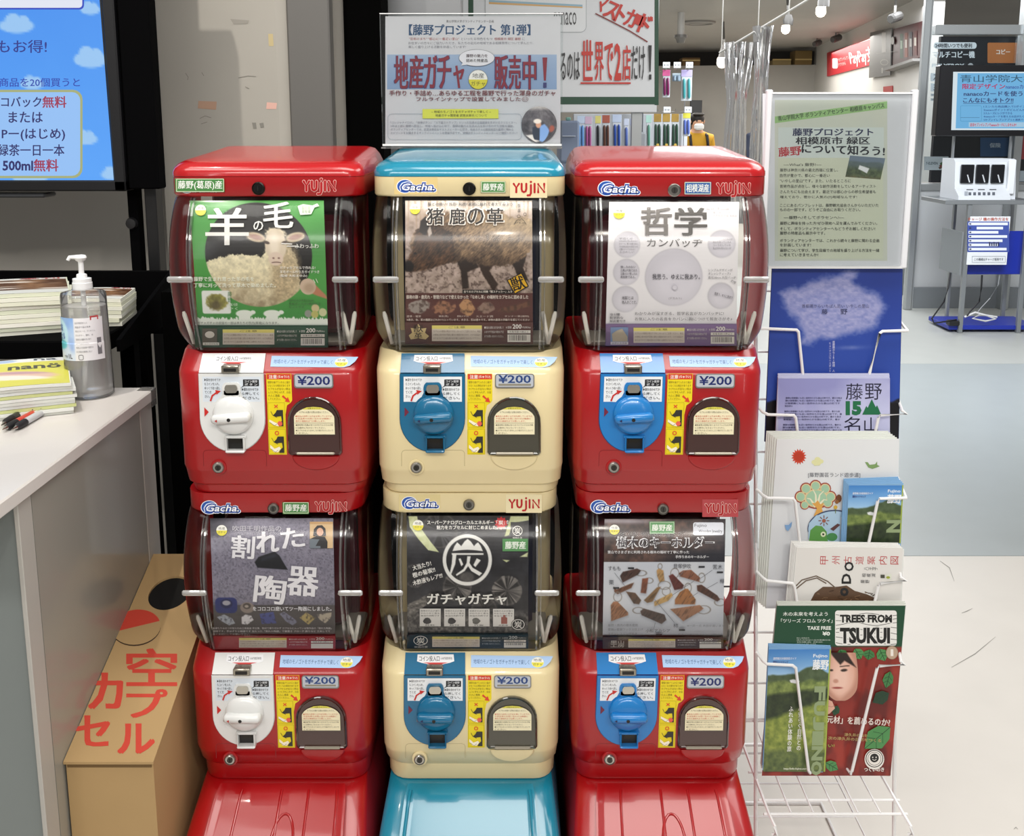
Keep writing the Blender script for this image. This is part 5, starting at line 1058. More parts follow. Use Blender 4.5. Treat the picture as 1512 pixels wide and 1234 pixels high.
c.rect(150, 457, 160, 463, '#b3484a'); c.lines(['品名:手指洗浄ジェル', '用途:手や指の洗浄', '成分:エタノール、グリセリン、', 'カルボマー、香料、水', '使用方法:適量を手に取り', 'よくすり込んでください。', '使用上の注意:傷や湿疹の', 'ある場合は使用しない'], 127, 465, 6.1, 3, [146, 150, 156, 153, 150, 147, 152, 150], '#6b6b74'); c.rect(157, 490, 161.5, 515, '#77777d'); c.frame(130, 514, 137, 521, .8, '#55555c', 2); c.build('label_wrap', t)
# pens on the counter
def pen(a, b_, r, m1, m2, m3, lab):
    A_ = onz(*a, ZC); B_ = onz(*b_, ZC); A_.z = B_.z = ZC+r+.0004; d = (B_-A_)
    t = thing('pen', A_+d*.5-Vector((0, 0, r)), lab, 'pen', 'pens on the counter'); b = MB(); b.tube([A_+d*.32, A_+d*.95, A_+d*1.0], [r, r, r*.6], m1, 10); b.build('barrel', t, True)
    b = MB(); b.tube([A_+d*.10, A_+d*.15, A_+d*.32], [r*.55, r*1.02, r*1.05], m2, 10); b.build('grip', t, True); b = MB(); b.tube([A_, A_+d*.04, A_+d*.10], [.0006, .0014, r*.55], CHROME, 8); b.build('tip', t, True)
    b = MB(); b.tube([A_+d*.72+Vector((0, 0, r*1.2)), A_+d*.98+Vector((0, 0, r*1.2))], .0012, m3, 6); b.tube([A_+d*.96+Vector((0, 0, 0)), A_+d*.96+Vector((0, 0, r*1.3))], .0012, m3, 6); b.build('clip', t)
pen((2, 634), (50, 604), .0062, M('#1b1b1e', .3), M('#111114', .6), M('#c5c5c5', .2, .8), 'black ballpoint pen, nearest the magazine stack')
pen((4, 640), (65, 608), .0058, M('#c23a2c', .3), M('#16161a', .6), M('#d3d3d3', .2, .8), 'red barrelled pen between the black and the clear pen')
pen((18, 640), (76, 606), .0058, M('#c3c6cc', .2), M('#1a1a20', .6), M('#2a2a30', .3), 'clear barrelled pen with dark grip, nearest the counter edge')
pen((-10, 622), (5, 612), .0045, M('#4a4a50', .3), M('#1a1a20', .6), M('#9a9a9a', .3), 'grey pen end cut off by the left edge of the photo')
# ------------------------------------------------------------------ CARDBOARD BOX
KR = M('#b39466', .75, var=.06, vscale=9, bump=.05, bscale=90, name='cardboard'); KD = M('#2a1d12', .9)
X0, X1, Y0, Y1 = -.650, -.523, 1.352, 1.755; z0f = at(150, 1121, 1.352).z; sl = .35; z1f = z0f+sl*(Y1-Y0)
t = thing('cardboard_box', ((X0+X1)/2, (Y0+Y1)/2, 0), 'tall narrow cardboard box with red tape lettering between counter and machines', 'box')
b = MB(); b.prism([(X0, Y0, 0), (X0, Y0, z0f-.004), (X0, Y1, z1f-.004), (X0, Y1, 0)], (X1-X0, 0, 0), KR); b.build('box_body', t)
zl_ = lambda y: z0f + sl*(y-Y0)
LP_ = Pl((X0, Y0, z0f), (0, -sl, 1)); LP_.n = Vector((0, -sl, 1)).normalized()
# lid sheet with a real hole
hc = LP_(251, 875); hr = .036
out = [(X0-.002, Y0-.004), (X1+.002, Y0-.004), (X1+.002, Y1), (X0-.002, Y1)]; N = 40
hole = [(hc.x+hr*math.cos(2*math.pi*i/N), hc.y+hr*1.05*math.sin(2*math.pi*i/N)) for i in range(N)]
def edge(a):   # ray from hole centre to outer rectangle
    dx, dy = math.cos(a), math.sin(a); tt = 1e9
    for lim, cc, dd in ((X0-.002, hc.x, dx), (X1+.002, hc.x, dx), (Y0-.004, hc.y, dy), (Y1, hc.y, dy)):
        if abs(dd) > 1e-6:
            k = (lim-cc)/dd
            if k > 1e-6: tt = min(tt, k)
    return (hc.x+dx*tt, hc.y+dy*tt)
angs = sorted([2*math.pi*i/N for i in range(N)] + [math.atan2(y-hc.y, x-hc.x) % (2*math.pi) for x, y in out]); b = MB(); vs = []; fs = []
for a in angs:
    e = edge(a); h_ = (hc.x+hr*math.cos(a), hc.y+hr*1.05*math.sin(a))
    for (x, y), dzz in ((h_, 0), (e, 0), (h_, -.004), (e, -.004)): vs.append((x, y, zl_(y)+dzz))
n_ = len(angs)
for i in range(n_):
    j = (i+1) % n_; a0, a1 = 4*i, 4*j; fs += [(a0, a0+1, a1+1, a1), (a0+2, a1+2, a1+3, a0+3), (a0, a1, a1+2, a0+2), (a0+1, a0+3, a1+3, a1+1)]
b.add(vs, fs, KR); lid = b.build('box_lid', t)
b = MB(); sec = [[(hc.x+r_*math.cos(2*math.pi*i/N), hc.y+r_*1.05*math.sin(2*math.pi*i/N), zl_(hc.y+r_*1.05*math.sin(2*math.pi*i/N))+.0004-.0) for i in range(N)] for r_ in (hr, hr*.999)]
b.add([(hc.x+hr*.99*math.cos(2*math.pi*i/N), hc.y+hr*1.04*math.sin(2*math.pi*i/N), zl_(hc.y+hr*1.04*math.sin(2*math.pi*i/N))-.0032) for i in range(N)], [tuple(range(N))], M('#070605', .95)); b.build('hole_shade_disc', lid)  # black disc just under the lid stands for the shaded inside
c = CV(LP_, LP_.n, rough=.6); RT = '#c8402f'
c.ell(201, 927, 36.5, 26.5, '#3a2415', 32, -8); c.ell(201, 925.5, 36.5, 26, '#b39466', 32, -8); c.ell(201, 925, 36, 25, RT, 32, -8, 172, 352)
c.text('空', 188, 958, 260, 1012, RT, .05); c.text('カ', 132, 994, 180, 1046, RT, .06); c.text('プ', 188, 1018, 246, 1059, RT, .06); c.text('セ', 112, 1057, 161, 1101, RT, .06); c.text('ル', 175, 1069, 227, 1112, RT, .06)
c.build('tape_lettering', lid)
b = MB(); b.box((X0+.002, Y0-.0012, z0f-.012), (X1-.002, Y0-.0002, z0f-.006), M('#6e5532', .8)); b.build('flap_edge', t)
# ------------------------------------------------------------------ LEAFLET RACK
YU = 1.685
t = thing('leaflet_rack', (.53, 1.62, 0), 'white wire leaflet rack to the right of the capsule machines', 'rack'); RK = t
TU = 1.76
def up(u, v): return CAM + ray(u, v)*TU
def upline(u0, v0, u1, v1):
    a, b_ = up(u0, v0), up(u1, v1); d = (b_-a); return a, d
(la, ld), (ra_, rd) = upline(1116, 420, 1116, 1230), upline(1325, 420, 1320, 1230)
def onup(a, d, z): return a + d*((z-a.z)/d.z)
ztop = up(1116, 400).z
for a, d in ((la, ld), (ra_, rd)):
    b = MB(); b.tube([onup(a, d, .0), onup(a, d, ztop+.03)], .0035, WIRE, 8); b.build('upright', t, True)
for v in (430, 520, 590, 668, 745, 813, 868, 935, 1010, 1063):
    z = up(1116, v).z; b = MB(); p_, q_ = onup(la, ld, z), onup(ra_, rd, z); b.tube([p_+Vector((-.02, .004, 0)), q_+Vector((.004, .004, 0))], .002, WIRE, 6); b.build('rung', t, True)
tiers = [([(1113, 485), (1128, 485), (1176, 487), (1179, 490), (1185, 548), (1187, 566)], [(1340, 488), (1303, 489), (1299, 492), (1284, 551), (1279, 568)], 1.660, 1.660),
         ([(1119, 600), (1126, 608), (1134, 612), (1172, 613), (1175, 617), (1179, 650), (1181, 665)], [(1332, 606), (1339, 611), (1300, 613), (1297, 617), (1290, 650), (1287, 665)], 1.636, 1.637),
         ([(1117, 722), (1126, 731), (1133, 735), (1171, 736), (1174, 740), (1181, 800), (1183, 818)], [(1338, 735), (1299, 736), (1296, 740), (1283, 800), (1280, 818)], 1.589, 1.588),
         ([(1117, 843), (1126, 853), (1132, 857), (1170, 861), (1173, 865), (1177, 890), (1179, 905)], [(1330, 852), (1338, 857), (1300, 861), (1297, 865), (1291, 892), (1288, 905)], 1.566, 1.565),
         ([(1117, 962), (1126, 975), (1132, 980), (1170, 982), (1175, 986), (1194, 1137), (1196, 1141)], [(1330, 976), (1336, 981), (1299, 983), (1295, 987), (1258, 1138), (1256, 1142)], 1.532, 1.528)]
for L_, Rr, yt, ybm in tiers:
    for P, (ua, ud) in ((L_, (la, ld)), (Rr, (ra_, rd))):
        pts = []; z_ = at(*P[0], yt).z
        pts.append(onup(ua, ud, z_+.008))
        for i, (u, v) in enumerate(P):
            k = i/(len(P)-1); pts.append(at(u, v, yt+(ybm-yt)*(k if i > len(P)-3 else 0)))
        if P[-1][1] > 1100: e = pts[-1]; f_ = onup(ua, ud, e.z-.012); pts.append(Vector((e.x, f_.y, e.z-.012)))
        b = MB(); b.tube(pts, .0026, WIRE, 8); b.build('pocket_wire', t, True)
ul, ur = onup(la, ld, 0).x, onup(ra_, rd, 0).x; YU = onup(la, ld, 0).y
# bottom shelf
zs = at(1200, 1200, 1.50).z; xs0, xs1 = at(1135, 1200, 1.5).x, at(1333, 1200, 1.5).x; Yb = 1.765
for i in range(7):
    x = xs0+(xs1-xs0)*i/6; b = MB(); pts = [(x, Yb, zs), (x, 1.50, zs)]
    if i in (0, 6): pts += [(x+.004, 1.475, zs-.006), (x+.006, 1.47, zs-.016), (x+.001, 1.475, zs-.020)]
    b.tube(pts, .0028 if i in (0, 6) else .0018, WIRE, 6); b.build('shelf_wire', t, True)
for y in (1.50, 1.535, 1.61, Yb):
    b = MB(); b.tube([(xs0-.008, y, zs-.002), (xs1+.008, y, zs-.002)], .0022, WIRE, 6); b.build('shelf_wire', t, True)
zf = .10
b = MB(); b.tube([(xs0-.02, 1.95, zf+.12), (xs0-.02, 1.95, zf+.05), (xs0+.0, 1.95, zf+.04), (xs0+.16, 1.95, zf+.04), (xs0+.175, 1.95, zf+.055), (xs0+.175, 1.90, zf+.3), (xs0+.175, Yb-.03, zs+.02)], .004, WIRE, 8); b.build('rear_frame', t, True)
b = MB(); b.tube([(ul, YU, 0.004), (ul, 1.42, .004), (ur, 1.42, .004), (ur, YU, .004), (ur, 1.95, .004), (ul, 1.95, .004), (ul, YU, .004)], .004, WIRE, 8); b.build('foot_frame', t, True)
for i in range(5):
    b = MB(); y = 1.45+.1*i; b.tube([(ul, y, .12), (ur, y, .12)], .002, WIRE, 6); b.build('shelf_wire', t, True)
b = MB(); b.tube([(ul, 1.45, .12), (ul, 1.95, .12), (ur, 1.95, .12), (ur, 1.45, .12), (ul, 1.45, .12)], .0025, WIRE, 6); b.build('shelf_wire', t, True)

def leaflet(name, label, Q, Yt, Yb_, th, draw, n=1, edge='#dadada', cat='leaflet', back=None, rough=.35, group=None, fan=0):
    """Q: tl, tr, br, bl on the photo; leans back, thickness away from us"""
    a, b_, c_, d_ = at(*Q[0], Yt), at(*Q[1], Yt), at(*Q[2], Yb_), at(*Q[3], Yb_); nn = (b_-a).cross(d_-a).normalized()
    if nn.y < 0: nn = -nn
    base = (c_+d_)/2; t = thing(name, base, label, cat, group)
    for i in range(n):
        o = nn*(th*i/n); j = Vector((random.uniform(-.0008, .0008)+fan*i, 0, (.0022*i if n > 1 else 0))) if i else Vector((0, 0, 0))
        bb = MB(); bb.prism([p+o+j for p in (a, b_, c_, d_)], nn*(th/n*.8), M(edge, .55, name='paper')); bb.build('sheet' if n > 1 else 'page_block', t)
    cv = CV(Pl.pts(a, b_, d_), rough=rough); cv.k = 2; draw(cv); cv.build('cover', t); return t
# sign board at the top of the rack
def d_sign(c):
    c.rect(1126, 138, 1332, 394, '#d3d6dc'); c.img(1144, 147.5, 1310, 385, lambda X, Y: mixc('#c9d0c6', '#d0d4c6', fbm(X, Y, 40, 2))*(1-.05*((np.floor(X*.7)+np.floor(Y*.7)) % 2))[..., None], 1.4)
    c.poly([(1144, 172), (1310, 149.5), (1310, 160), (1144, 182)], '#93bd7c')
    c.text('青山学院大学 ボランティアセンター 相模原キャンパス', 1148, 161.5, 1306, 169, '#26362a', .03, -7.2)
    c.rect(1149, 188, 1305, 234, '#cbd5d2'); c.text('藤野プロジェクト', 1170.5, 189.5, 1289, 200.5, '#1b2750', .06); c.text('相模原市 緑区', 1175, 202, 1284, 213, '#1a1f2c', .06)
    c.text('藤野', 1149.5, 216.5, 1183, 230, '#b33a44', .06, -5); c.text('について知ろう!', 1184, 214, 1306, 228, '#1a1f2c', .06, 2)
    c.img(1149, 233, 1304, 382, lambda X, Y: mixc('#ced3bf', '#c8ceba', fbm(X, Y, 50, 2)), 3)
    def mt(X, Y):
        r = mixc('#2d3a2c', '#6a7a52', fbm(X, Y, 5, 4)*1.4-.2); r = mixc(r, '#8d9fb8', sm(Y-(237+3*vn(X/9, Y*0)), 3)); r = mixc(r, '#5b6b7a', np.clip((252-Y)/12, 0, .7)); r = mixc(r, '#7a5f3c', np.clip((Y-258)/12, 0, .6)*fbm(X, Y, 4, 2)*1.4); return mixc(r, '#e6e9ec', sm(pg(X, Y, [(1268, 244), (1284, 248), (1282, 256), (1275, 253), (1267, 250)]), 1))
    mp = c.mp; a, b_, d_ = (1255, 229.5), (1307, 233.5), (1248, 261)
    c.mp = lambda u, v: mp(a[0]+(b_[0]-a[0])*(u-1250)/55+(d_[0]-a[0])*(v-230)/34, a[1]+(b_[1]-a[1])*(u-1250)/55+(d_[1]-a[1])*(v-230)/34); c.img(1250, 230, 1305, 264, mt, .9); c.mp = mp; c.k += 2
    K = '#4b4f4a'
    for t_, x1, y in (('~~What\'s 藤野?~~', 1213, 240.5), ('藤野は神奈川県の最北西端に位置し、', 1237, 248.5), ('自然が豊かで、都心に一番近い', 1225, 256.5), ('"いやしの里山"です。また、いたるところに', 1256, 264.5), ('芸術作品が点在し、様々な創作活動をしているアーティスト', 1293, 272.5), ('さんたちにも出会えます。最近では都心からの移住希望者も', 1293, 280.5), ('増えており、密かに人気の(!?)地域なんです!', 1265, 288.5),
                      ('ここにあるパンフレットは、藤野観光協会さんからいただいた', 1297, 300.5), ('ものの一部です。どうぞご自由にお取りください。', 1270, 307), ('~~藤野へ!そしてボラセンへ!~~', 1246, 318.5), ('藤野に興味を持った方!ぜひ現地へ足を運んでみてください。', 1295, 327), ('そして、ボランティアセンターへもどうぞお越しください!', 1292, 335), ('藤野の特産品も展示中です。', 1218, 341.5), ('ボランティアセンターでは、これから続々と藤野に関わる企画', 1298, 352.5), ('を計画しています!', 1197, 359), ('藤野について学び、学生目線での地域を盛り上げる方法を一緒', 1298, 367), ('に考えていきませんか?', 1208, 373.5)):
        c.text(t_, 1157 if t_[0] == '~' else 1151.5, y, x1, y+5, K, .01)
YG = 1.66; a, b_ = at(1120, 395, YG), at(1335, 395, YG); zt = at(1225, 136, YG).z
t = thing('sign_board', ((a.x+b_.x)/2, YG, a.z), 'white framed green notice board on top of the leaflet rack', 'sign')
b = MB(); b.box((a.x+.004, YG, a.z), (b_.x-.004, YG+.006, zt), M('#d3d6dc', .45)); b.build('backing', t)
for x in (a.x, b_.x-.007): b = MB(); b.box((x, YG-.005, a.z-.001), (x+.010, YG+.009, zt+.004), M('#dfe1e6', .3), bev=.002); b.build('frame_post', t)
b = MB(); b.box((a.x+.004, YG-.004, zt-.003), (b_.x-.004, YG+.006, zt), M('#e6e8ea', .3)); b.box((a.x+.004, YG-.004, a.z-.001), (b_.x-.004, YG+.006, a.z+.003), M('#e6e8ea', .3)); b.build('frame_rail', t)
c = CV(flat(YG-.0005), rough=.5); d_sign(c); c.build('notice_sheet', t); b = MB(); b.box((a.x+.010, YG-.006, a.z+.003), (b_.x-.010, YG-.005, zt-.004), ACRYL); b.build('acrylic_cover', t)
def d_blue(c):
    def fn(X, Y):
        r = mixc('#1f3585', '#2a49a3', (Y-396)/200+.2*fbm(X, Y, 50, 2)); dx = X-1228; n = fbm(X, Y, 16, 5, off=4); f2 = fbm(X, Y, 5, 3, sy=3, off=20)
        d = np.minimum(pg(X, Y, [(1155, 434), (1190, 421), (1230, 410), (1252, 406), (1262, 418), (1295, 436), (1309, 456), (1290, 482), (1248, 495), (1206, 502), (1188, 506), (1192, 488), (1176, 468), (1163, 452)]), el(X, Y, 1252, 407, 9, 7))
        m = np.clip(.6-(d+(n-.5)*13+(f2-.5)*9)/11, 0, 1)*(.78+.5*(f2-.35)); r = mixc(r, '#a6a6cb', m*.92); r = mixc(r, '#8f96c4', np.clip(.9-np.abs(Y-513+ (X-1262)*.03)/5, 0, 1)*np.clip(1-np.abs(X-1262)/32, 0, 1)*.8*(n+.3))
        return mixc(r, '#0b0b12', sm(-(Y-588-6*vn(X/12, Y*0)), 3))
    c.img(1127, 396, 1333, 652, fn, 1.3) if 0 else None
    mp = c.mp; c.mp = lambda u, v: mp(u-(v-396)/256*10*(1 if u < 1230 else .6), v); c.img(1140, 396.5, 1332.5, 651, fn, 1.3); c.mp = mp; c.k = 8
    c.text('首都圏からいちばん近い いやしの里山', 1184, 449, 1283, 454.5, '#3a3d66', .0); c.text('藤', 1213, 456, 1222, 464, '#33365c', .01); c.text('野', 1241, 456, 1251, 464, '#33365c', .01)
    c.text('\n'.join('首都圏からJR1時間 人'), 1229, 503, 1232.5, 549, '#c9cbe6', .01); c.text('\n'.join('ヒューマンパワースポット'), 1224, 505, 1227, 549, '#c9cbe6', .01)
leaflet('leaflet', 'blue brochure with a large white cloud, below the notice board', [(1140, 396), (1333, 398), (1327, 652), (1129, 652)], 1.674, 1.665, .004, d_blue, edge='#1b2a66', group='leaflets on the rack')
def d_15(c):
    c.img(1149, 558.5, 1314, 660, lambda X, Y: mixc('#8d8fc2', '#bfc2e3', np.clip((Y-560)/50, 0, 1)*.7+.5*(fbm(X, Y, 30, 3)-.3)+np.clip((X-1240)/120, -.3, .3)), 2); c.k = 6
    for ch, x0, y0, x1, y1 in (('藤', 1249, 566, 1274, 590), ('野', 1277, 566, 1302, 590), ('名', 1246, 615, 1270, 639), ('山', 1276, 616, 1296, 637)): c.text(ch, x0, y0, x1, y1, '#22223a', .0)
    c.text('15', 1248.5, 592, 1272, 613, '#1d6b45', .07); c.poly([(1273, 612), (1279, 599), (1281, 602), (1287, 589), (1293, 601), (1295, 598), (1301, 612)], '#1d6b45')
    for k in range(14):
        if k in (4, 9): continue
        c.text('藤野は首都圏にも近い自然ゆたかな里山の町です。春から秋まで山歩き'[k % 5:28-(k*3 % 7)], 1160-(k*.4), 586+k*3.95, (1243 if k != 3 else 1170)-(k % 3)*1.5, 588.6+k*3.95, '#4a4b70', .02)
leaflet('leaflet', 'pale lilac brochure with green mountain emblem in front of the blue one', [(1149, 558), (1314, 558), (1306, 700), (1143, 700)], 1.652, 1.646, .008, d_15, n=4, edge='#b9bcd6', group='leaflets on the rack')
def d_walk(c):
    mp = c.mp; c.mp = lambda u, v: mp(u-(v-648)/250*(16 if u < 1240 else 6), v); c.img(1147, 648, 1328, 898, lambda X, Y: mixc('#dde0e2', '#cfd3da', np.clip((Y-700)/200, 0, 1)*.8), 6); c.mp = mp; c.k = 8
    c.poly([(1179.5+(11.5 if i % 2 else 8)*math.cos(i*math.pi/16), 674+(12 if i % 2 else 8.5)*math.sin(i*math.pi/16)) for i in range(32)], '#c8442e'); c.ell(1179.5, 674, 7, 7, '#b5381f')
    for dx, dy, r in ((-5, 1, 4), (0, -3, 4.5), (5, 0, 4), (1, 3, 4), (-3, 4, 3)): c.ell(1207+dx, 681+dy, r, r*.8, '#dcdca8', 12)
    c.poly([(1277, 682), (1281, 682), (1284, 686), (1292, 685), (1295, 681), (1295, 686), (1299, 688), (1294, 690), (1288, 692), (1282, 690)], '#7c9c62')
    c.text('[藤野園芸ランド遊歩道]', 1193, 697.5, 1270, 705, '#5a5d66', .0)
    # tree
    cr = [(1182+dx, 733+dy, r) for dx, dy, r in ((0, 0, 9), (8, -12, 9), (22, -16, 9), (36, -12, 9), (44, 0, 9), (40, 9, 8), (6, 12, 7))]
    for k, h in ((1, '#9c3f34'), (.82, '#d9c79a'), (.65, '#9fc3a4')):
        for x, y, r in cr: c.ell(x, y, r*k, r*k, h, 14)
        c.ell(1205, 735, 17*k+4, 12*k+4, h, 18)
    for P in ([(1205, 748), (1204, 730), (1200, 722)], [(1206, 748), (1210, 730), (1216, 724)], [(1204, 748), (1196, 736), (1191, 735)], [(1206, 748), (1216, 737), (1221, 738)]): c.line(P, [4, 2, 1], '#e3dfc4')
    c.poly([(1203, 742), (1207, 738), (1211, 744), (1216, 741), (1213, 750), (1216, 761), (1201, 761), (1206, 750), (1198, 742)], '#d6a04e')
    c.ell(1232, 780, 40, 28, '#3c4a6a', 24, 0, 170, 300); c.ell(1232, 781, 39, 27, '#a9c6dc', 24, 0, 170, 300); c.poly([(1193, 795), (1194, 772), (1205, 760), (1240, 757), (1240, 800)], '#a9c6dc')
    c.poly([(1194, 798), (1196, 782), (1204, 775), (1213, 776), (1220, 784), (1222, 800)], '#5f9a4c'); c.ell(1228, 792, 8, 6, '#4f8f55'); c.ell(1215, 788, 4, 4, '#dfe6c0', 10); c.ell(1215, 788, 1.6, 1.6, '#2a2a2a', 8)
    for a in range(0, 360, 45): c.line([(1216+4*math.cos(math.radians(a)), 768+4*math.sin(math.radians(a))), (1216+8*math.cos(math.radians(a)), 768+8*math.sin(math.radians(a)))], 1.3, '#7a4a3c')
    c.ell(1216, 768, 3, 3, '#9a5a48', 10); c.poly([(1225, 780), (1236, 772), (1240, 774), (1230, 783)], '#5c3a3a'); c.ell(1238, 735, 4, 6, '#6b3f22', 10); c.ell(1235, 740, 3, 3, '#8a5a2c', 10)
    c.line([(1233, 757), (1233, 748)], 1, '#6a7a2c'); c.ell(1233, 748, 3, 3, '#c9a43a', 8); c.poly([(1158, 774), (1164, 774), (1169, 769), (1168, 776), (1163, 783), (1160, 781)], '#7fa8d6')
leaflet('leaflet', 'white folded brochure with a cartoon tree and red sun, middle of the rack', [(1147, 648), (1328, 648), (1321, 898), (1130, 898)], 1.620, 1.606, .012, d_walk, n=6, fan=-.003, edge='#d6dad4', group='leaflets on the rack')
def d_map(x0, y0, x1, y1, full):
    def f(c):
        W = x1-x0; H = y1-y0
        def fn(X, Y):
            u = (X-x0)/W; v = (Y-y0)/W; n = fbm(X, Y, 6, 4); r = mixc('#3f7fc4', '#9cc4e6', np.clip(v/.42, 0, 1)); rd = .42-.14*np.exp(-((u-.72)**2)/.05)+.03*(fbm(X, Y*0, 9, 2)-.5)
            r = mixc(r, mixc('#3c4c30', '#56684a', n), sm(-(v-rd), .03)); r = mixc(r, mixc('#4c5f30', '#93a45a', n*1.3-.1), sm(-(v-.52-.08*(fbm(X, Y*0, 20, 2)-.5)), .05)); r = mixc(r, mixc('#1e2a1c', '#3d4c2c', n*1.4-.2), sm(-(v-.74+.12*u), .06))
            if full: r = mixc(r, mixc('#5a6f2e', '#a3ae52', n*1.3-.1), sm(-(v-1.15+.35*u), .08)); r = mixc(r, mixc('#33452a', '#6f7f45', n*1.3), sm(-(v-1.62), .1))
            return mixc(r, '#e4e7ea', sm(pg(X, Y, [(x0+W*.36, y0+W*.50), (x0+W*.42, y0+W*.485), (x0+W*.52, y0+W*.51), (x0+W*.5, y0+W*.56), (x0+W*.38, y0+W*.54)]), 1))
        mp = c.mp; c.mp = lambda u, v: mp(u-(v-y0)/250*12, v); c.img(x0+.5, y0+.5, x1-2, y1, fn, .9); c.rect(x1-2, y0, x1, y1, '#9fb04a', 4); c.k = 6
        c.text('Fujino', x0+W*.72, y0+W*.08, x0+W*.95, y0+W*.15, '#dfe9f2', .02); c.text('藤野', x0+W*.72, y0+W*.17, x0+W*.97, y0+W*.33, '#eef2f5', .06)
        c.text('藤野観光体験施設ガイド', x0+W*.08, y0+W*.13, x0+W*.45, y0+W*.17, '#dfe6f2', .02); c.text('藤野ガイドマップ', x0+W*.08, y0+W*.19, x0+W*.32, y0+W*.23, '#3a4080', .03)
        if full:
            c.mp = lambda u, v: mp(u-(v-y0)/250*12, v)
            for k, ch in enumerate('FUJINO'): c.text('IZ' [k % 2] if 0 else ch, x0+W*.74, y0+W*(.62+k*.24), x0+W*.97, y0+W*(.80+k*.24), '#8fa077', .05, 90)
            c.text('\n'.join('心安らぐ自然との'), x0+W*.52, y0+W*.92, x0+W*.59, y0+W*1.62, '#eef0ea', .03); c.text('\n'.join('ふれあい体験の旅'), x0+W*.37, y0+W*.92, x0+W*.44, y0+W*1.64, '#eef0ea', .03); c.text('http://info-fujino.com/', x0+W*.33, y0+W*1.90, x0+W*.72, y0+W*1.94, '#e6ead8', .02)
        else:
            c.text('N', x0+W*.74, y0+W*.62, x0+W*.97, y0+W*.88, '#8fa077', .05, 90)
        c.mp = mp
    return f
leaflet('leaflet', 'stack of blue sky guide maps leaning right, in front of the cartoon tree brochure', [(1253, 716), (1334, 713), (1328, 860), (1246, 860)], 1.602, 1.594, .008, d_map(1253, 716, 1334, 802, False), n=5, fan=-.0016, edge='#7ea9cf', group='leaflets on the rack')
def d_koshu(c):
    mp = c.mp; c.mp = lambda u, v: mp(u-(v-810)/250*14, v); c.rect(1176, 808.5, 1333, 960, '#dcdad6'); c.mp = mp
    for i, ch in enumerate('甲州古道案内図'): c.text(ch, 1211+i*17.3, 821, 1223+i*17.3, 833, '#b8484a', .0, -88)
    c.poly([(1195, 890), (1203, 875), (1215, 866), (1236, 866), (1250, 864), (1262, 872), (1280, 877), (1295, 884), (1299, 960), (1195, 960)], '#5c4432')
    for P in ([(1172, 868), (1184, 856), (1205, 850), (1222, 858), (1234, 868)], [(1174, 870), (1190, 857), (1206, 853), (1220, 861)]): c.line(P, 1.8, '#6a5a4c')
    for k in range(60):
        x = random.uniform(1200, 1292); y = random.uniform(872, 893); c.k = 9+k % 3; c.line([(x, y), (x+random.uniform(2, 8), y+random.uniform(-3, 3))], 1.1, random.choice(['#7d6248', '#3f2e22', '#8f755a', '#4c382a']))
    c.k = 14
    c.text('O', 1246.5, 829, 1260.5, 843, '#1c1c1e', .03, -90); c.text('D', 1242, 847, 1257, 861, '#1c1c1e', .03, -90); c.text('o', 1240, 867, 1253, 880, '#1c1c1e', .04)
    for t_, x, y in (('八王子', 1276, 836), ('相模湖', 1273, 846), ('藤野', 1271, 855)):
        for i, ch in enumerate(t_): c.text(ch, x+i*7, y, x+5+i*7, y+6, '#4a4a4e', .0, -88)
    c.rect(1300, 848, 1306, 853, '#4a4a40'); c.rect(1308, 847, 1316, 855, '#d9dccf'); c.ell(1311, 852, 3, 2, '#9aa43c', 8)
leaflet('leaflet', 'off white booklet with a brown earth mound and sideways red writing', [(1176, 808), (1335, 811), (1328, 960), (1163, 955)], 1.580, 1.570, .008, d_koshu, n=5, fan=-.002, edge='#dfdfdc', group='leaflets on the rack')
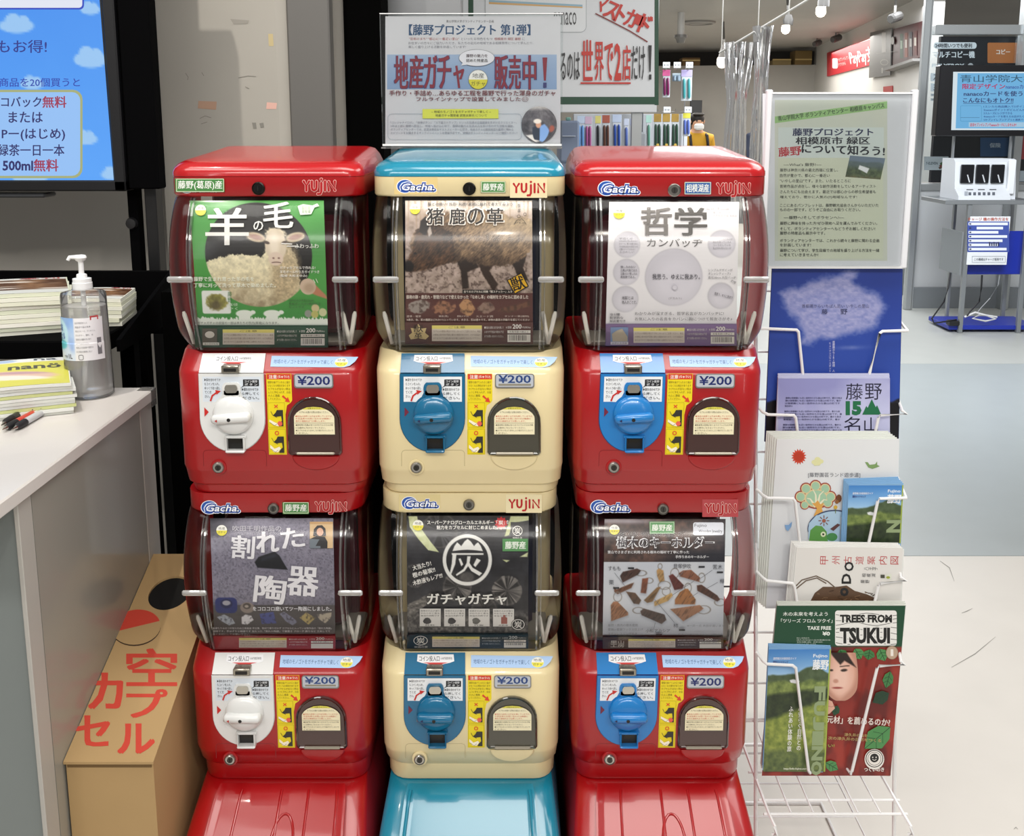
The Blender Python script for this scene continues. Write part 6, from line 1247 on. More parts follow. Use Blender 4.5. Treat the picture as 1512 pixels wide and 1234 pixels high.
def d_trees(c):
    mp = c.mp; c.mp = lambda u, v: mp(u-(v-893)/250*22, v)
    def fn(X, Y):
        r = np.broadcast_to(C('#8a2a22'), X.shape+(3,)).copy(); r = mixc(r, '#5c1a18', np.clip((fbm(X, Y, 22, 3, sy=40)-.45)*4, 0, .8)); r = mixc(r, '#a83c2e', np.clip((fbm(X, Y, 18, 2, sy=40, off=8)-.55)*4, 0, .6))
        r = mixc(r, '#2a1c1a', np.clip(1-np.hypot((X-1245)/34, (Y-985)/55), 0, 1)*.8); return mixc(r, '#17472f', sm(Y-955, .8))
    c.img(1147, 894, 1337, 1145, fn, 1.6); c.mp = mp; c.k = 6
    c.rrect(1233, 901, 1324, 953, 4, '#e6e6e2')
    for k in range(7):
        c.k = 8; c.line([(1234+j*9, 907+k*7+2.2*math.sin(j*.9+k)) for j in range(11)], .8, '#3a3f3a')
    c.k = 9; c.text('TREES FROM', 1239, 906, 1318, 920, '#e6e6e2', .12); c.text('TREES FROM', 1240, 907, 1317, 919, '#141614', .05); c.text('TSUKUI', 1239, 924, 1315, 952, '#e6e6e2', .12); c.text('TSUKUI', 1240, 926, 1314, 950, '#141614', .05)
    c.text('木の未来を考えよう', 1156, 903, 1222, 909, '#dfe6df', .03); c.text('「ツリーズ フロム ツクイ」', 1153, 913, 1229, 919, '#dfe6df', .03); c.text('TAKE FREE', 1192, 924, 1227, 929.5, '#dfe6df', .03); c.text('¥0', 1214, 932, 1225.5, 938, '#dfe6df', .04)
    c.lines(['発行 相模原市', '津久井地域の森林整備促進', '協議会 緑区', '2021年3月'], 1176, 940.5, 2.9, 2, [1195, 1226, 1215, 1204], '#bccabf')
    # leaves
    def leaf(x, y, a, l, w_, h):
        ca, sa = math.cos(math.radians(a)), math.sin(math.radians(a)); P = [(0, 0), (l*.25, w_*.8), (l*.6, w_), (l, 0), (l*.6, -w_), (l*.25, -w_*.8)]
        c.poly([(x+px_*ca-py_*sa, y+px_*sa+py_*ca) for px_, py_ in P], h); c.line([(x, y), (x+l*ca, y+l*sa)], .9, '#173a22')
        for s_ in (-1, 1):
            for f_ in (.3, .55): c.line([(x+l*f_*ca, y+l*f_*sa), (x+(l*(f_+.18))*ca-s_*w_*.7*sa, y+(l*(f_+.18))*sa+s_*w_*.7*ca)], .6, '#173a22')
    for a in ((1240, 958, 70, 18, 9, '#3f7a44'), (1262, 957, 60, 18, 9, '#4c8c50'), (1284, 958, 100, 16, 9, '#3f7a44'), (1298, 957, 65, 20, 9, '#4c8c50'), (1314, 990, 105, 26, 8, '#3f7a44'), (1312, 1022, 150, 28, 10, '#1f3d2a'), (1314, 1072, 140, 50, 16, '#4c8c50'), (1218, 1124, 30, 22, 8, '#4c8c50'), (1236, 1040, 110, 16, 6, '#1f4a30')): leaf(*a)
    # face in the hood
    def fc(X, Y):
        r = np.broadcast_to(C('#d9a793'), X.shape+(3,)).copy(); r = mixc(r, '#ecc8b8', sm(el(X, Y, 1240, 1000, 14, 26), 14)*.8); r = mixc(r, '#b37f6c', sm(-el(X, Y, 1238, 990, 23, 38)+0, 6)*.7)
        r = mixc(r, '#241714', sm(pg(X, Y, [(1222, 960), (1250, 962), (1262, 984), (1246, 974), (1240, 980), (1226, 966)]), 2)); r = mixc(r, '#2c1d18', sm(el(X, Y, 1245, 988, 4.5, 2, -6), 1)); r = mixc(r, '#3b2820', sm(np.abs(Y-982+.1*(X-1245))-.8, 1)*sm(np.abs(X-1246)-7, 1)); r = mixc(r, '#2c1d18', sm(el(X, Y, 1226, 988, 3, 1.6), 1))
        r = mixc(r, '#b8806c', sm(el(X, Y, 1233, 1004, 4, 3), 2)*.8); return mixc(r, '#9c4a44', sm(el(X, Y, 1235, 1014, 8, 1.6), 1))
    mp2 = c.mp
    def m3(u, v):
        k = (v-960)/72; k = min(1, max(0, k)); r = 22+4*math.sin(k*math.pi); r = r if v < 1012 else r*math.sqrt(max(.05, 1-((v-1012)/22)**2)); return mp2(1240+(u-1240)/24*r*(1 if u > 1240 else .9), v)
    c.mp = m3; c.img(1216, 962, 1264, 1033, fc, 1); c.mp = mp2; c.k += 2
    c.poly([(1220, 1030), (1228, 1034), (1232, 1044), (1224, 1052), (1218, 1054)], '#d9a793'); c.line([(1219, 1040), (1227, 1042), (1232, 1040)], .6, '#a06a58')
    c.ell(1316, 962, 9, 10, '#a38a72', 18); c.ell(1316, 962, 8, 9, '#b7a08a', 18); c.text('1', 1314, 957, 1318, 967, '#e9e4dc', .03)
    c.text('元材」を薦めるのか?', 1220, 1057, 1313, 1068, '#e8dcd4', .04, 3); c.text('津久井の森を', 1246, 1081, 1280, 1086, '#b9a46a', .02, 3); c.text('次の津久井の自然をつくる', 1222, 1087, 1300, 1092, '#b9a46a', .02, 3); c.text('い!', 1222, 1097, 1231, 1101, '#9db44a', .02)
    c.ell(1290, 1119, 14.5, 15, '#ece8e2', 24); c.ring(1290, 1118, 13, 13, 1.2, '#1c1b1a', 24); c.ring(1290, 1118, 10, 10, .7, '#6b6864', 24); c.ell(1290, 1117, 6.5, 6.5, '#1c1b1a', 18); c.ell(1287.5, 1116, 1, 1, '#ece8e2', 8); c.ell(1292.5, 1116, 1, 1, '#ece8e2', 8); c.ring(1290, 1117.5, 3.4, 3.2, .8, '#ece8e2', 10, 20, 160)
    c.text('つくいのき', 1275, 1131, 1304, 1137, '#ece8e2', .05)
leaflet('leaflet', 'green and red magazine with a face in a red hood, bottom of the rack', [(1148, 893), (1338, 893), (1314, 1146), (1124, 1134)], 1.558, 1.545, .007, d_trees, n=3, edge='#c9ccc4', group='leaflets on the rack')
leaflet('leaflet', 'tall blue sky guide map at the bottom left of the rack', [(1135, 957), (1227, 960), (1215, 1140), (1126, 1137)], 1.548, 1.538, .006, d_map(1135, 958, 1227, 1139, True), n=4, edge='#7ea9cf', group='leaflets on the rack')
# ------------------------------------------------------------------ THE SHOP BEHIND
# big card banner
YN = 4.3; p = at(684, 170, YN); q = at(976, -90, YN)
t = thing('advert_banner', ((p.x+q.x)/2, YN, 0), 'large white banner with a green border standing behind the machines', 'banner')
b = MB(); zb1 = at(900, 166, YN).z; b.box((p.x, YN, zb1), (q.x, YN+.015, q.z), M('#d6dade', .4), bev=.003); b.build('board', t)
b = MB(); b.box(((p.x+q.x)/2-.3, YN+.02, 0), ((p.x+q.x)/2-.26, YN+.06, q.z-.1), AL); b.box(((p.x+q.x)/2+.3, YN+.02, 0), ((p.x+q.x)/2+.34, YN+.06, q.z-.1), AL); b.box((p.x, YN-.15, 0), (q.x, YN+.2, .03), AL); b.build('support_stand', t)
c = CV(flat(YN-.0005), rough=.4, step=.0003)
GR = '#12452f'
for x0, y0, x1, y1 in ((691.5, -90, 699, 155), (966.5, -90, 972.5, 155), (691.5, 143, 972, 154)): c.rect(x0, y0, x1, y1, GR)
c.poly(rrp(716, -60, 866, 48, 9), '#aab0b4'); c.poly(rrp(717, -60, 865, 47, 8), '#dde1e4'); c.poly([(722, 0), (860, 7), (860, 10), (722, 3)], '#8fb3c4'); c.poly([(722, 3), (860, 10), (860, 12), (722, 6)], '#d3a86c')
c.text('nanaco', 818, 18, 851, 37, '#3c3d40', .0)
RR = '#c22d22'
for ch, x0, y0, x1, y1, r in (('マ', 883, -6, 896, 18, 24), ('ス', 894, 3, 912, 28, 24), ('ト', 911, 8, 923, 34, 24), ('カ', 924, 14, 940, 40, 22), ('ー', 937, 22, 952, 38, 22), ('ド', 945, 22, 960, 50, 22)): c.text(ch, x0, y0, x1, y1, RR, .07, r)
c.line([(879, 20), (905, 33), (930, 46), (956, 62)], 1.8, '#7c2520')
c.text('るのは', 828, 77, 856, 118, '#1f2024', .03); c.text('世', 859, 59, 875, 119, RR, .05); c.text('界', 878, 62, 891, 119, RR, .05); c.text('で', 893, 64, 905, 119, RR, .05); c.text('2', 907, 64, 917, 119, RR, .03); c.text('店', 919, 67, 931, 119, RR, .05)
c.text('だけ', 932, 68, 952, 118, '#1f2024', .03); c.poly([(957, 67), (962, 67), (960.5, 106), (958.5, 106)], '#1f2024'); c.rect(958, 110, 961.5, 117.5, '#1f2024'); c.rect(857, 121.5, 931, 124, RR); c.build('banner_print', t)
# stationery gondola
YP = 5.5
t = thing('stationery_rack', (at(940, 200, YP).x, YP+.3, 0), 'grey shop shelving unit with hooks of hanging stationery', 'shelf')
b = MB(); pbox(b, 846, 168, 1016, 228, YP+.22, .03, M('#c3c6ca', .5)); p = at(846, 228, YP+.22); q = at(1016, 228, YP+.22); b.box((p.x, YP+.2, 0), (q.x, YP+.6, p.z), M('#b9bcc0', .5)); b.build('back_panel', t)
b = MB(); pbox(b, 944, 80, 952, 240, YP+.1, .05, M('#6d7074', .4, .4)); pbox(b, 1009, 100, 1013, 240, YP+.18, .03, M('#c9cbcf', .4)); b.build('post', t)
b = MB(); pbox(b, 940, 195, 955, 240, YP-.12, .06, M('#8f9296', .4), .01); b.build('sign_clip', t)
hk = MB()
for v in (103, 164):
    for u in ([983, 998, 1017] if v == 103 else [858, 870, 882, 894, 905, 919, 933, 945, 958, 971, 984, 997, 1014]):
        a = at(u, v, YP-.02); hk.tube([a+Vector((0, .22, 0)), a, a+Vector((0, -.01, .01))], .0022, CHROME, 5)
hk.build('hooks', t)['kind'] = 'stuff'
b = MB(); pbox(b, 826, 178, 856, 240, 5.0, .3, M('#8f9cb5', .5), .01); p = at(826, 240, 5.0); b.box((p.x, 5.02, 0), (p.x+.09, 5.28, p.z), M('#8f9cb5', .5)); pbox(b, 830, 200, 850, 202, 4.99, .01, M('#c3cbd8', .5)); pbox(b, 836, 173, 843, 178, 5.05, .06, M('#8fc3b4', .4), .004); tag(b.build('storage_unit'), 'pale blue plastic display bin left of the hanging pens', 'bin')
packs = [(858, 171, 12, 50, '#6f9fd6', '#c5d3e6', 'light blue pen pack, leftmost on the lower hooks'), (869, 172, 11, 50, '#a85a8c', '#d0b4c8', 'pink and purple pen pack'), (883, 171, 9, 50, '#2a2a2e', '#d9cf7c', 'black pen pack with yellow header'), (895, 170, 12, 52, '#5c3a2e', '#a85a4a', 'dark brown and red pen pack'),
         (911, 169, 14, 52, '#2f4f9c', '#b9c6dc', 'pack of blue scissors'), (925, 175, 8, 46, '#5a6fb0', '#c3cbdc', 'narrow blue marker pack'), (935, 175, 9, 46, '#1f2f6c', '#8f9cc4', 'navy blue pen pack'), (944, 168, 8, 54, '#b0504a', '#c9a08c', 'red brown pencil pack'), (958, 170, 9, 50, '#5c8f7c', '#a9d0c4', 'mint green pen pack left of the gold packs'),
         (971, 168, 12, 54, '#2f4a3c', '#a8873c', 'gold and green pack, left of three'), (984, 168, 12, 54, '#2f4a3c', '#a8873c', 'gold and green pack, middle of three'), (997, 168, 12, 54, '#2f4a3c', '#a8873c', 'gold and green pack, right of three'), (1014, 167, 12, 34, '#5a6fb8', '#d6cf4a', 'blue pen pack with a yellow tag, rightmost on the lower hooks'),
         (984, 103, 12, 41, '#7c2a5c', '#d65a94', 'magenta pen pack on the upper left hook'), (999, 108, 13, 12, '#8fa4b4', '#b4c4cc', 'small grey tag pack on the upper middle hook'), (1014, 103, 17, 46, '#4aa0a4', '#b4aad6', 'teal eraser pack on the upper right hook')]
for u, v, w_, h, c1, c2, lab in packs:
    a = at(u, v, YP); t = thing('stationery_pack', at(u, v+h, YP), lab, 'stationery', 'blister packs on the shop hooks'); b = MB(); pbox(b, u-w_/2, v, u+w_/2, v+h, YP, .004, M('#c9ced2' if h > 20 else c1, .3)); b.build('backing_card', t)
    b = MB(); pbox(b, u-w_/2+.3, v, u+w_/2-.3, v+h*.22, YP-.002, .002, M(c2, .4), .0005); b.build('header', t)
    b = MB(); n = 1 if w_ < 10 else 2
    for k in range(n):
        uu = u+(k-.5*(n-1))*w_*.42; p0, p1 = at(uu, v+h*.93, YP-.008), at(uu, v+h*.28, YP-.008)
        b.tube([p0, p0.lerp(p1, .1), p0.lerp(p1, .9), p1], [.002, .007, .007, .004], M(c1, .3), 8)
    b.build('content', t, True)
    if c2 == '#a8873c': b = MB(); b.lathe(at(u, v+h*.88, YP-.012), [(.013, 0), (.013, .002), (.0001, .002)], M('#c9a84a', .4), 16, 'y'); b.build('round_seal', t)
for u, v in ((984, 96), (1000, 96), (1018, 96), (985, 162), (1016, 162)):
    b = MB(); pbox(b, u-5.5, v-4.5, u+5.5, v+4.5, YP-.05, .003, M('#e6e8ea', .4)); c = CV(flat(YP-.0505), step=.0002); c.text('¥ 110', u-3.5, v-1.5, u+3.5, v+1.5, '#6b6f74', .02); o = b.build('price_tag'); tag(o, 'white hook price tag above ' + {984: 'the magenta pack', 1000: 'the small grey pack', 1018: 'the teal pack', 985: 'the gold packs', 1016: 'the yellow tagged pack'}[u], 'price tag', 'price tags on hooks'); c.build('price_print', o)
# things on the right wall (drawn on the receding wall)
def wallboard(name, lab, cat, P, col, th=.03, draw=None, off=.004):
    n = RW.n; pts = [RW(u, v)+n*off for u, v in P]; b = MB(); b.prism(pts, n*th, M(col, .45)); t = b.build(name); tag(t, lab, cat)
    if draw:
        c = CV(Pl(RW.p+n*(off+th), n), step=.0006, rough=.5); draw(c); c.build('print', t)
    return t
def dpay(c):
    c.rrect(1229, 86, 1237, 101, 2, '#e6dcd8'); c.lines(['セブンイレブン', 'アプリから'], 1238, 84, 8, 5, [1254, 1249], '#ecdfda', .03, -14)
    c.text('PayPay支', 1255, 71, 1289, 97, '#f0e6e2', .06, -10)
wallboard('wall_banner', 'red payment banner with white lettering on the right shop wall', 'banner', [(1223.5, 78), (1292, 57), (1292, 95), (1223.5, 113)], '#b3232c', .02, draw=dpay)
def dgr(c):
    c.rect(1302, 48, 1308, 78, '#b9b6b2'); c.ell(1318, 60, 2.5, 6, '#9c9994'); c.ring(1306, 92, 6, 4.5, 1, '#a8a5a0', 18); c.line([(1294, 79), (1322, 76)], .8, '#8a8783'); c.rect(1302, 100, 1304, 108, '#a8a5a0')
wallboard('poster', 'grey poster hanging in front of the red banner on the right wall', 'poster', [(1291, 48), (1323, 41), (1321, 111), (1289, 115)], '#6b6966', .01, dgr, .036)
def dsh(c):
    for k, (h, h2) in enumerate((('#3c5c4a', '#9fb8a4'), ('#8c4a3c', '#d9d0c8'), ('#3a3a44', '#b4b0ac'), ('#5c2a2a', '#c8c0b4'))): x = 1329+k*7; c.rect(x, 50-k*1.5, x+4.5, 86-k*1.5, h); c.rect(x+.6, 60-k*1.5, x+3.6, 72-k*1.5, h2)
wallboard('poster', 'dark red poster with bottle pictures next to the glass front', 'poster', [(1324, 43), (1367, 31), (1365, 84), (1322, 97)], '#4a1c20', .02, dsh, .01)
wallboard('poster', 'small red and white card low on the right shop wall', 'poster', [(1306, 128), (1319, 126.5), (1319, 142), (1306, 142)], '#b8423f', .01)
wallboard('wall_shelf', 'long narrow grey shelf lip under the wall posters', 'shelf', [(1322, 101), (1368, 86), (1368, 90), (1322, 105)], '#7d7b78', .12)
# drinks counter on the right wall
t = thing('drinks_counter', at(1346, 455, 8.6)*1, 'grey metal drinks counter behind the aluminium post', 'counter'); t.location.z = 0; OFF[t] = Vector(t.location)
b = MB(); p = at(1326, 222, 8.5); q = at(1356, 222, 8.5); b.box((p.x, 8.5, 0), (q.x, 9.0, p.z), M('#8d9296', .4, .3), bev=.004); b.build('cabinet', t)
b = MB(); pbox(b, 1326, 165, 1358, 222, 8.75, .05, M('#1b1b1f', .5)); pbox(b, 1328, 136, 1358, 141, 8.55, .3, M('#e0e3e6', .4)); pbox(b, 1328, 157, 1358, 165, 8.55, .3, M('#e0e3e6', .4)); pbox(b, 1328, 140, 1358, 158, 8.84, .02, M('#3c3833', .5)); b.build('shelf_unit', t)
c = CV(flat(8.549), step=.0003); 
for x in (1337, 1347): c.ell(x, 161, 1.6, 1.6, '#4a4038', 10)
c.build('shelf_print', t)
for u, h, lab in ((1343, '#e4e4e2', 'white paper cup on the upper shelf of the drinks counter'), (1353, '#6b3a2a', 'brown paper cup on the upper shelf of the drinks counter')):
    b = MB(); a = at(u, 156.6, 8.62); b.lathe(a, [(.022, 0), (.030, .075), (.032, .078), (.030, .082), (.0001, .082)], M(h, .5), 16); tag(b.build('paper_cup', smooth=True), lab, 'cup')
b = MB(); a = at(1344, 221.5, 8.6); b.prism([a+Vector((-.03, 0, 0)), a+Vector((.02, 0, 0)), a+Vector((.05, 0, .16)), a+Vector((.0, 0, .17))], (0, .05, 0), M('#c9ccd2', .5)); tag(b.build('paper_bundle'), 'white bundle of paper leaning on the drinks counter', 'paper')
# copier signboard behind the glass
p = at(1372, 275, 8.0); zz = at(1400, 54, 8.0).z
t = thing('copier_signboard', (p.x+.5, 8.02, p.z-.0), 'dark copy machine signboard behind the glass shop front', 'sign'); b = MB(); b.box((p.x, 7.98, p.z+.03), (5.6, 8.02, zz), M('#14151c', .4)); b.build('board', t)
c = CV(flat(7.9795), step=.0003, rough=.5)
c.rrect(1379, 62.5, 1442, 72, 4, '#d9dde0'); c.text('24時間いつでも便利', 1381, 64, 1435, 70.5, '#20222a', .05); c.text('マルチコピー機', 1378, 75.5, 1439, 85.5, '#e0e3e6', .05); c.text('FUJI XEROX', 1376, 94, 1424, 101.5, '#d9dde0', .03); c.ell(1433, 97, 4, 4, '#a9a9ac')
c.rrect(1458, 63, 1512, 93, 2, '#b36a34'); c.text('コピー', 1471, 73, 1491, 80, '#f0e6da', .05)
for y in (108, 123): c.rect(1374, y, 1386, y+12, '#d3d6da'); c.text('ス' if y == 108 else '三', 1378, y+2, 1383, y+10, '#2a2a30', .04)
for y in (138, 145): c.rect(1374, y, 1383, y+4, '#c3c6ca'); c.line([(1375, y+2), (1382, y+2)], .6, '#3a3a40')
c.rect(1447, 203, 1494, 231, '#33608f'); c.text('保険', 1461, 211, 1477, 218, '#dfe8f0', .04); c.rect(1364, 231, 1400, 251, '#ced2d4'); c.text('7-ELEVEN', 1367, 239, 1384, 243, '#3a4a52', .02)
for k in range(3): c.poly([(1385+k, 247-k*3), (1400+k, 239-k*3), (1401+k, 241-k*3), (1387+k, 250-k*3)], ['#6b4a34', '#8a3a34', '#4a6a3c'][k])
c.rect(1505, 200, 1512, 235, '#b33a3f'); c.rect(1400, 252, 1512, 268, '#c9ccd0'); c.build('sign_print', t)
# kiosk with screen and coin charger
YK = 6.95
b0 = at(1450, 480, YK); t = thing('kiosk_stand', (b0.x, YK+.15, 0), 'grey steel kiosk stand with blue panels at the right edge', 'stand')
ST = M('#8e9295', .35, .5, name='steel'); BL = M('#1b2f9c', .4, name='blue_panel')
b = MB(); pbox(b, 1396, 295.5, 1530, 302, YK-.05, .42, ST); b.build('shelf', t)
for u0, u1, dy, vt in ((1416, 1422, -.04, 302), (1502, 1508, -.04, 302), (1396, 1400, .33, 302), (1478, 1483, .33, 302)):
    b = MB(); p = at(u0, 480, YK+dy); q = at(u1, 480, YK+dy); b.box((p.x, YK+dy, .0), (q.x, YK+dy+.03, at(u0, vt, YK+dy).z), ST, bev=.002); b.build('leg', t)
for u0, u1 in ((1404, 1409), (1488, 1494)): b = MB(); pbox(b, u0, 198, u1, 296, YK+.2, .03, ST); b.build('post', t)
b = MB(); x = at(1417, 400, YK-.01).x; z0_ = at(1400, 403, YK+.1).z; z1_ = at(1400, 340, YK+.1).z; b.box((x, YK-.01, z0_), (x+.008, YK+.33, z1_), M('#7f8487', .45), bev=.001); sp_ = b.build('side_plate', t)
c = CV(lambda u, v: Vector((x-.0006, YK+.02+.28*u, z0_+.26*(1-v))), (-1, 0, 0))
for i in range(3):
    for j in range(5): c.ell(.15+.3*i, .15+.17*j, .04, .03, '#2a2a2c', 8)
b = MB(); pbox(b, 1423, 341, 1530, 405, YK+.05, .012, BL); b.build('blue_panel', t)
b = MB(); p = at(1399, 484, YK); q = at(1530, 484, YK); b.box((p.x, YK-.02, .02), (q.x, YK+.33, .05), BL, bev=.003); b.build('base_tray', t)
b = MB(); pbox(b, 1427, 319.5, 1492.5, 391, YK-.045, .004, M('#dfe2e6', .5)); o = b.build('price_poster', t)
c = CV(flat(YK-.0455), step=.0002); c.text('チャージ 機の操作方法を', 1429, 321, 1489, 326, '#b35a4a', .04); c.rect(1428.5, 327, 1490, 372, '#3c4f9c'); 
for k in range(7): c.rect(1430+(12 if k in (1,) else 0), 328.5+k*6.2, 1488-(k*7 % 20), 332.4+k*6.2, '#dde1ea'); c.rect(1431, 329.5+k*6.2, 1434, 331.5+k*6.2, '#2a2f50')
for k in range(5): c.rect(1460+k*3.2, 357+k % 2, 1462+k*3.2, 363, '#2a2f50')
c.frame(1435, 378, 1484, 387, .5, '#9aa0a8'); c.text('この機械はチャージ専用です', 1438, 380.5, 1481, 384.5, '#5a5f68', .01); c.build('poster_print', o)
# screen on the kiosk
t = thing('wall_screen', at(1460, 201, YK+.1), 'black framed monitor with a pale blue notice on the kiosk stand', 'screen')
b = MB(); pbox(b, 1381, 96, 1540, 201, YK+.08, .08, M('#0c0c10', .3), .006); b.build('frame', t)
c = CV(flat(YK+.0795), rough=.2, emit=.75, step=.0003); c.poly([(1407.5, 106), (1540, 106), (1540, 192), (1404.5, 192)], '#e0f0f8'); c.poly([(1414, 108), (1540, 108), (1540, 189.5), (1411, 189.5)], '#6cb8ea')
c.text('青山学院大学', 1418, 110.5, 1528, 121.5, '#2a5c7a', .02); c.text('限定デザイン', 1421, 123.5, 1484, 131.5, '#b3306a', .06); c.text('nanacoカード', 1485, 125, 1525, 131, '#2a3f9c', .02); c.text('nanacoカードを使うと', 1423, 134.5, 1520, 142, '#1d2f6c', .05); c.text('こんなにもオトク!!', 1422, 144.5, 1496, 151.5, '#1d2f6c', .05); c.line([(1422, 152.8), (1496, 152.8)], .6, '#1d2f6c')
c.frame(1418, 156, 1449, 179, .6, '#4a9ac8', 2); c.line([(1418, 173.5), (1446, 173.5)], .5, '#3a6a8c'); c.lines(['1エシカル商品購入で5ポイント', '2nanacoポイントがどんどんたまる', '3スムーズにレジができる', '4nanacoカードを使えるお店がたくさん', '5セブンイレブンアプリと連携できる'], 1452, 155.5, 4.9, 3.4, [1518, 1522, 1494, 1520, 1518], '#2a4a8c', .02)
c.rect(1430, 180.5, 1512, 187.5, '#a9d0ea'); c.text('是非セブンイレブンでnanacoカードにしませんか?', 1432, 181.7, 1500, 186.7, '#c8405c', .05); c.build('picture', t)
# coin charger
t = thing('coin_charger', at(1455, 295, YK), 'white coin charging machine with three dark slots on the kiosk shelf', 'machine'); WP_ = M('#d3d7dc', .4, name='white_case')
b = MB(); a0 = at(1411, 295, YK); a1 = at(1501, 295, YK); a0.z = a1.z = at(1450, 295.5, YK-.05).z+.001; zt2 = at(1450, 235, YK).z
b.prism([(a0.x, YK+.02, a0.z), (a0.x, YK+.05, zt2-.02), (a0.x, YK+.08, zt2), (a0.x, YK+.26, zt2), (a0.x, YK+.26, a0.z)], (a1.x-a0.x, 0, 0), WP_); b.build('case', t)
b = MB(); pbox(b, 1487, 235.5, 1502, 287, YK+.0, .03, M('#dde0e4', .35), .006); b.build('side_cover', t)
for u in (1418.5, 1441, 1463.5): b = MB(); pbox(b, u, 243, u+21, 270.5, YK+.012, .02, M('#0e0f14', .25)); b.tube([at(u+10, 258, YK+.008), at(u+13, 269, YK+.008)], .004, M('#c9ccd0', .3), 6); b.build('coin_bay', t)
b = MB(); q0_, q1_ = at(1415, 294.5, YK-.05), at(1492, 294.5, YK-.05); zk = at(1450, 278, YK+.01).z; b.prism([(q0_.x, YK-.05, a0.z), (q0_.x, YK-.05, a0.z+.025), (q0_.x+.0, YK+.02, zk), (q0_.x, YK+.02, a0.z)], (q1_.x-q0_.x, 0, 0), WP_); kp = b.build('key_panel', t)
c = CV(Pl((0, YK-.05, a0.z+.025), (0, -(zk-a0.z-.025), .07)), step=.0003)
for k in range(3): c.rect(1427+k*17, 279.3, 1437+k*17, 280.7, '#3a3d44')
for k in range(6): c.rect(1430+k*7, 284, 1434+k*7, 288.5, '#5a5f68'); 
c.rect(1424, 283, 1429, 289, '#9aa0a8'); c.build('key_print', kp)
# cables
for i, (P, r, h, lab) in enumerate(((((1403, 403, 7.0), (1400, 425, 6.97), (1394, 445, 6.93), (1376, 470, 6.9), (1379, 477, 6.88), (1400, 474, 6.9), (1412, 472, 6.93)), .006, '#16161a', 'black cable looping on the floor left of the kiosk'),
    (((1450, 406, 6.96), (1449, 425, 6.96), (1446, 445, 6.95), (1432, 460, 6.93), (1428, 466, 6.92)), .006, '#16161a', 'black cable hanging inside the kiosk'),
    (((1424, 468, 6.93), (1440, 461, 6.93), (1458, 466, 6.93), (1470, 471, 6.93), (1455, 474, 6.9), (1436, 470, 6.9), (1448, 464, 6.92), (1472, 468, 6.94)), .007, '#dcdcdc', 'white cables coiled on the blue base tray'),
    (((1476, 406, 7.0), (1474, 420, 7.0), (1462, 440, 6.97), (1448, 455, 6.95), (1442, 463, 6.94)), .003, '#9a9da0', 'thin grey cable hanging inside the kiosk'))):
    b = MB(); b.tube([at(*q_) for q_ in P], r, M(h, .5), 6); tag(b.build('cable', smooth=True), lab, 'cable', 'kiosk cables')
b = MB(); a = at(1407, 467, 6.93); b.box((a.x-.03, 6.9, .052), (a.x+.04, 6.97, .085), M('#17171a', .5), bev=.006); tag(b.build('power_adapter'), 'black power adapter on the blue base tray', 'adapter')
# lamps, cameras, ceiling bits
def lamp(u, v, Y, r, lab):
    p = at(u, v, Y); t = thing('spot_lamp', (p.x, p.y, 2.6), lab, 'lamp', 'bare spot lamps on the shop ceiling'); b = MB()
    b.tube([(p.x, p.y, 2.6), (p.x+.02, p.y, p.z+r*3.2)], .012, M('#5c5a57', .4), 6); b.lathe(Vector((p.x+.02, p.y, p.z+r*1.0)), [(.03, r*2.4), (.05, r*1.2), (r*1.1, 0), (r*1.02, 0)], M('#4a4845', .35), 16); b.build('socket', t, True)
    b = MB(); b.lathe(p, [(.001, -r), (r*.6, -r*.8), (r*.95, -r*.3), (r, 0), (r*.95, r*.6), (r*.9, r*1.0)], M('#fff3dc', .5, emit=6), 18); b.build('bulb', t, True)
lamp(1066, 93, 12.5, .062, 'glowing bare lamp left of the hanging clear vinyl'); lamp(1160, 44, 9.9, .040, 'small glowing lamp hanging beside the cable above the notice board'); lamp(1212, 18, 9.4, .045, 'bright lamp at the top of the photo right of the cable')
for i, (u, v, Y, s, lab) in enumerate(((1321, 26, 9.9, .045, 'dark security camera under the ceiling above the grey poster'), (1234, 57, 14.0, .045, 'small dark security camera above the red banner'), (1206, 64, 15, .04, 'tiny camera on a bracket by the far wall corner'))):
    p = at(u, v, Y); b = MB(); b.tube([(p.x, Y, 2.6), (p.x, Y, p.z+s*.4)], .012, M('#8a8884', .4), 6); b.tube([(p.x-s*1.5, Y-.08, p.z-s*.5), (p.x-s*1.2, Y-.07, p.z-s*.4), (p.x+s*1.5, Y+.08, p.z+s*.5)], [s*.75, s, s], M('#4a4947', .4), 12); tag(b.build('security_camera'), lab, 'camera')
p = at(1005, 57, 11.5); b = MB(); b.lathe(Vector((p.x, 11.5, p.z)), [(.001, -.05), (.04, -.045), (.055, 0), (.07, .01), (.07, .04)], M('#6f6c67', .4), 16); b.tube([(p.x, 11.5, p.z+.03), (p.x, 11.5, 2.6)], .04, M('#c9c6c0', .5), 10); tag(b.build('ceiling_camera', smooth=True), 'small dome camera on the ceiling below the round vent', 'camera')
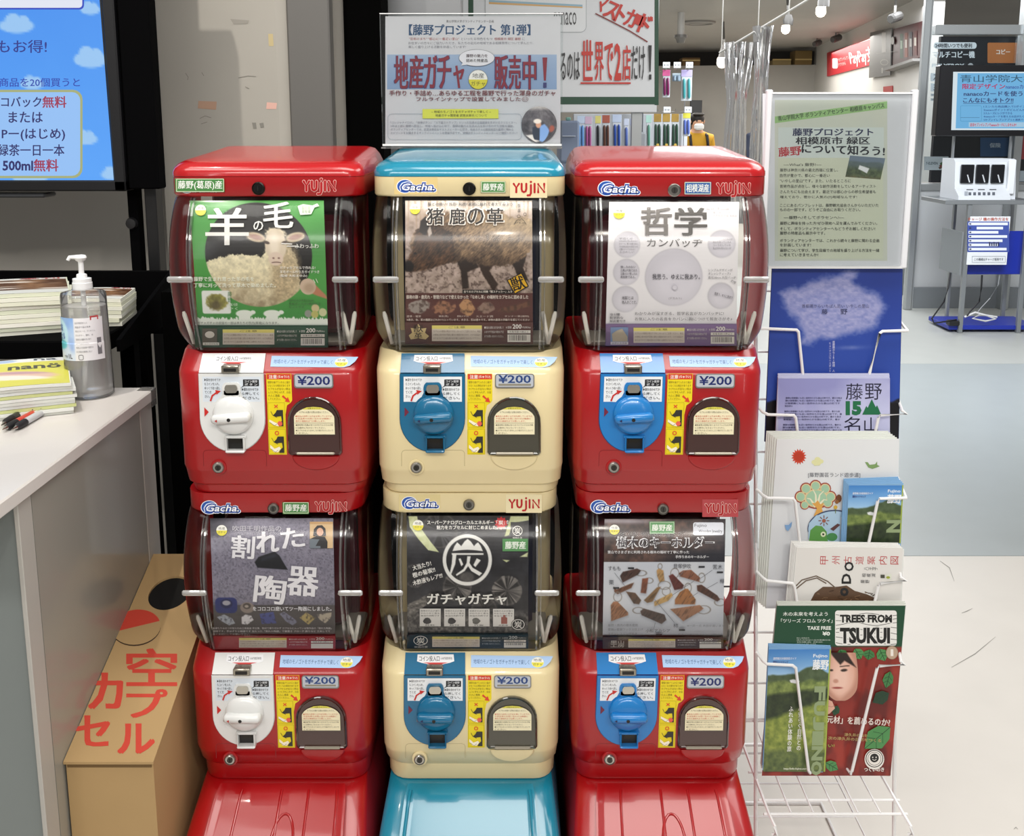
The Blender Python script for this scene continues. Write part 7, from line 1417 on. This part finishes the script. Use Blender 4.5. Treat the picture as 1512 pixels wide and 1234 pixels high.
# rail cable and clear vinyl strips
ra, rb_ = at(1062, 78, 9.4), at(1232, -24, 9.0)
b = MB(); b.tube([ra, rb_], .010, M('#77756f', .4), 6)
for k_ in (.02, .35, .62): h0 = ra.lerp(rb_, k_); b.tube([h0, Vector((h0.x, h0.y, 2.6))], .005, M('#77756f', .4), 5)
rl = b.build('curtain_rail'); tag(rl, 'thin grey rail rising across the ceiling with clear vinyl on it', 'rail')
VIN = clear('clear_vinyl', (.96, .965, .97), 1.4, .08, .03, .025)
def vinyl(u0, u1, vt, vb, Y, lab, ph):
    b = MB(); secs = []; a, b2 = at(u0, vt, Y), at(u1, vt, Y); zb2 = at(u0, vb, Y).z; N = 44
    for j in range(13):
        t_ = j/12; z = a.z+(zb2-a.z)*t_; row = []
        for i in range(N+1):
            s = i/N; sq = .75+.25*math.cos(t_*6+ph) if t_ < .35 else .62+.38*(t_-.35)/.65
            x = (a.x+b2.x)/2+(s-.5)*(b2.x-a.x)*sq; row.append((x, Y+.05*math.sin(s*17+ph+t_*2)+.03*math.sin(s*41+t_*5+ph), z))
        secs.append(row)
    b.loft(secs, VIN, closed=False); o = b.build('vinyl_curtain', smooth=True); tag(o, lab, 'curtain', 'clear vinyl strips')
vinyl(1070, 1112, 62, 330, 9.33, 'gathered clear vinyl strip, left of the two', .3); vinyl(1109, 1146, 38, 330, 9.22, 'gathered clear vinyl strip behind the notice board edge', 1.7)
# people
def person(x, y, H, face, cl, lab, extra):
    z = lambda k: k*H
    V = [(0, 0, z(.53)), (0, 0, z(.62)), (0, .01, z(.74)), (0, .01, z(.81)), (0, -.005, z(.855)), (0, -.02, z(.90)), (0, -.015, z(.955))]
    Rr = [(.16, .11), (.145, .10), (.175, .115), (.12, .09), (.052, .055), (.076, .088), (.078, .09)]; E_ = [(i, i+1) for i in range(6)]
    for s in (-1, 1):
        b0_ = len(V); V += [(s*.17, .01, z(.80)), (s*.215, .02, z(.64)), (s*.225, -.05, z(.49)), (s*.225, -.08, z(.44))]; Rr += [(.07, .07), (.048, .048), (.034, .034), (.03, .04)]; E_ += [(3, b0_), (b0_, b0_+1), (b0_+1, b0_+2), (b0_+2, b0_+3)]
        b1 = len(V); V += [(s*.09, 0, z(.49)), (s*.10, -.01, z(.28)), (s*.10, .02, z(.05)), (s*.11, -.10, z(.02))]; Rr += [(.10, .10), (.065, .07), (.045, .05), (.045, .03)]; E_ += [(0, b1), (b1, b1+1), (b1+1, b1+2), (b1+2, b1+3)]
    me = bpy.data.meshes.new('person'); me.from_pydata(V, E_, []); o = bpy.data.objects.new('tmp', me); COL.objects.link(o)
    m = o.modifiers.new('s', 'SKIN'); o.modifiers.new('u', 'SUBSURF').levels = 2
    for i, sv in enumerate(me.skin_vertices[0].data): sv.radius = Rr[i]; sv.use_root = (i == 0)
    dg = bpy.context.evaluated_depsgraph_get(); me2 = bpy.data.meshes.new_from_object(o.evaluated_get(dg)); bpy.data.objects.remove(o)
    me2.materials.clear()
    for h in (cl[0], cl[1], '#c99a7c', '#22211f'): me2.materials.append(M(h, .7))
    for pl_ in me2.polygons:
        c_ = pl_.center; k = c_.z/H; pl_.use_smooth = True
        pl_.material_index = 3 if k < .045 else (2 if (k > .845 or (k < .475 and abs(c_.x) > .19)) else (1 if k < .53 else 0))
    zmin = min(v_.co.z for v_ in me2.vertices)
    for v_ in me2.vertices: v_.co.z -= zmin
    t = bpy.data.objects.new('person', me2); COL.objects.link(t); t.location = (x, y, 0); t.rotation_euler = (0, 0, math.radians(face)); tag(t, lab, 'person', None)
    OFF[t] = Vector((0, 0, 0)); hz = z(.93)-zmin
    b = MB(); hd = Vector((0, -.012, hz))
    b.lathe(hd+Vector((0, .018, -.01)), [(.078, -.03), (.090, .02), (.088, .06), (.072, .09), (.04, .108), (.001, .112)], M('#17130f', .6), 18); b.box((-.070, -.092, hz+.060), (.070, -.02, hz+.10), M('#17130f', .6), bev=.03); b.build('hair', t, True, origin=(0, 0, 0))
    b = MB(); b.box((-.058, -.118, hz-.105), (.058, -.055, hz-.028), M('#e6e6e4', .6), bev=.02); b.build('face_mask', t, True)
    b = MB()
    for s in (-1, 1): b.lathe(Vector((s*.032, -.098, hz+.004)), [(.011, 0), (.009, .004), (.0001, .006)], M('#14110f', .4), 10, 'y'); b.box((s*.032-.018, -.102, hz+.022), (s*.032+.018, -.092, hz+.027), M('#17130f', .6))
    b.build('eyes', t); b = MB()
    for s in (-1, 1): b.lathe(Vector((s*.080, -.01, hz-.005)), [(.0001, -.012), (.022, -.01), (.022, .01), (.0001, .012)], M('#c99a7c', .6), 10, 'x')
    b.build('ears', t, True); extra(t, H); return t
def ex1(t, H):
    for s in (1, -1):
        b = MB(); b.tube([(s*.10, -.125, H*.66), (s*.105, -.135, H*.74), (s*.105, -.09, H*.815), (s*.10, .0, H*.835), (s*.10, .10, H*.80)], .018, M('#1c1c22', .7), 8); b.build('backpack_strap', t, True)
    b = MB(); b.box((-.14, .12, H*.56), (.14, .26, H*.82), M('#1c1c22', .7), bev=.04); b.build('backpack', t, True)
    c = CV(lambda u, v: Vector((-.09+.18*u, -.124, H*.70-.10*v)), (0, -1, 0), step=.001); c.k = 6; c.text('SMILE', 0, 0, 1, .5, '#3a3428', .05) if 0 else c.rect(.1, .2, .7, .45, '#5a4a22'); c.build('shirt_print', t)
pp = at(1029, 180, 12.6); person(pp.x, 12.6, 1.56, 8, ('#c9971f', '#2a2c34'), 'person in a yellow shirt and white face mask, far back in the shop', ex1)
pp = at(1124, 180, 10.2); person(pp.x+.02, 10.2, 1.60, 35, ('#1d2436', '#1a1b20'), 'person in a dark navy jacket half hidden behind the notice board', lambda t, H: None)
# low shop furniture in the far view: a counter run along the back wall
b = MB(); a = at(1050, 300, 15.6); b.box((a.x-.9, 15.4, 0), (a.x+1.6, 15.9, .85), M('#a3a19c', .5), bev=.01); tag(b.build('back_counter'), 'low grey counter far back in the shop behind the people', 'counter')
b = MB(); pbox(b, 1018, 148, 1037, 200, 16.3, .05, M('#1f2226', .4), .004); o = b.build('door_1'); structure(o)
